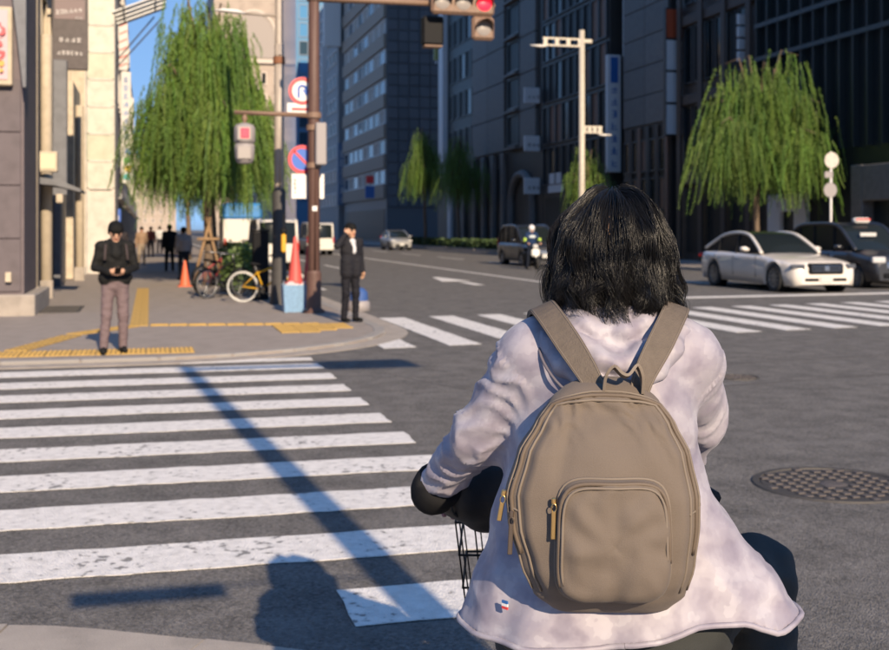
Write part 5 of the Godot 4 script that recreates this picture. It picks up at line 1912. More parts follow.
	# silver hatchback
	var hatch := {
		"L": 4.4, "W": 1.75, "H": 1.47, "r": 0.31, "fa": 0.85, "ra": 3.5, "wr": 0.72,
		"plan": [[0.0, 0.74], [0.05, 0.85], [0.2, 0.94], [0.6, 1.0], [4.0, 1.0], [4.4, 0.85]],
		"top": [[0.0, 0.62], [0.08, 0.74], [0.4, 0.86], [1.1, 0.99], [4.1, 1.05], [4.4, 0.95]],
		"belt": [[0.0, 0.58], [0.15, 0.72], [1.0, 0.90], [4.1, 0.98], [4.4, 0.9]],
		"bottom": [[0.0, 0.24], [0.3, 0.18], [4.0, 0.2], [4.4, 0.32]],
		"cab": [[0.95, 0.95], [1.5, 1.25], [2.1, 1.44], [2.5, 1.47], [3.1, 1.43], [3.7, 1.3], [4.25, 1.05]], "roof_i": [10, 20],
		"pillars": [2.3, 3.2], "doors": [1.3, 2.3, 3.2], "handles": [2.1, 3.0], "mirror_back": 0.5, "trim": M.black,
		"lamps": [["headlight", Vector3(0.62, 0.72, 0.16), Vector3(0.34, 0.13, 0.2), -0.4, lamp_w], ["tail_light", Vector3(0.7, 0.95, 4.3), Vector3(0.2, 0.3, 0.1), 0.1, tail]],
		"front": [["grille", Vector3(0, 0.36, -0.01), Vector3(1.0, 0.2, 0.06), grille, 0.03], ["number_plate", Vector3(0, 0.44, -0.04), Vector3(0.34, 0.17, 0.03), plate, 0.005]],
	}
	var h := thing("silver_car", "small silver hatchback far up the road by the grid tile tower", "car", Vector3(18.3, 0, -86.5), PI)
	make_car(h, hatch, silver)
	# white box vans seen from behind
	var van := {
		"L": 4.2, "W": 1.7, "H": 1.95, "r": 0.29, "fa": 0.6, "ra": 3.3, "wr": 0.86,
		"plan": [[0.0, 0.86], [0.06, 0.94], [0.3, 1.0], [4.1, 1.0], [4.2, 0.96]],
		"top": [[0.0, 0.85], [0.1, 1.0], [0.4, 1.1], [4.15, 1.1], [4.2, 1.05]],
		"belt": [[0.0, 0.8], [0.2, 1.0], [4.2, 1.0]],
		"bottom": [[0.0, 0.28], [4.2, 0.3]],
		"cab": [[0.35, 1.05], [0.7, 1.45], [1.05, 1.82], [1.5, 1.94], [2.6, 1.95], [3.6, 1.94], [4.0, 1.88], [4.12, 1.5], [4.18, 1.05]], "roof_i": [9, 23],
		"pillars": [1.5, 2.8, 3.9], "doors": [1.1, 2.3], "handles": [1.0, 2.2], "mirror_back": 0.3, "pillar_m": whitev, "trim": M.black, "rail": 0.06,
		"lamps": [["headlight", Vector3(0.64, 0.75, 0.06), Vector3(0.3, 0.18, 0.1), -0.1, lamp_w], ["tail_light", Vector3(0.78, 0.95, 4.17), Vector3(0.1, 0.42, 0.08), 0.0, tail]],
		"front": [["grille", Vector3(0, 0.55, -0.01), Vector3(1.0, 0.14, 0.06), grille, 0.02], ["number_plate", Vector3(0, 0.62, 4.2), Vector3(0.34, 0.17, 0.03), plate, 0.005], ["rear_bumper", Vector3(0, 0.42, 4.2), Vector3(1.6, 0.2, 0.12), whitev, 0.03]],
	}
	var v1 := thing("parked_van", "white van parked at the kerb behind the bicycles", "van", Vector3(4.75, 0, -46.5), 0.0)
	make_car(v1, van, whitev)
	var v2 := thing("moving_van", "white van driving away in the middle lane past the brown pole", "van", Vector3(10.1, 0, -72.0), 0.0)
	make_car(v2, van, whitev)
	# delivery truck with blue box
	var tr := thing("delivery_truck", "small delivery truck with blue tarpaulin over white box at the kerb", "truck", Vector3(4.75, 0, -64.0), 0.0)
	obj("cargo_box", box_mesh(Vector3(2.0, 1.25, 3.4), 0.04), whitev, tr, Vector3(0, 1.5, 0.6))
	obj("tarpaulin", box_mesh(Vector3(2.06, 0.85, 3.46), 0.12), bluet, tr, Vector3(0, 2.55, 0.6))
	obj("cab", box_mesh(Vector3(1.9, 1.7, 1.4), 0.15), whitev, tr, Vector3(0, 1.25, -1.95))
	obj("windscreen", box_mesh(Vector3(1.6, 0.7, 0.04)), M.dark_glass, tr, Vector3(0, 1.65, -2.66))
	obj("chassis", box_mesh(Vector3(1.5, 0.3, 5.0)), M.black_matte, tr, Vector3(0, 0.65, 0))
	for sx in [-1.0, 1.0]:
		obj("tail_light", box_mesh(Vector3(0.12, 0.3, 0.06), 0.01), tail, tr, Vector3(sx * 0.9, 0.95, 2.33))
		for z in [-1.7, 1.5]:
			var wn := obj("wheel", lathe_mesh([Vector2(0, -0.1), Vector2(0.34, -0.11), Vector2(0.38, -0.08), Vector2(0.38, 0.08), Vector2(0.34, 0.11), Vector2(0, 0.1)], 22), M.rubber, tr, Vector3(sx * 0.85, 0.38, z))
			wn.rotation.z = PI / 2
	# rows of other traffic further up
	var far_c := thing("distant_car", "small dark car far up the road beyond the white van", "car", Vector3(9.9, 0, -110.0), 0.0)
	make_car(far_c, hatch, blackp)

func roof_sign(t: Node3D, at: Vector3, w: float) -> void:
	var o := obj("roof_sign", box_mesh(Vector3(w, 0.15, 0.2), 0.05), M.get("roof_sign_white", mat("roof_sign_white", lin(0.6, 0.58, 0.55), 0.4)), t, at + Vector3(0, 0.08, 0))
	obj("red_strip", box_mesh(Vector3(w * 0.9, 0.05, 0.012)), M.get("roof_sign_red", mat("roof_sign_red", lin(0.5, 0.05, 0.04), 0.4)), o, Vector3(0, 0.03, -0.104))

# ================================================================ people
func head_bones(b: Blend, c: Vector3, hb: Basis, skin: Color, s := 1.0) -> void:
	var lip := Color(skin.r * 0.72, skin.g * 0.45, skin.b * 0.45)
	var eye := Color(0.02, 0.018, 0.018)
	b.bone(c + hb * Vector3(0, 0.032, 0.018) * s, c + hb * Vector3(0, 0.03, -0.014) * s, 0.09 * s, 0.084 * s, skin, 0.03, Vector3(1.08, 0.98, 1.0))
	b.bone(c + hb * Vector3(0, -0.02, -0.022) * s, c + hb * Vector3(0, -0.085, -0.05) * s, 0.07 * s, 0.04 * s, skin, 0.04)
	b.bone(c + hb * Vector3(0, 0.012, -0.097) * s, c + hb * Vector3(0, -0.028, -0.110) * s, 0.009 * s, 0.014 * s, skin, 0.014)
	for x in [-1.0, 1.0]:
		b.bone(c + hb * Vector3(x * 0.079, -0.02, 0.005) * s, c + hb * Vector3(x * 0.083, 0.018, 0.014) * s, 0.010 * s, 0.016 * s, skin, 0.008)
		b.bone(c + hb * Vector3(x * 0.033, 0.008, -0.087) * s, c + hb * Vector3(x * 0.035, 0.008, -0.086) * s, 0.0115 * s, 0.0115 * s, eye, 0.003)
		b.bone(c + hb * Vector3(x * 0.02, 0.03, -0.093) * s, c + hb * Vector3(x * 0.048, 0.03, -0.084) * s, 0.007 * s, 0.005 * s, eye, 0.004)
	b.bone(c + hb * Vector3(-0.02, -0.06, -0.088) * s, c + hb * Vector3(0.02, -0.06, -0.088) * s, 0.009 * s, 0.009 * s, lip, 0.005)
	b.bone(c + hb * Vector3(0, -0.05, 0.015) * s, c + Vector3(0, -0.17, 0.01) * s, 0.052 * s, 0.056 * s, skin, 0.03)

# palm and five fingers: dir along the fingers, pn out of the palm
func hand_bones(b: Blend, w: Vector3, dir: Vector3, pn: Vector3, thumb_side: float, skin: Color, curl := 0.5, s := 1.0) -> void:
	dir = dir.normalized()
	pn = (pn - dir * pn.dot(dir)).normalized()
	var side := dir.cross(pn).normalized() * thumb_side
	b.bone(w, w + dir * 0.05 * s, 0.026 * s, 0.03 * s, skin, 0.02)
	for i in 4:
		var off := side * (0.03 - 0.02 * i) * s
		var root := w + dir * 0.062 * s + off
		b.bone(w + dir * 0.03 * s + off * 0.8, root, 0.014 * s, 0.0105 * s, skin, 0.012)
		var l: float = [0.040, 0.046, 0.042, 0.033][i] * s
		var d1 := (dir * cos(curl) + pn * sin(curl)).normalized()
		var d2 := (dir * cos(curl * 2.2) + pn * sin(curl * 2.2)).normalized()
		b.bone(root, root + d1 * l, 0.0098 * s, 0.0088 * s, skin, 0.004)
		b.bone(root + d1 * l, root + d1 * l + d2 * l * 0.85, 0.0088 * s, 0.0075 * s, skin, 0.004)
	var tr := w + dir * 0.018 * s + side * 0.03 * s
	var td := (dir * 0.75 + side * 0.55 + pn * 0.35).normalized()
	b.bone(w + dir * 0.01 * s, tr + td * 0.012 * s, 0.017 * s, 0.0125 * s, skin, 0.012)
	b.bone(tr + td * 0.012 * s, tr + td * 0.045 * s, 0.0115 * s, 0.0105 * s, skin, 0.006)
	b.bone(tr + td * 0.045 * s, tr + (td * 0.06 + dir * 0.022) * s, 0.0105 * s, 0.0085 * s, skin, 0.004)

func person(label: String, at: Vector3, turn: float, p: Dictionary, fine := true, group := "") -> Node3D:
	var t := thing("person", label, "person", at, turn, group)
	var s: float = p.get("s", 1.0)
	var top: Color = p.top
	var legs: Color = p.legs
	var skin: Color = p.get("skin", Color(0.42, 0.25, 0.17))
	var shoe: Color = p.get("shoe", Color(0.012, 0.012, 0.013))
	var sh: Array = p.get("shoulder", [Vector3(-0.185, 1.395, 0), Vector3(0.185, 1.395, 0)])
	var el: Array = p.get("elbow", [Vector3(-0.24, 1.12, 0.03), Vector3(0.24, 1.12, 0.03)])
	var wr: Array = p.get("wrist", [Vector3(-0.24, 0.88, -0.04), Vector3(0.24, 0.88, -0.04)])
	var kn: Array = p.get("knee", [Vector3(-0.105, 0.5, -0.02), Vector3(0.105, 0.5, -0.02)])
	var an: Array = p.get("ankle", [Vector3(-0.12, 0.1, 0.02), Vector3(0.12, 0.1, 0.02)])
	var hd: Vector3 = p.get("head", Vector3(0, 1.585, -0.02))
	var hb: Basis = p.get("head_b", Basis())
	var bulk: float = p.get("bulk", 1.0)
	var b := Blend.new()
	b.bone(Vector3(0, 0.90, 0) * s, Vector3(0, 1.02, 0) * s, 0.135 * s * bulk, 0.13 * s * bulk, legs, 0.05, Vector3(0.86, 1, 1.15))
	b.bone(Vector3(0, 1.0, 0) * s, Vector3(0, 1.27, 0.0) * s, 0.142 * s * bulk, 0.15 * s * bulk, top, 0.05, Vector3(0.84, 1, 1.15))
	b.bone(Vector3(0, 1.27, 0) * s, Vector3(0, 1.41, 0.0) * s, 0.15 * s * bulk, 0.085 * s, top, 0.06, Vector3(0.85, 1, 1.2))
	b.bone(Vector3(0, 1.42, 0) * s, Vector3(0, 1.47, 0) * s, 0.07 * s, 0.062 * s, top, 0.03)
	for i in 2:
		var x := -1.0 if i == 0 else 1.0
		b.bone(Vector3(x * 0.06, 1.43, 0) * s, sh[i] * s, 0.06 * s, 0.07 * s * bulk, top, 0.05)
		b.bone(sh[i] * s, el[i] * s, 0.068 * s * bulk, 0.055 * s * bulk, top, 0.035)
		b.bone(el[i] * s, wr[i] * s, 0.054 * s * bulk, 0.042 * s, top, 0.02)
		b.bone(Vector3(x * 0.085, 0.9, 0.01) * s, kn[i] * s, 0.092 * s, 0.07 * s, legs, 0.035)
		b.bone(kn[i] * s, an[i] * s, 0.069 * s, 0.055 * s, legs, 0.025)
		var a: Vector3 = an[i]
		b.bone(Vector3(a.x, 0.045, a.z + 0.03) * s, Vector3(a.x * 1.12, 0.04, a.z - 0.16) * s, 0.042 * s, 0.036 * s, shoe, 0.02, Vector3(0.95, 1.05, 1))
		b.bone(Vector3(a.x, 0.06, a.z) * s, Vector3(a.x, 0.1, a.z) * s, 0.045 * s, 0.045 * s, shoe, 0.02)
	for e in p.get("extra", []):
		b.bone(e[0] * s, e[1] * s, e[2] * s, e[3] * s, e[4], 0.015)
	var cell := 0.014 if fine else 0.026
	var folds := FastNoiseLite.new()
	folds.seed = 5
	folds.frequency = 1.0
	folds.fractal_type = FastNoiseLite.FRACTAL_NONE
	var disp := func(q: Vector3, _n: Vector3) -> float:
		if q.y > 1.45 * s or q.y < 0.12:
			return 0.0
		return 0.007 * folds.get_noise_3d(q.x * 9.0, q.y * 16.0, q.z * 9.0)
	var m := ArrayMesh.new()
	m.add_surface_from_arrays(Mesh.PRIMITIVE_TRIANGLES, b.mesh_arrays(cell, disp))
	var hbl := Blend.new()
	head_bones(hbl, hd * s, hb, skin, s)
	m.add_surface_from_arrays(Mesh.PRIMITIVE_TRIANGLES, hbl.mesh_arrays(0.007 if fine else 0.02))
	var ha: Array = p.get("hand_dir", [Vector3(0, -1, 0), Vector3(0, -1, 0)])
	var hp: Array = p.get("palm", [Vector3(1, 0, 0), Vector3(-1, 0, 0)])
	var hh := Blend.new()
	for i in 2:
		hand_bones(hh, wr[i] * s, ha[i], hp[i], p.get("thumb", [-1.0, 1.0])[i], skin, p.get("curl", 0.5), s)
	m.add_surface_from_arrays(Mesh.PRIMITIVE_TRIANGLES, hh.mesh_arrays(0.0055 if fine else 0.014))
	obj("body", m, M.skin_cloth, t)
	# hair as a child
	var hair: Color = p.get("hair", Color(0.01, 0.009, 0.009))
	var hr := Blend.new()
	hr.bone(hd * s + hb * Vector3(0, 0.055, 0.022) * s, hd * s + hb * Vector3(0, 0.06, -0.025) * s, 0.098 * s, 0.086 * s, hair, 0.02, Vector3(1.02, 1, 1))
	hr.bone(hd * s + hb * Vector3(0, 0.0, 0.05) * s, hd * s + hb * Vector3(0, 0.05, 0.04) * s, 0.07 * s, 0.085 * s, hair, 0.03)
	for e in p.get("hair_extra", []):
		hr.bone(hd * s + hb * e[0] * s, hd * s + hb * e[1] * s, e[2] * s, e[3] * s, hair, 0.02)
	var hn := FastNoiseLite.new()
	hn.seed = 8
	hn.frequency = 30.0
	obj("hair", hr.mesh(0.010 if fine else 0.02, func(q: Vector3, _n: Vector3) -> float: return 0.006 * hn.get_noise_3d(q.x, q.y * 0.4, q.z)), M.skin_cloth, t)
	return t

func build_people():
	var sc := mat("skin_cloth", Color.WHITE, 0.75)
	sc.vertex_color_use_as_albedo = true
	sc.metallic_specular = 0.25

	# man with a phone at the far side of the crossing
	var down := Basis(Vector3.RIGHT, -0.42)
	var black_top := Color(0.013, 0.013, 0.014)
	var man := person("man in black jacket and mauve trousers looking down at his phone", Vector3(-0.42, 0.05, -14.98), PI + 0.12, {
		"s": 0.955, "top": black_top, "legs": Color(0.135, 0.10, 0.105), "bulk": 0.96,
		"elbow": [Vector3(-0.255, 1.12, 0.02), Vector3(0.255, 1.12, 0.02)], "wrist": [Vector3(-0.10, 1.07, -0.25), Vector3(0.10, 1.07, -0.25)],
		"extra": [[Vector3(-0.03, 1.44, -0.05), Vector3(0.03, 1.44, -0.05), 0.055, 0.055, black_top], [Vector3(0, 1.40, -0.06), Vector3(0, 1.30, -0.09), 0.07, 0.08, black_top], [Vector3(-0.1, 0.99, 0), Vector3(0.1, 0.99, 0), 0.118, 0.118, black_top]],
		"hand_dir": [Vector3(0.85, 0.1, -0.4), Vector3(-0.85, 0.1, -0.4)], "palm": [Vector3(0, 0.4, 1), Vector3(0, 0.4, 1)], "thumb": [1.0, -1.0],
		"head": Vector3(0, 1.575, -0.06), "head_b": down, "curl": 0.7,
		"knee": [Vector3(-0.10, 0.5, -0.02), Vector3(0.115, 0.5, -0.03)], "ankle": [Vector3(-0.10, 0.1, 0.02), Vector3(0.15, 0.1, -0.05)],
		"hair_extra": [[Vector3(-0.078, 0.025, 0.01), Vector3(-0.08, -0.01, 0.012), 0.024, 0.018], [Vector3(0.078, 0.025, 0.01), Vector3(0.08, -0.01, 0.012), 0.024, 0.018], [Vector3(-0.045, 0.075, -0.065), Vector3(0.045, 0.075, -0.065), 0.026, 0.026]],
	})
	var mb := thing("worn_backpack", "dark backpack on the back of the man with the phone", "backpack", man.position, man.rotation.y)
	mb.scale = Vector3.ONE * 0.955
	obj("bag", box_mesh(Vector3(0.28, 0.42, 0.14), 0.05), M.black_matte, mb, Vector3(0, 1.2, 0.215))
	for x in [-1.0, 1.0]:
		var st := stn(true)
		tube(st, [Vector3(x * 0.11, 1.38, 0.15), Vector3(x * 0.12, 1.462, 0.0), Vector3(x * 0.13, 1.40, -0.095), Vector3(x * 0.145, 1.22, -0.155)], 0.020, 6, true, 0.5)
		obj("strap", fin(st), mat("strap_brown", lin(0.03, 0.02, 0.02), 0.8), mb)
	var ph := thing("phone", "small dark phone held in both hands of the man in black", "phone", man.position + Basis(Vector3.UP, man.rotation.y) * Vector3(0, 1.045, -0.345), man.rotation.y)
	obj("phone_body", box_mesh(Vector3(0.075, 0.01, 0.15), 0.003), M.black, ph)
	ph.rotation.x = 0.5

	# man in a dark suit on the corner, hand raised to his face
	var suit := Color(0.017, 0.018, 0.023)
	var shirt := Color(0.5, 0.5, 0.52)
	var sm := person("man in dark suit on the corner with one hand raised to his face", Vector3(3.24, 0.05, -19.0), PI + 0.42, {
		"s": 0.955, "top": suit, "legs": Color(0.013, 0.014, 0.017), "skin": Color(0.45, 0.27, 0.18),
		"elbow": [Vector3(-0.25, 1.12, 0.04), Vector3(0.36, 1.33, -0.14)], "wrist": [Vector3(-0.26, 0.88, -0.02), Vector3(0.19, 1.53, -0.14)],
		"hand_dir": [Vector3(0, -1, -0.1), Vector3(-0.6, 0.6, -0.1)], "palm": [Vector3(1, 0, 0), Vector3(0, -0.4, 1)], "curl": 0.35,
		"extra": [[Vector3(0, 1.42, -0.085), Vector3(0, 1.22, -0.142), 0.035, 0.018, shirt], [Vector3(-0.09, 1.06, -0.03), Vector3(-0.09, 0.86, -0.03), 0.12, 0.115, suit], [Vector3(0.09, 1.06, -0.03), Vector3(0.09, 0.86, -0.03), 0.12, 0.115, suit]],
		"ankle": [Vector3(-0.11, 0.1, 0.0), Vector3(0.11, 0.1, 0.03)],
	})

	# walkers further along the pavement
	person("pedestrian all in black walking away along the pavement", Vector3(0.70, 0.04, -43.5), 0.1, {"top": Color(0.012, 0.013, 0.016), "legs": Color(0.012, 0.012, 0.014), "bulk": 1.1}, false)
	person("pedestrian in pale grey jacket standing near the orange cone", Vector3(1.0, 0.04, -36.2), 0.3, {"s": 0.94, "top": Color(0.24, 0.21, 0.20), "legs": Color(0.015, 0.017, 0.025), "bulk": 1.12}, false)
	person("distant pedestrian in tan coat by the white pier", Vector3(-0.35, 0.04, -52.0), PI, {"s": 0.96, "top": Color(0.22, 0.15, 0.10), "legs": Color(0.25, 0.20, 0.15)}, false)
	person("distant pedestrian in dark red coat past the white pier", Vector3(0.05, 0.04, -66.0), PI, {"s": 0.98, "top": Color(0.09, 0.03, 0.03), "legs": Color(0.02, 0.02, 0.03)}, false)
	person("distant pedestrian in white shirt walking under the willows", Vector3(0.6, 0.04, -75.0), 0.0, {"top": Color(0.4, 0.4, 0.4), "legs": Color(0.02, 0.02, 0.03)}, false)
	person("pedestrian in dark coat beside the column shopfronts", Vector3(-1.1, 0.04, -47.5), PI, {"s": 0.97, "top": Color(0.03, 0.025, 0.03), "legs": Color(0.03, 0.03, 0.04)}, false)

	# rider with white helmet beside the black taxi
	var rp := Vector3(14.75, 0.0, -43.6)
	var rider := person("scooter rider in navy jacket with white helmet before the black taxi", rp + Vector3(0, 0.0, 0), PI, {
		"s": 1.0, "top": Color(0.012, 0.03, 0.075), "legs": Color(0.012, 0.016, 0.03), "hair": Color(0.55, 0.55, 0.58),
		"elbow": [Vector3(-0.3, 1.14, -0.08), Vector3(0.3, 1.14, -0.08)], "wrist": [Vector3(-0.26, 1.03, -0.32), Vector3(0.26, 1.03, -0.32)],
		"hand_dir": [Vector3(0.2, 0, -1), Vector3(-0.2, 0, -1)], "palm": [Vector3(0, -1, 0), Vector3(0, -1, 0)],
		"knee": [Vector3(-0.22, 0.62, -0.3), Vector3(0.22, 0.62, -0.3)], "ankle": [Vector3(-0.25, 0.1, -0.2), Vector3(0.25, 0.1, -0.2)],
		"extra": [[Vector3(-0.1, 1.30, -0.12), Vector3(0.1, 1.30, -0.12), 0.035, 0.035, Color(0.45, 0.5, 0.52)], [Vector3(-0.31, 1.18, -0.09), Vector3(-0.3, 1.12, -0.12), 0.07, 0.07, Color(0.35, 0.5, 0.08)], [Vector3(0.31, 1.18, -0.09), Vector3(0.3, 1.12, -0.12), 0.07, 0.07, Color(0.35, 0.5, 0.08)]],
		"hair_extra": [[Vector3(0, 0.05, 0), Vector3(0, 0.06, 0.01), 0.125, 0.125], [Vector3(0, -0.03, 0.04), Vector3(0, 0, 0.03), 0.11, 0.11]],
	}, false)
	var sc2 := thing("scooter", "dark scooter with white front cover under the helmeted rider", "scooter", rp, PI)
	for z in [-0.62, 0.62]:
		var wn := obj("wheel", lathe_mesh([Vector2(0.1, -0.05), Vector2(0.22, -0.055), Vector2(0.25, 0), Vector2(0.22, 0.055), Vector2(0.1, 0.05)], 20), M.rubber, sc2, Vector3(0, 0.25, z))
		wn.rotation.z = PI / 2
	var st := stn(true)
	tube(st, [Vector3(0, 0.3, -0.62), Vector3(0, 0.62, -0.5), Vector3(0, 1.0, -0.38)], [0.05, 0.06, 0.05], 8)
	obj("steering_column", fin(st), M.steel, sc2)
	obj("front_cover", box_mesh(Vector3(0.34, 0.3, 0.12), 0.05), M.white_paint, sc2, Vector3(0, 0.66, -0.5))
	obj("headlight", box_mesh(Vector3(0.2, 0.14, 0.06), 0.02), M.headlamp_pale, sc2, Vector3(0, 0.92, -0.5))
	obj("floor_board", box_mesh(Vector3(0.34, 0.08, 0.5), 0.02), M.black, sc2, Vector3(0, 0.28, -0.2))
	obj("seat", box_mesh(Vector3(0.3, 0.14, 0.7), 0.04), M.black_matte, sc2, Vector3(0, 0.78, 0.25))
	obj("rear_body", box_mesh(Vector3(0.3, 0.4, 0.75), 0.06), M.black, sc2, Vector3(0, 0.5, 0.35))
	st = stn(true)
	tube(st, [Vector3(-0.34, 1.0, -0.36), Vector3(0, 1.0, -0.4), Vector3(0.34, 1.0, -0.36)], 0.018, 6)
	obj("handlebar", fin(st), M.black, sc2)

	# parked bicycles
	var yel := mat("bike_yellow", lin(0.55, 0.30, 0.01), 0.4)
	var b1 := thing("yellow_bicycle", "yellow framed bicycle with pale tyres parked behind the lamp pole", "bicycle", Vector3(2.42, 0.03, -24.85), -PI / 2 - 0.12)
	bicycle(b1, yel, mat("pale_tyre", lin(0.42, 0.42, 0.40), 0.7), false)
	var red := mat("bike_red", lin(0.25, 0.03, 0.03), 0.4)
	var b2 := thing("dark_bicycle", "black bicycle parked near the willow stakes", "bicycle", Vector3(1.62, 0.03, -26.6), -PI / 2 + 0.7)
	bicycle(b2, M.black, M.rubber, false)
	var b3 := thing("red_bicycle", "dull red bicycle parked between the black and yellow bicycles", "bicycle", Vector3(1.5, 0.03, -28.6), -PI / 2 + 0.9)
	bicycle(b3, red, M.rubber, false)

# bicycle facing -z, wheels of 0.33 m, saddle over z = 0.1
func bicycle(t: Node3D, frame_m: Material, tyre_m: Material, city: bool) -> void:
	var R := 0.335
	for e in [["front_wheel", -0.56], ["rear_wheel", 0.50]]:
		var w := Node3D.new()
		w.name = "wheel"
		t.add_child(w, true)
		w.position = Vector3(0, R, e[1])
		w.rotation.z = PI / 2
		var tm := TorusMesh.new()
		tm.inner_radius = R - 0.036
		tm.outer_radius = R
		tm.rings = 40
		tm.ring_segments = 10
		obj("tyre", tm, tyre_m, w)
		var rm := TorusMesh.new()
		rm.inner_radius = R - 0.052
		rm.outer_radius = R - 0.032
		rm.rings = 40
		rm.ring_segments = 8
		obj("rim", rm, M.steel, w)
		var st := stn()
		for k in 18:
			var a := TAU * k / 18
			tube(st, [Vector3(cos(a + 0.3) * 0.022, 0.025 * (1 if k % 2 else -1), sin(a + 0.3) * 0.022), Vector3(cos(a) * (R - 0.045), 0, sin(a) * (R - 0.045))], 0.0016, 4, false)
		obj("spokes", fin(st), M.steel, w)
		obj("hub", lathe_mesh([Vector2(0, -0.05), Vector2(0.024, -0.045), Vector2(0.02, 0.0), Vector2(0.024, 0.045), Vector2(0, 0.05)], 12), M.steel, w)
	var bb := Vector3(0, 0.28, 0.06)
	var seat_t := Vector3(0, 0.66, 0.2)
	var h_lo := Vector3(0, 0.66, -0.36)
	var h_hi := Vector3(0, 0.86, -0.31)
	var st := stn(true)
	tube(st, [bb, seat_t], 0.017, 10)
	if city:
		tube(st, [bb, Vector3(0, 0.32, -0.16), h_lo], 0.022, 10)
	else:
		tube(st, [bb, h_lo], 0.022, 10)
		tube(st, [seat_t + Vector3(0, -0.04, -0.01), h_hi + Vector3(0, -0.03, 0)], 0.019, 10)
	tube(st, [h_lo - Vector3(0, 0.04, 0.01), h_hi], 0.022, 10)
	for x in [-0.06, 0.06]:
		tube(st, [bb + Vector3(x * 0.5, 0, 0), Vector3(x, R, 0.50)], 0.011, 8)
		tube(st, [seat_t + Vector3(x * 0.4, -0.03, 0), Vector3(x, R, 0.50)], 0.009, 8)
		tube(st, [h_lo + Vector3(x, -0.05, -0.01), Vector3(x, R, -0.56)], 0.012, 8)
	obj("frame", fin(st), frame_m, t)
	st = stn(true)
	tube(st, [seat_t, Vector3(0, 0.78, 0.245)], 0.0125, 8)
	obj("seat_post", fin(st), M.steel, t)
	st = stn(true)
	tube(st, [Vector3(0, 0.80, 0.02), Vector3(0, 0.81, 0.12), Vector3(0, 0.82, 0.26), Vector3(0, 0.825, 0.34)], [0.018, 0.035, 0.085, 0.07], 12, true, 0.42)
	obj("saddle", fin(st), M.black_matte, t)
	st = stn(true)
	tube(st, [h_hi, Vector3(0, 0.98, -0.3)], 0.014, 8)
	tube(st, curve([Vector3(-0.28, 1.0, -0.12), Vector3(-0.25, 1.0, -0.24), Vector3(-0.1, 0.99, -0.31), Vector3(0.1, 0.99, -0.31), Vector3(0.25, 1.0, -0.24), Vector3(0.28, 1.0, -0.12)], 24), 0.012, 8)
	obj("handlebar", fin(st), M.steel, t)
	for x in [-1.0, 1.0]:
		st = stn(true)
		tube(st, [Vector3(x * 0.268, 1.0, -0.17), Vector3(x * 0.285, 1.0, -0.07)], 0.017, 8)
		obj("grip", fin(st), M.rubber, t)
		st = stn(true)
		tube(st, [bb + Vector3(x * 0.05, 0, 0), bb + Vector3(x * 0.07, x * 0.12, x * 0.1)], 0.01, 6)
		obj("crank", fin(st), M.steel, t)
		obj("pedal", box_mesh(Vector3(0.09, 0.022, 0.08), 0.005), M.black, t, bb + Vector3(x * 0.125, x * 0.12, x * 0.1))
	var cg := obj("chain_guard", lathe_mesh([Vector2(0.02, 0.0), Vector2(0.1, 0.004), Vector2(0.1, -0.004)], 24), M.black if not city else frame_m, t, bb + Vector3(0.055, 0, 0))
	cg.rotation.z = PI / 2
	for e in [[-0.56, -2.3, 0.3], [0.50, -0.9, 1.9]]:
		st = stn(true)
		var mp := []
		for i in 15:
			var a := lerpf(e[1], e[2], i / 14.0)
			mp.append(Vector3(0, R + cos(a) * (R + 0.022), e[0] + sin(a) * (R + 0.022)))
		tube(st, mp, 0.03, 6, true, 0.35)
		obj("mudguard", fin(st), M.black if not city else M.steel, t)

# ================================================================ the cyclist in the foreground
const PACK_H := [0.893, 0.903, 0.938, 0.996, 1.069, 1.123, 1.196, 1.251, 1.288, 1.312, 1.324]
const PACK_L := [-0.096, -0.131, -0.168, -0.192, -0.214, -0.218, -0.196, -0.162, -0.134, -0.106, -0.066]
const PACK_R := [0.034, 0.079, 0.109, 0.123, 0.131, 0.131, 0.116, 0.089, 0.062, 0.036, -0.001]
const PACK_D := [0.03, 0.075, 0.108, 0.126, 0.134, 0.134, 0.122, 0.104, 0.086, 0.062, 0.02]
const PACK_Z := 0.152
var pack_noise := FastNoiseLite.new()

func pack_point(h: float, a: float) -> Vector3:
	# a = 0 right edge, PI / 2 outer face, PI left edge
	var l := lerp_table(PACK_H, PACK_L, h)
	var r := lerp_table(PACK_H, PACK_R, h)
	var d := lerp_table(PACK_H, PACK_D, h)
	var n := 2.0 / 2.9
	var c := cos(a)
	var s := sin(a)
	var x := (l + r) / 2 + (r - l) / 2 * signf(c) * pow(absf(c), n)
	var z := PACK_Z + d / 2 + d / 2 * signf(s) * pow(absf(s), n)
	var p := Vector3(x, h, z)
	if s > 0.0:
		var gather := smoothstep(1.20, 1.26, h) * (1.0 - smoothstep(1.285, 1.305, h))
		var sag := pack_noise.get_noise_3d(p.x * 9.0, p.y * 9.0, 0.0)
		var u := c if absf(c) < 0.999 else signf(c)
		var panel := smoothstep(0.93, 0.97, h) * (1.0 - smoothstep(1.235, 1.275, h))
		p.z += 0.017 * panel * smoothstep(-0.80, -0.70, u) * (1.0 - smoothstep(0.72, 0.86, u))
		p.z += s * (gather * 0.0050 * sin(p.x * 95.0 + 6.0 * pack_noise.get_noise_3d(p.x * 30.0, 0, p.y * 12.0)) + 0.011 * sag - 0.010 * exp(-pow((p.x - 0.028 - (1.27 - p.y) * 0.5) / 0.012, 2.0)) * smoothstep(1.15, 1.22, h) * (1.0 - smoothstep(1.275, 1.30, h)) - 0.007 * exp(-pow((p.x + 0.105 + (1.24 - p.y) * 0.25) / 0.014, 2.0)) * smoothstep(1.10, 1.18, h) * (1.0 - smoothstep(1.25, 1.29, h)))
	return p

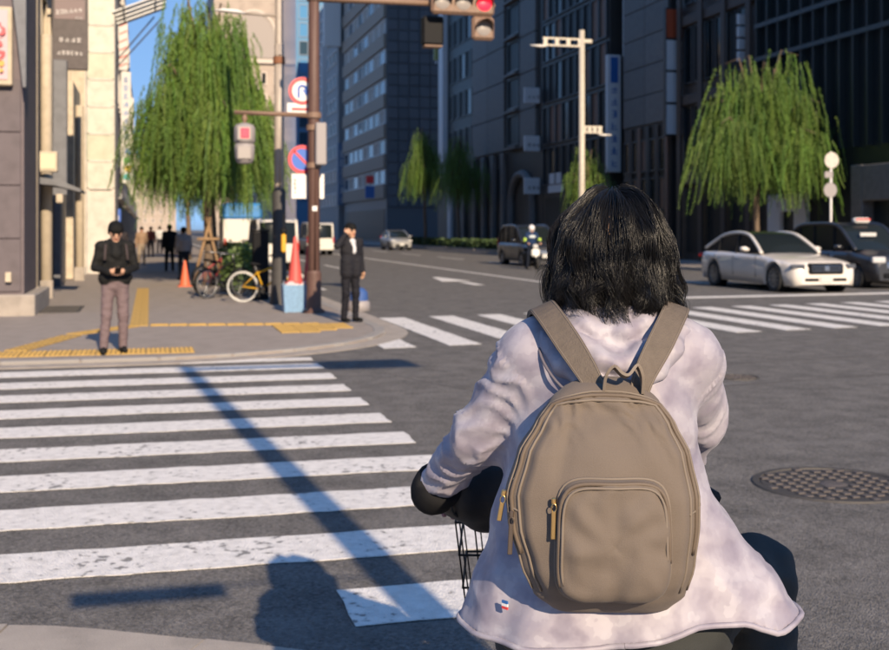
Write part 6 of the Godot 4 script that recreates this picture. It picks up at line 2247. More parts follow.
func pack_face(x: float, h: float) -> Vector3:
	# point of the outer face straight behind (x, h)
	var l := lerp_table(PACK_H, PACK_L, h)
	var r := lerp_table(PACK_H, PACK_R, h)
	var u := clampf((x - (l + r) / 2) / ((r - l) / 2), -0.995, 0.995)
	var c := signf(u) * pow(absf(u), 2.9 / 2.0)
	return pack_point(h, acos(c))

func loft(st: SurfaceTool, rings: Array, close_ends := true) -> void:
	var n: int = rings[0].size()
	for i in rings.size() - 1:
		for k in n:
			var k2 := (k + 1) % n
			quad(st, rings[i][k], rings[i + 1][k], rings[i + 1][k2], rings[i][k2])
	if close_ends:
		for e in [0, rings.size() - 1]:
			var c := Vector3.ZERO
			for p in rings[e]:
				c += p
			c /= n
			for k in n:
				if e == 0:
					tri(st, c, rings[e][k], rings[e][(k + 1) % n])
				else:
					tri(st, c, rings[e][(k + 1) % n], rings[e][k])

func build_cyclist():
	var at := Vector3(0.9, 0.0, -2.15)
	var turn := deg_to_rad(-17.0)
	pack_noise.seed = 12
	pack_noise.frequency = 1.0
	pack_noise.fractal_type = FastNoiseLite.FRACTAL_NONE
	build_rider(at, turn)
	build_backpack(at, turn)
	build_ridden_bike(at, turn)

func build_rider(at: Vector3, turn: float) -> void:
	var t := thing("person", "cyclist seen from behind in pale lilac tie dye hooded jacket with black bobbed hair", "person", at, turn)
	var skin := Color(0.42, 0.26, 0.18)
	var glove := Color(0.22, 0.13, 0.16)
	var cloth := Color(0.02, 0.022, 0.022)
	# --- body, one surface under the clothes
	var b := Blend.new()
	b.bone(Vector3(-0.07, 0.90, 0.0), Vector3(0.07, 0.90, 0.0), 0.11, 0.11, cloth, 0.05)
	b.bone(Vector3(0, 0.92, 0.0), Vector3(0, 1.25, 0.0), 0.09, 0.095, cloth, 0.05)
	b.bone(Vector3(-0.10, 1.30, 0), Vector3(0.10, 1.30, -0.02), 0.045, 0.045, cloth, 0.05)
	b.bone(Vector3(0, 1.34, 0), Vector3(0, 1.45, -0.02), 0.06, 0.052, skin, 0.04)
	var ARM := [[Vector3(-0.162, 1.335, 0.0), Vector3(-0.268, 1.175, -0.075), Vector3(-0.366, 1.022, -0.262)], [Vector3(0.148, 1.335, -0.02), Vector3(0.200, 1.19, -0.17), Vector3(0.165, 1.03, -0.34)]]
	var LEG := [[Vector3(-0.10, 0.87, -0.01), Vector3(-0.15, 0.66, -0.40), Vector3(-0.14, 0.24, -0.27)], [Vector3(0.10, 0.88, -0.01), Vector3(0.335, 0.835, -0.24), Vector3(0.35, 0.36, -0.16)]]
	for i in 2:
		b.bone(ARM[i][0], ARM[i][1], 0.036, 0.032, cloth, 0.03)
		b.bone(ARM[i][1], ARM[i][2], 0.031, 0.026, skin, 0.02)
		b.bone(LEG[i][0], LEG[i][1], 0.078, 0.058, cloth, 0.04)
		b.bone(LEG[i][1], LEG[i][2], 0.056, 0.042, cloth, 0.03)
		var f: Vector3 = LEG[i][2]
		b.bone(f, f + Vector3(0, -0.07, 0.0), 0.042, 0.04, cloth, 0.02)
		b.bone(f + Vector3(0, -0.09, 0.05), f + Vector3(0.02, -0.11, -0.14), 0.04, 0.034, Color(0.3, 0.3, 0.3), 0.02)
	var m := ArrayMesh.new()
	m.add_surface_from_arrays(Mesh.PRIMITIVE_TRIANGLES, b.mesh_arrays(0.013))
	var hb := Blend.new()
	head_bones(hb, Vector3(0.002, 1.545, -0.05), Basis(Vector3.RIGHT, 0.12), skin)
	m.add_surface_from_arrays(Mesh.PRIMITIVE_TRIANGLES, hb.mesh_arrays(0.005))
	var hh := Blend.new()
	hand_bones(hh, ARM[0][2] + Vector3(0.0, 0.0, -0.02), Vector3(0.35, -0.25, -1), Vector3(0.2, -1, 0.2), 1.0, glove, 0.75)
	hand_bones(hh, ARM[1][2] + Vector3(0.0, 0.0, -0.02), Vector3(-0.25, -0.25, -1), Vector3(-0.2, -1, 0.2), -1.0, glove, 0.75)
	m.add_surface_from_arrays(Mesh.PRIMITIVE_TRIANGLES, hh.mesh_arrays(0.0045))
	obj("body", m, M.skin_cloth, t)

	# --- jacket
	var tie := mat("tie_dye", lin(0.36, 0.352, 0.385), 0.62, 0.0, T.tie, 2.4, null, 1.0, false)
	tie.rim_enabled = true
	tie.rim = 0.25
	tie.rim_tint = 0.4
	var Y := [0.80, 0.90, 1.00, 1.10, 1.18, 1.26, 1.33, 1.38, 1.42, 1.45]
	var XL := [0.300, 0.272, 0.243, 0.222, 0.205, 0.185, 0.165, 0.130, 0.085, 0.06]
	var XR := [0.395, 0.33, 0.245, 0.180, 0.160, 0.158, 0.150, 0.125, 0.085, 0.06]
	var ZB := [0.225, 0.205, 0.172, 0.150, 0.146, 0.142, 0.128, 0.100, 0.075, 0.06]
	var ZF := [0.22, 0.20, 0.175, 0.15, 0.14, 0.13, 0.12, 0.10, 0.08, 0.07]
	var hem_x := [-0.32, -0.2, -0.05, 0.05, 0.13, 0.22, 0.29, 0.36, 0.42]
	var hem_y := [0.815, 0.822, 0.832, 0.846, 0.868, 0.868, 0.845, 0.862, 0.885]
	var wav := FastNoiseLite.new()
	wav.seed = 3
	wav.frequency = 1.0
	wav.fractal_type = FastNoiseLite.FRACTAL_NONE
	var j := Blend.new()
	# tables sampled finely so the field stays quick to read
	var TL := PackedFloat32Array()
	var TR := PackedFloat32Array()
	var TB := PackedFloat32Array()
	var TF := PackedFloat32Array()
	var THM := PackedFloat32Array()
	for i in 201:
		var y := 0.78 + 0.7 * i / 200.0
		TL.append(lerp_table(Y, XL, y)); TR.append(lerp_table(Y, XR, y)); TB.append(lerp_table(Y, ZB, y)); TF.append(lerp_table(Y, ZF, y))
		THM.append(lerp_table(hem_x, hem_y, -0.45 + 0.9 * i / 200.0))
	j.field = func(p: Vector3) -> float:
		var i := clampi(int((p.y - 0.78) / 0.7 * 200.0), 0, 200)
		var flare := clampf((1.12 - p.y) / 0.3, 0.0, 1.0)
		var ang := atan2(p.x, p.z)
		var fold := 1.0 + flare * 0.034 * sin(ang * 7.0 + 1.3 + 2.0 * sin(p.y * 5.0)) + flare * 0.012 * sin(ang * 15.0 + 0.4)
		var ax := (TL[i] if p.x < 0.0 else TR[i]) * fold
		var az := (TB[i] if p.z > 0.0 else TF[i]) * fold
		var u := absf(p.x) / ax
		var v := absf(p.z) / az
		var q := pow(pow(u, 2.4) + pow(v, 2.4), 1.0 / 2.4)
		return maxf((q - 1.0) * minf(ax, az), p.y - 1.45)
	j.field_box = AABB(Vector3(-0.46, 0.78, -0.28), Vector3(0.92, 0.70, 0.54))
	j.field_k = 0.045
	j.field_col = Color.WHITE
	j.cut = func(p: Vector3) -> float:
		var i := clampi(int((p.x + 0.45) / 0.9 * 200.0), 0, 200)
		return THM[i] - p.y if p.y < 0.95 else -1.0
	for i in 2:
		var sx := -1.0 if i == 0 else 1.0
		j.bone(Vector3(sx * 0.06, 1.405, -0.005), ARM[i][0] + Vector3(0, 0.01, 0), 0.055, 0.064, Color.WHITE, 0.05)
		j.bone(ARM[i][0], ARM[i][1], 0.070, 0.058, Color.WHITE, 0.04)
		j.bone(ARM[i][1], ARM[i][2], 0.057, 0.045, Color.WHITE, 0.03)
	var disp := func(p: Vector3, _n: Vector3) -> float:
		var i0 := clampi(int((p.x + 0.45) / 0.9 * 200.0), 0, 200)
		var calm := smoothstep(0.004, 0.05, p.y - THM[i0]) if p.y < 0.95 else 1.0
		var d := 0.0
		var e := 0.0
		for i in 2:
			var a: Vector3 = ARM[i][0]
			var c: Vector3 = ARM[i][2]
			var mid: Vector3 = ARM[i][1]
			var t1 := clampf((p - a).dot(mid - a) / (mid - a).length_squared(), 0.0, 1.0)
			var t2 := clampf((p - mid).dot(c - mid) / (c - mid).length_squared(), 0.0, 1.0)
			var q1 := p - a.lerp(mid, t1)
			var q2 := p - mid.lerp(c, t2)
			var q := q1 if q1.length() < q2.length() else q2
			var near := 1.0 - smoothstep(0.075, 0.11, q.length())
			if near > 0.0 and (t1 > 0.05 or t2 > 0.0):
				# long creases that run slantwise round the sleeve, closer together at the elbow and cuff
				var along := t1 * (mid - a).length() + t2 * (c - mid).length()
				var ang := atan2(q.x, q.z)
				var s1 := along * 17.0 + sin(ang + 0.6) * 0.9 + 0.5 * wav.get_noise_2d(along * 5.0, sin(ang) * 0.8 + i * 5.0)
				var w := wav.get_noise_2d(s1 * 0.62, cos(ang) * 0.55 + sin(ang) * 0.4 + i * 9.0)
				var w2 := wav.get_noise_2d(s1 * 1.15 + 20.0, cos(ang) * 0.9 + sin(ang) * 0.7)
				e = maxf(e, near)
				d += near * (0.0062 * (1.0 - 2.4 * absf(w)) - 0.0025 + 0.0014 * (1.0 - 2.4 * absf(w2)))
		var torso := 1.0 - e
		var w3 := wav.get_noise_3d(p.x * 4.5 + p.y * 3.5, p.y * 3.0, p.z * 4.5)
		var w5 := wav.get_noise_3d(p.x * 9.0 - p.y * 7.0, p.y * 3.0 + 7.0, p.z * 9.0)
		return d + torso * calm * (0.0062 * (1.0 - 2.4 * absf(w3)) - 0.002 + 0.0012 * (1.0 - 2.4 * absf(w5)))
	obj("jacket", j.mesh(0.0075, disp), tie, t)
	# seam that runs round the armhole and the hood's edge
	var st := stn(true)

	# turned and stitched hem
	var hem_pts := []
	for i in 161:
		var ang := TAU * i / 160.0
		var rr := 0.25
		var y := 0.86
		for it in 8:
			y = THM[clampi(int((rr * sin(ang) + 0.45) / 0.9 * 200.0), 0, 200)]
			var q := clampi(int((y - 0.78) / 0.7 * 200.0), 0, 200)
			var flare := clampf((1.12 - y) / 0.3, 0.0, 1.0)
			var fold := 1.0 + flare * 0.034 * sin(wrapf(ang, -PI, PI) * 7.0 + 1.3 + 2.0 * sin(y * 5.0)) + flare * 0.012 * sin(wrapf(ang, -PI, PI) * 15.0 + 0.4)
			var ax := (TL[q] if sin(ang) < 0.0 else TR[q]) * fold
			var az := (TB[q] if cos(ang) > 0.0 else TF[q]) * fold
			rr = lerpf(rr, 1.0 / pow(pow(absf(sin(ang)) / ax, 2.4) + pow(absf(cos(ang)) / az, 2.4), 1.0 / 2.4), 0.7)
		hem_pts.append(Vector3(rr * sin(ang), y + 0.003, rr * cos(ang)))
	st = stn(true)
	tube(st, hem_pts, 0.0055, 8, false)
	obj("hem", fin(st), tie, t)

	# --- hood lying on the back
	var hd := Blend.new()
	var ring := []
	for i in 13:
		var a := TAU * i / 12.0
		ring.append(Vector3(sin(a) * 0.088, 1.412 - 0.012 * cos(a), -0.015 + cos(a) * 0.082))
	for i in 12:
		hd.bone(ring[i], ring[i + 1], 0.026, 0.026, Color.WHITE, 0.02)
	# three tiers of folds, each hanging lower and further out than the one above
	var tiers := [
		[Vector3(-0.090, 1.428, 0.030), Vector3(-0.055, 1.412, 0.075), Vector3(0.0, 1.400, 0.092), Vector3(0.052, 1.412, 0.075), Vector3(0.088, 1.430, 0.030)],
		[Vector3(-0.118, 1.412, 0.040), Vector3(-0.072, 1.372, 0.108), Vector3(-0.004, 1.346, 0.134), Vector3(0.060, 1.374, 0.108), Vector3(0.105, 1.416, 0.040)],
		[Vector3(-0.140, 1.392, 0.040), Vector3(-0.102, 1.338, 0.108), Vector3(-0.020, 1.296, 0.146), Vector3(0.074, 1.338, 0.116), Vector3(0.126, 1.394, 0.036)]]
	for k in 3:
		var tp := curve(tiers[k], 8)
		for i in 8:
			hd.bone(tp[i], tp[i + 1], [0.016, 0.018, 0.020][k], [0.016, 0.018, 0.020][k], Color.WHITE, 0.009)
		if k < 2:
			var tq := curve(tiers[k + 1], 8)
			for u in [0.3, 0.62]:
				for i in 8:
					hd.bone(tp[i].lerp(tq[i], u) - Vector3(0, 0.004, 0.030), tp[i + 1].lerp(tq[i + 1], u) - Vector3(0, 0.004, 0.030), 0.019, 0.019, Color.WHITE, 0.01)
	hd.bone(Vector3(-0.07, 1.395, 0.05), Vector3(0.07, 1.395, 0.04), 0.034, 0.034, Color.WHITE, 0.03)
	hd.bone(Vector3(-0.06, 1.345, 0.085), Vector3(0.05, 1.345, 0.075), 0.034, 0.034, Color.WHITE, 0.03)
	var hdisp := func(p: Vector3, _n: Vector3) -> float:
		return 0.005 * (1.0 - 2.4 * absf(wav.get_noise_3d(p.x * 13.0 + p.y * 9.0, p.y * 7.0, p.z * 10.0))) - 0.001
	obj("hood", hd.mesh(0.0058, hdisp), tie, t)
	st = stn(true)
	var seam := []
	for p in curve([Vector3(-0.140, 1.405, 0.02), Vector3(-0.150, 1.36, 0.085), Vector3(-0.115, 1.305, 0.135), Vector3(-0.06, 1.275, 0.152)], 16):
		seam.append(p)
	tube(st, seam, 0.003, 6)
	obj("seam", fin(st), mat("seam_grey", lin(0.10, 0.09, 0.11), 0.8), t)
	# cuffs, dark and snug
	for i in 2:
		st = stn(true)
		var a: Vector3 = ARM[i][2]
		var dir: Vector3 = (ARM[i][2] - ARM[i][1]).normalized()
		tube(st, [a - dir * 0.03, a - dir * 0.005, a + dir * 0.035, a + dir * 0.055], [0.05, 0.056, 0.053, 0.046], 18)
		obj("cuff", fin(st), M.black_matte, t)
	# little woven flag label near the hem
	var fx := Vector3(-0.218, 0.89, 0.160)
	var flagc := [mat("label_blue", lin(0.02, 0.10, 0.30), 0.7), mat("label_white", lin(0.6, 0.6, 0.6), 0.7), mat("label_red", lin(0.5, 0.04, 0.04), 0.7)]
	for k in 3:
		var o := obj("flag_label", box_mesh(Vector3(0.014, 0.0052, 0.003)), flagc[k], t, fx + Vector3(0, 0.0106 - 0.0053 * k, 0))
		o.rotation.y = -0.75

	# --- trousers
	var tr := Blend.new()
	tr.bone(Vector3(-0.085, 0.825, 0.03), Vector3(0.085, 0.825, 0.03), 0.128, 0.128, cloth, 0.06, Vector3(0.92, 1.0, 0.95))
	tr.bone(Vector3(0, 0.94, 0.0), Vector3(0, 0.86, 0.02), 0.15, 0.15, cloth, 0.06, Vector3(0.85, 1, 1.1))
	for i in 2:
		tr.bone(LEG[i][0] + Vector3(0, -0.02, 0.02), LEG[i][1], 0.115, 0.085, cloth, 0.06)
		tr.bone(LEG[i][1], LEG[i][2] + Vector3(0, 0.02, 0), 0.083, 0.06, cloth, 0.03)
	var tm := mat("trouser_cloth", lin(0.026, 0.029, 0.029), 0.85, 0.0, T.grain, 12.0, T.weave_n, 0.4, false)
	obj("trousers", tr.mesh(0.012, func(p: Vector3, _n: Vector3) -> float: return 0.007 * wav.get_noise_3d(p.x * 12.0, p.y * 16.0, p.z * 12.0)), tm, t)

	build_hair(t)

func hair_point(th: float, v: float, off: float) -> Vector3:
	var rad := 1.0
	var y := 0.0
	var w := 0.0
	if v < 0.55:
		var ph := v / 0.55 * PI / 2.0
		y = 1.538 + (0.136 + off) * cos(ph)
		rad = sin(ph)
	else:
		w = (v - 0.55) / 0.45
		y = 1.538 - w * 0.126
		rad = 1.0 + 0.06 * sin(w * PI * 0.7) - 0.13 * w * w
	var ax := 0.117 + off
	var az := 0.124 + off
	return Vector3(0.004 + 0.012 * w + ax * rad * sin(th), y, -0.045 + az * rad * cos(th))

func build_hair(t: Node3D) -> void:
	var r := RandomNumberGenerator.new()
	r.seed = 21
	var nz := FastNoiseLite.new()
	nz.seed = 2
	nz.frequency = 1.0
	nz.fractal_type = FastNoiseLite.FRACTAL_NONE
	var hm := mat("black_hair", lin(0.007, 0.0065, 0.0065), 0.31)
	hm.metallic_specular = 0.42
	# closed cap under the strands
	var rings := []
	for i in 22:
		var v := i / 21.0 * 0.86
		var ring := []
		for k in 40:
			var th := TAU * k / 40.0
			var lift := maxf(0.0, absf(wrapf(th, -PI, PI)) - 2.0) / 1.14
			var vv := minf(v, lerpf(0.86, 0.50, smoothstep(0.0, 1.0, lift)))
			ring.append(hair_point(th, vv, -0.019 + 0.003 * sin(th * 23.0) + 0.002 * sin(th * 51.0 + v * 4.0)))
		rings.append(ring)
	var st := stn(true)
	loft(st, rings)
	obj("hair", fin(st), hm, t)
	# strands gathered in locks that fall from the crown, parted a little right of the middle
	st = stn(true)
	for c in 330:
		var th_c := r.randf_range(-2.55, 2.55)
		var layer := r.randf_range(-0.020, 0.009)
		var v_end := r.randf_range(0.84, 1.05) if r.randf() < 0.75 else r.randf_range(0.6, 0.9)
		var bend := r.randfn(0.0, 0.30)
		var side := sin(th_c)
		var kick := r.randf_range(-0.034, 0.030)
		if side < -0.6:
			kick = r.randf_range(-0.010, 0.022) if r.randf() < 0.7 else r.randf_range(0.02, 0.045)
		elif side > 0.6:
			kick = r.randf_range(-0.022, 0.012)
		var curl := r.randfn(0.0, 0.032)
		var wave := r.randf_range(0.0, 0.10)
		var wph := r.randf() * TAU
		var tight := r.randf_range(0.35, 0.9)
		for s in 26:
			var spread := r.randfn(0.0, 0.085)
			var v0 := r.randf_range(0.03, 0.30)
			var lv := layer + r.randfn(0.0, 0.0025)
			var ve := v_end + r.randf_range(-0.07, 0.03)
			var ph := r.randf() * TAU
			var pts := []
			var rads := []
			var n := 13
			for i in n + 1:
				var u := float(i) / n
				var v := lerpf(v0, ve, u)
				var tip := smoothstep(0.55, 1.0, u)
				var th := th_c + spread * (1.15 - tight * smoothstep(0.3, 1.0, u)) * (0.35 + 0.65 * smoothstep(0.0, 0.5, u)) + bend * u * u + 0.02 * sin(u * 7.0 + ph) + wave * sin(u * 8.0 + wph) * smoothstep(0.2, 0.7, u)
				var puff := 0.011 * nz.get_noise_2d(th * 2.2 + 3.0, v * 3.0)
				var p := hair_point(th, minf(v, 1.0), lv + puff + wave * 0.06 * sin(u * 9.0 + wph * 2.0))
				if v > 1.0:
					p.y -= (v - 1.0) * 0.25
				p += Vector3(sin(th), 0, cos(th)) * kick * tip * tip
				p += Vector3(cos(th), 0, -sin(th)) * curl * tip * tip
				p.y += absf(kick) * 0.3 * tip * tip
				pts.append(p)
				rads.append(lerpf(0.00062, 0.0002, u * u))
			tube(st, pts, rads, 3, false)
	obj("hair_strands", fin(st), hm, t)
	# loose single hairs
	st = stn(true)
	for s in 420:
		var th := r.randf_range(-2.4, 2.4)
		var v0 := r.randf_range(0.0, 0.5)
		var ve := r.randf_range(0.7, 1.15)
		var lift := r.randf_range(0.001, 0.010) * (2.0 if r.randf() < 0.12 else 1.0)
		var pts := []
		var ph := r.randf() * TAU
		var dr := r.randfn(0, 0.4)
		for i in 13:
			var u := i / 12.0
			var v := lerpf(v0, ve, u)
			var p := hair_point(th + dr * u + 0.06 * sin(u * 5.0 + ph), minf(v, 1.0), lift * sin(u * PI * 0.7) + 0.001)
			if v > 1.0:
				p.y -= (v - 1.0) * 0.2
			pts.append(p)
		tube(st, pts, 0.0003, 3, false)
	obj("loose_hair", fin(st), hm, t)
	# curl standing out at the left ear
	st = stn(true)
	for s in 30:
		var o := Vector3(r.randfn(0, 0.003), r.randfn(0, 0.004), r.randfn(0, 0.006))
		var pts := curve([hair_point(-1.35, 0.42, 0.0) + o, Vector3(-0.122, 1.535, -0.03) + o, Vector3(-0.136, 1.500, -0.025) + o * 1.4, Vector3(-0.134, 1.468, -0.02) + o * 1.7, Vector3(-0.122, 1.452, -0.01) + o * 2.0, Vector3(-0.108, 1.455, -0.005) + o * 2.0], 16)
		tube(st, pts, 0.0007, 3, false)
	obj("curl", fin(st), hm, t)

func build_backpack(at: Vector3, turn: float) -> void:
	var t := thing("backpack", "taupe cloth backpack with front zip pocket and gold pulls on the cyclist", "backpack", at, turn)
	var fab := mat("taupe_cloth", lin(0.135, 0.108, 0.088), 0.85, 0.0, T.grain, 11.0, T.weave_n, 0.22, false)
	fab.rim_enabled = true
	fab.rim = 0.2
	var fab_d := mat("taupe_band", lin(0.108, 0.086, 0.067), 0.8, 0.0, T.cloudy, 6.0, T.weave_n, 0.4, false)
	var pip := mat("taupe_piping", lin(0.145, 0.118, 0.094), 0.7)
	var zipm := mat("zip_tape", lin(0.10, 0.075, 0.055), 0.7)
	var gold := mat("gold_metal", lin(0.62, 0.42, 0.18), 0.3, 1.0)
	var leather := mat("pull_leather", lin(0.05, 0.036, 0.028), 0.5)
	# main bag
	var rings := []
	for i in 61:
		var u := i / 60.0
		var h := lerpf(PACK_H[0], PACK_H[10], u)
		var ring := []
		for k in 96:
			ring.append(pack_point(h, TAU * k / 96.0))
		rings.append(ring)
	var st := stn(true)
	loft(st, rings)
	obj("main_bag", fin(st), fab, t)
	# seams and zip that arch over the outer face
	var path_at := func(a_l: float, a_r: float, h0: float, lift: float, inset: float) -> Array:
		var pts := []
		for i in 22:
			var h := lerpf(h0, 1.282, i / 21.0)
			var p := pack_point(h, a_l)
			pts.append(p + Vector3(cos(a_l), 0, sin(a_l)) * lift)
		for i in range(1, 12):
			var a := lerpf(a_l, a_r, i / 12.0)
			var h := 1.282 + inset * sin(PI * i / 12.0)
			pts.append(pack_point(h, a) + Vector3(0, 0.3, 1.0).normalized() * lift)
		for i in 22:
			var h := lerpf(1.282, h0, i / 21.0)
			var p := pack_point(h, a_r)
			pts.append(p + Vector3(cos(a_r), 0, sin(a_r)) * lift)
		return pts
	st = stn(true)
	tube(st, path_at.call(PI * 0.80, PI * 0.20, 0.95, 0.001, 0.010), 0.0028, 6)
	obj("piping", fin(st), pip, t)
	st = stn(true)
	tube(st, path_at.call(PI * 0.86, PI * 0.14, 1.02, 0.001, 0.018), 0.0042, 6)
	obj("main_zip", fin(st), zipm, t)
	st = stn(true)
	tube(st, path_at.call(PI * 0.91, PI * 0.09, 0.95, 0.001, 0.024), 0.0024, 6)
	obj("piping", fin(st), pip, t)
	# side seams at half height
	for s in [-1.0, 1.0]:
		st = stn(true)
		var pts := []
		for i in 9:
			var a := (PI * 0.985 if s < 0 else PI * 0.015) + (PI * 0.19 * i / 8.0) * (-1.0 if s < 0 else 1.0)
			pts.append(pack_point(1.108 - 0.012 * i / 8.0, a) + Vector3(0, 0, 0.001))
		tube(st, pts, 0.0022, 6)
		obj("side_seam", fin(st), pip, t)
	# --- front pocket
	var cx := -0.030
	var chh := 1.052
	var hx := 0.100
	var hy := 0.112
	var outline := func(sc: float, k: int, n: int) -> Vector2:
		# rounded rectangle, corners rounder below
		var a := TAU * k / n
		var c := cos(a)
		var s := sin(a)
		var e := 5.0 if s > 0 else 4.2
		var q := pow(pow(absf(c), e) + pow(absf(s), e), -1.0 / e)
		var taper := 1.0 - 0.03 * (s * q)
		return Vector2(cx + hx * c * q * sc * taper, chh + hy * s * q * sc)
	var prings := []
	var K := 12
	var NP := 88
	for i in K + 1:
		var u := float(i) / K
		var sc := 1.0 - u * u * 0.97 if i > 0 else 1.0
		var lift := 0.027 * (1.0 - pow(1.0 - minf(1.0, u * 2.2), 3.0)) + 0.005 * u
		var ring := []
		for k in NP:
			var o: Vector2 = outline.call(sc, k, NP)
			var base := pack_face(o.x, o.y)
			var low := 0.006 * clampf((chh - o.y) / hy, -1.0, 1.0)
			var dent := 0.007 * pack_noise.get_noise_3d(o.x * 22.0, o.y * 18.0, 4.0)
			ring.append(Vector3(o.x, o.y, base.z + (lift + (low + dent) * minf(1.0, u * 2.5))))
		prings.append(ring)
	st = stn(true)
	loft(st, prings, false)
	var cc: Vector2 = Vector2(cx, chh)
	var pc := pack_face(cx, chh) + Vector3(0, 0, 0.032)
	for k in NP:
		tri(st, pc, prings[K][(k + 1) % NP], prings[K][k])
	var pocket := obj("front_pocket", fin(st), fab, t)
	st = stn(true)
	var pp := []
	for k in NP + 1:
		var o: Vector2 = outline.call(1.005, k, NP)
		pp.append(Vector3(o.x, o.y, pack_face(o.x, o.y).z + 0.003))
	tube(st, pp, 0.0028, 6, false)
	obj("piping", fin(st), pip, pocket)
	st = stn(true)
	pp = []
	for k in range(-4, NP / 2 + 10):
		var o: Vector2 = outline.call(0.955, k, NP)
		pp.append(Vector3(o.x, o.y, pack_face(o.x, o.y).z + 0.0205))
	tube(st, pp, 0.0042, 6)
	obj("pocket_zip", fin(st), zipm, pocket)
	st = stn(true)
	pp = []
	for k in range(-4, NP / 2 + 10):
		var o: Vector2 = outline.call(0.905, k, NP)
		pp.append(Vector3(o.x, o.y, pack_face(o.x, o.y).z + 0.0268))
	tube(st, pp, 0.0026, 6)
	obj("piping", fin(st), pip, pocket)
	# --- gold pulls
	zip_pull(t, pack_point(1.125, PI * 0.93) + Vector3(-0.006, 0, 0.004), gold, gold, 0.034, 0.35)
	zip_pull(t, Vector3(-0.1335, 1.125, pack_face(-0.1335, 1.125).z + 0.012), gold, gold, 0.05, 0.05)
	zip_pull(t, pack_point(1.10, PI * 0.86) + Vector3(-0.002, -0.01, 0.006), leather, leather, 0.055, 0.1)
	# --- shoulder straps
	for s in [0, 1]:
		var pts: Array
		if s == 0:
			pts = [Vector3(-0.046, 1.296, 0.206), Vector3(-0.066, 1.335, 0.185), Vector3(-0.100, 1.388, 0.140), Vector3(-0.134, 1.436, 0.072), Vector3(-0.146, 1.442, 0.0), Vector3(-0.148, 1.40, -0.08), Vector3(-0.145, 1.28, -0.155), Vector3(-0.16, 1.1, -0.15)]
		else:
			pts = [Vector3(0.024, 1.296, 0.206), Vector3(0.040, 1.335, 0.185), Vector3(0.075, 1.388, 0.140), Vector3(0.112, 1.438, 0.068), Vector3(0.126, 1.444, 0.0), Vector3(0.132, 1.40, -0.08), Vector3(0.135, 1.28, -0.155), Vector3(0.16, 1.1, -0.15)]
		var cp := curve(pts, 40)
		var sd := []
		var nr := []
		for i in cp.size():
			var dir: Vector3 = (cp[mini(i + 1, 40)] - cp[maxi(i - 1, 0)]).normalized()
			var outw: Vector3 = (Vector3(cp[i].x * 0.5, cp[i].y - 1.28, cp[i].z) * Vector3(1, 1, 1.2)).normalized()
			var side: Vector3 = dir.cross(outw).normalized()
			var wdt := lerpf(0.018, 0.025, smoothstep(0.0, 0.3, i / 40.0))
			sd.append(side * wdt)
			nr.append(side.cross(dir).normalized())
		st = stn()
		band(st, cp, sd, nr, 0.0042)
		obj("shoulder_strap", fin(st), fab_d, t)
		# stitched edges
		for e in [-0.86, 0.86]:
			st = stn(true)
			var ep := []
			for i in cp.size():
				ep.append(cp[i] + sd[i] * e + nr[i] * 0.0042)
			tube(st, ep, 0.0012, 5)
			obj("stitching", fin(st), pip, t)
	# --- grab loop
	st = stn()
	var lp := curve([Vector3(-0.040, 1.300, 0.212), Vector3(-0.036, 1.332, 0.222), Vector3(-0.022, 1.350, 0.226), Vector3(-0.008, 1.338, 0.232), Vector3(0.004, 1.336, 0.232), Vector3(0.020, 1.352, 0.224), Vector3(0.030, 1.330, 0.220), Vector3(0.030, 1.298, 0.212)], 28)
	var ls := []
	var ln := []
	for i in lp.size():
		var dir: Vector3 = (lp[mini(i + 1, 28)] - lp[maxi(i - 1, 0)]).normalized()
		ls.append(Vector3(0, 0.25, 0.97).normalized() * 0.016)
		ln.append(dir.cross(Vector3(0, 0.25, 0.97).normalized()).normalized())
	band(st, lp, ls, ln, 0.0026)
	obj("grab_loop", fin(st), pip, t)

func zip_pull(t: Node3D, p: Vector3, slider: Material, tab_m: Material, length: float, tilt: float) -> void:
	var o := Node3D.new()
	o.name = "zip_pull"
	t.add_child(o, true)
	o.position = p
	o.rotation.z = -tilt * 0.5
	obj("slider", box_mesh(Vector3(0.009, 0.012, 0.007), 0.002), slider, o)
	var st := stn(true)
	var pts := []
	for i in 17:
		var a := TAU * i / 16.0
		pts.append(Vector3(cos(a) * 0.0045, -0.011 + sin(a) * 0.007, 0.005))
	tube(st, pts, 0.0012, 6, false)
	obj("ring", fin(st), slider, o)
	st = stn()
	bev(st, Vector3(0, -0.016 - length / 2, 0.005), Vector3(0.0085, length, 0.0026), 0.0012)
	obj("tab", fin(st), tab_m, o)

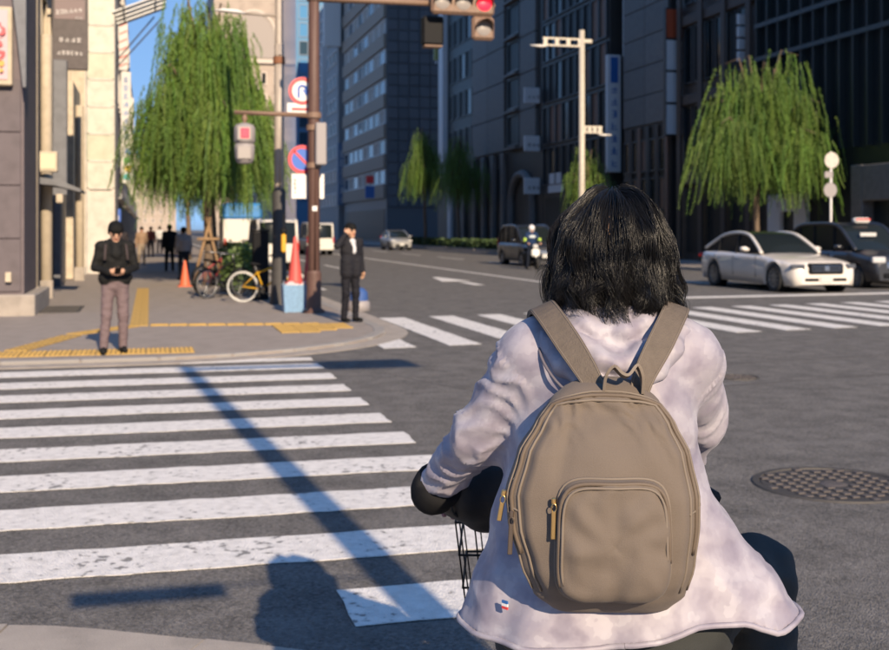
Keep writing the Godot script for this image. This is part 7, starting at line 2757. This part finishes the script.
func build_ridden_bike(at: Vector3, turn: float) -> void:
	var bs := Basis(Vector3.UP, turn)
	var t := thing("ridden_bicycle", "city bicycle with black hand covers and front wire basket under the cyclist", "bicycle", at + bs * Vector3(-0.035, 0, -0.2), turn)
	bicycle(t, mat("city_bike_paint", lin(0.05, 0.05, 0.055), 0.4), M.rubber, true)
	# padded hand covers
	var pad := mat("cover_black", lin(0.011, 0.012, 0.014), 0.6, 0.0, null, 1.0, T.fold_n, 0.4, false)
	for s in [-1.0, 1.0]:
		var c := Blend.new()
		var k := Color.WHITE
		var o := Vector3(-0.125 if s > 0 else 0.035, 0, -0.03)
		c.bone(o + Vector3(s * 0.325, 1.01, -0.085), o + Vector3(s * 0.25, 1.03, -0.16), 0.055, 0.072, k, 0.05)
		c.bone(o + Vector3(s * 0.25, 1.03, -0.15), o + Vector3(s * 0.195, 1.045, -0.10), 0.07, 0.045, k, 0.05)
		c.bone(o + Vector3(s * 0.31, 0.99, -0.10), o + Vector3(s * 0.275, 0.945, -0.14), 0.055, 0.05, k, 0.05)
		c.bone(o + Vector3(s * 0.24, 0.97, -0.15), o + Vector3(s * 0.215, 0.99, -0.10), 0.06, 0.05, k, 0.05)
		var wv := FastNoiseLite.new()
		wv.seed = 4
		wv.frequency = 9.0
		wv.fractal_type = FastNoiseLite.FRACTAL_NONE
		obj("hand_cover", c.mesh(0.009, func(p: Vector3, _n: Vector3) -> float: return 0.006 * wv.get_noise_3d(p.x, p.y, p.z)), pad, t)
		st_seam(t, o, s)
		obj("snap", lathe_mesh([Vector2(0, 0.003), Vector2(0.009, 0.002), Vector2(0.011, 0)], 14, true, Transform3D(Basis(Vector3.RIGHT, PI / 2), Vector3.ZERO)), M.black, t, o + Vector3(s * 0.338, 1.025, -0.032))
	# wire basket
	var st := stn()
	var x0 := 0.30
	var z0 := -0.30
	var z1 := -0.62
	for e in [[0.88, 1.0], [0.80, 0.97], [0.72, 0.94], [0.64, 0.9]]:
		var w: float = x0 * e[1]
		var cr := [Vector3(-w, e[0], z0), Vector3(w, e[0], z0), Vector3(w, e[0], z1), Vector3(-w, e[0], z1), Vector3(-w, e[0], z0)]
		for i in 4:
			tube(st, [cr[i], cr[i + 1]], 0.003, 5, false)
	for i in 14:
		var u := -1.0 + 2.0 * i / 13.0
		for z in [z0, z1]:
			tube(st, [Vector3(u * x0, 0.88, z), Vector3(u * x0 * 0.9, 0.64, z)], 0.002, 4, false)
		tube(st, [Vector3(u * x0 * 0.9, 0.64, z0), Vector3(u * x0 * 0.9, 0.64, z1)], 0.002, 4, false)
	for i in 3:
		var z := lerpf(z0, z1, i / 2.0)
		for s in [-1.0, 1.0]:
			tube(st, [Vector3(s * x0, 0.88, z), Vector3(s * x0 * 0.9, 0.64, z)], 0.002, 4, false)
	obj("basket", fin(st), M.black, t)
	st = stn(true)
	tube(st, [Vector3(0, 0.70, -0.33), Vector3(0, 0.66, -0.46)], 0.012, 8)
	obj("basket_bracket", fin(st), M.steel, t)
	# luggage rack and straps behind the saddle
	st = stn(true)
	for s in [-0.07, 0.07]:
		tube(st, [Vector3(s, 0.64, 0.22), Vector3(s, 0.69, 0.30), Vector3(s, 0.69, 0.62)], 0.006, 6)
		tube(st, [Vector3(s, 0.69, 0.55), Vector3(s * 0.9, 0.34, 0.50)], 0.006, 6)
	tube(st, [Vector3(-0.07, 0.69, 0.62), Vector3(0.07, 0.69, 0.62)], 0.006, 6)
	obj("rack", fin(st), M.black, t)

# raised seam round the mouth of a hand cover
func st_seam(t: Node3D, o: Vector3, s: float) -> void:
	var st := stn(true)
	var pts := []
	for i in 21:
		var a := TAU * i / 20.0
		pts.append(o + Vector3(s * 0.318 + cos(a) * 0.02 * s, 1.005 + sin(a) * 0.056, -0.062 + cos(a) * 0.052))
	tube(st, pts, 0.0035, 6, false)
	obj("cover_seam", fin(st), M.rubber, t)
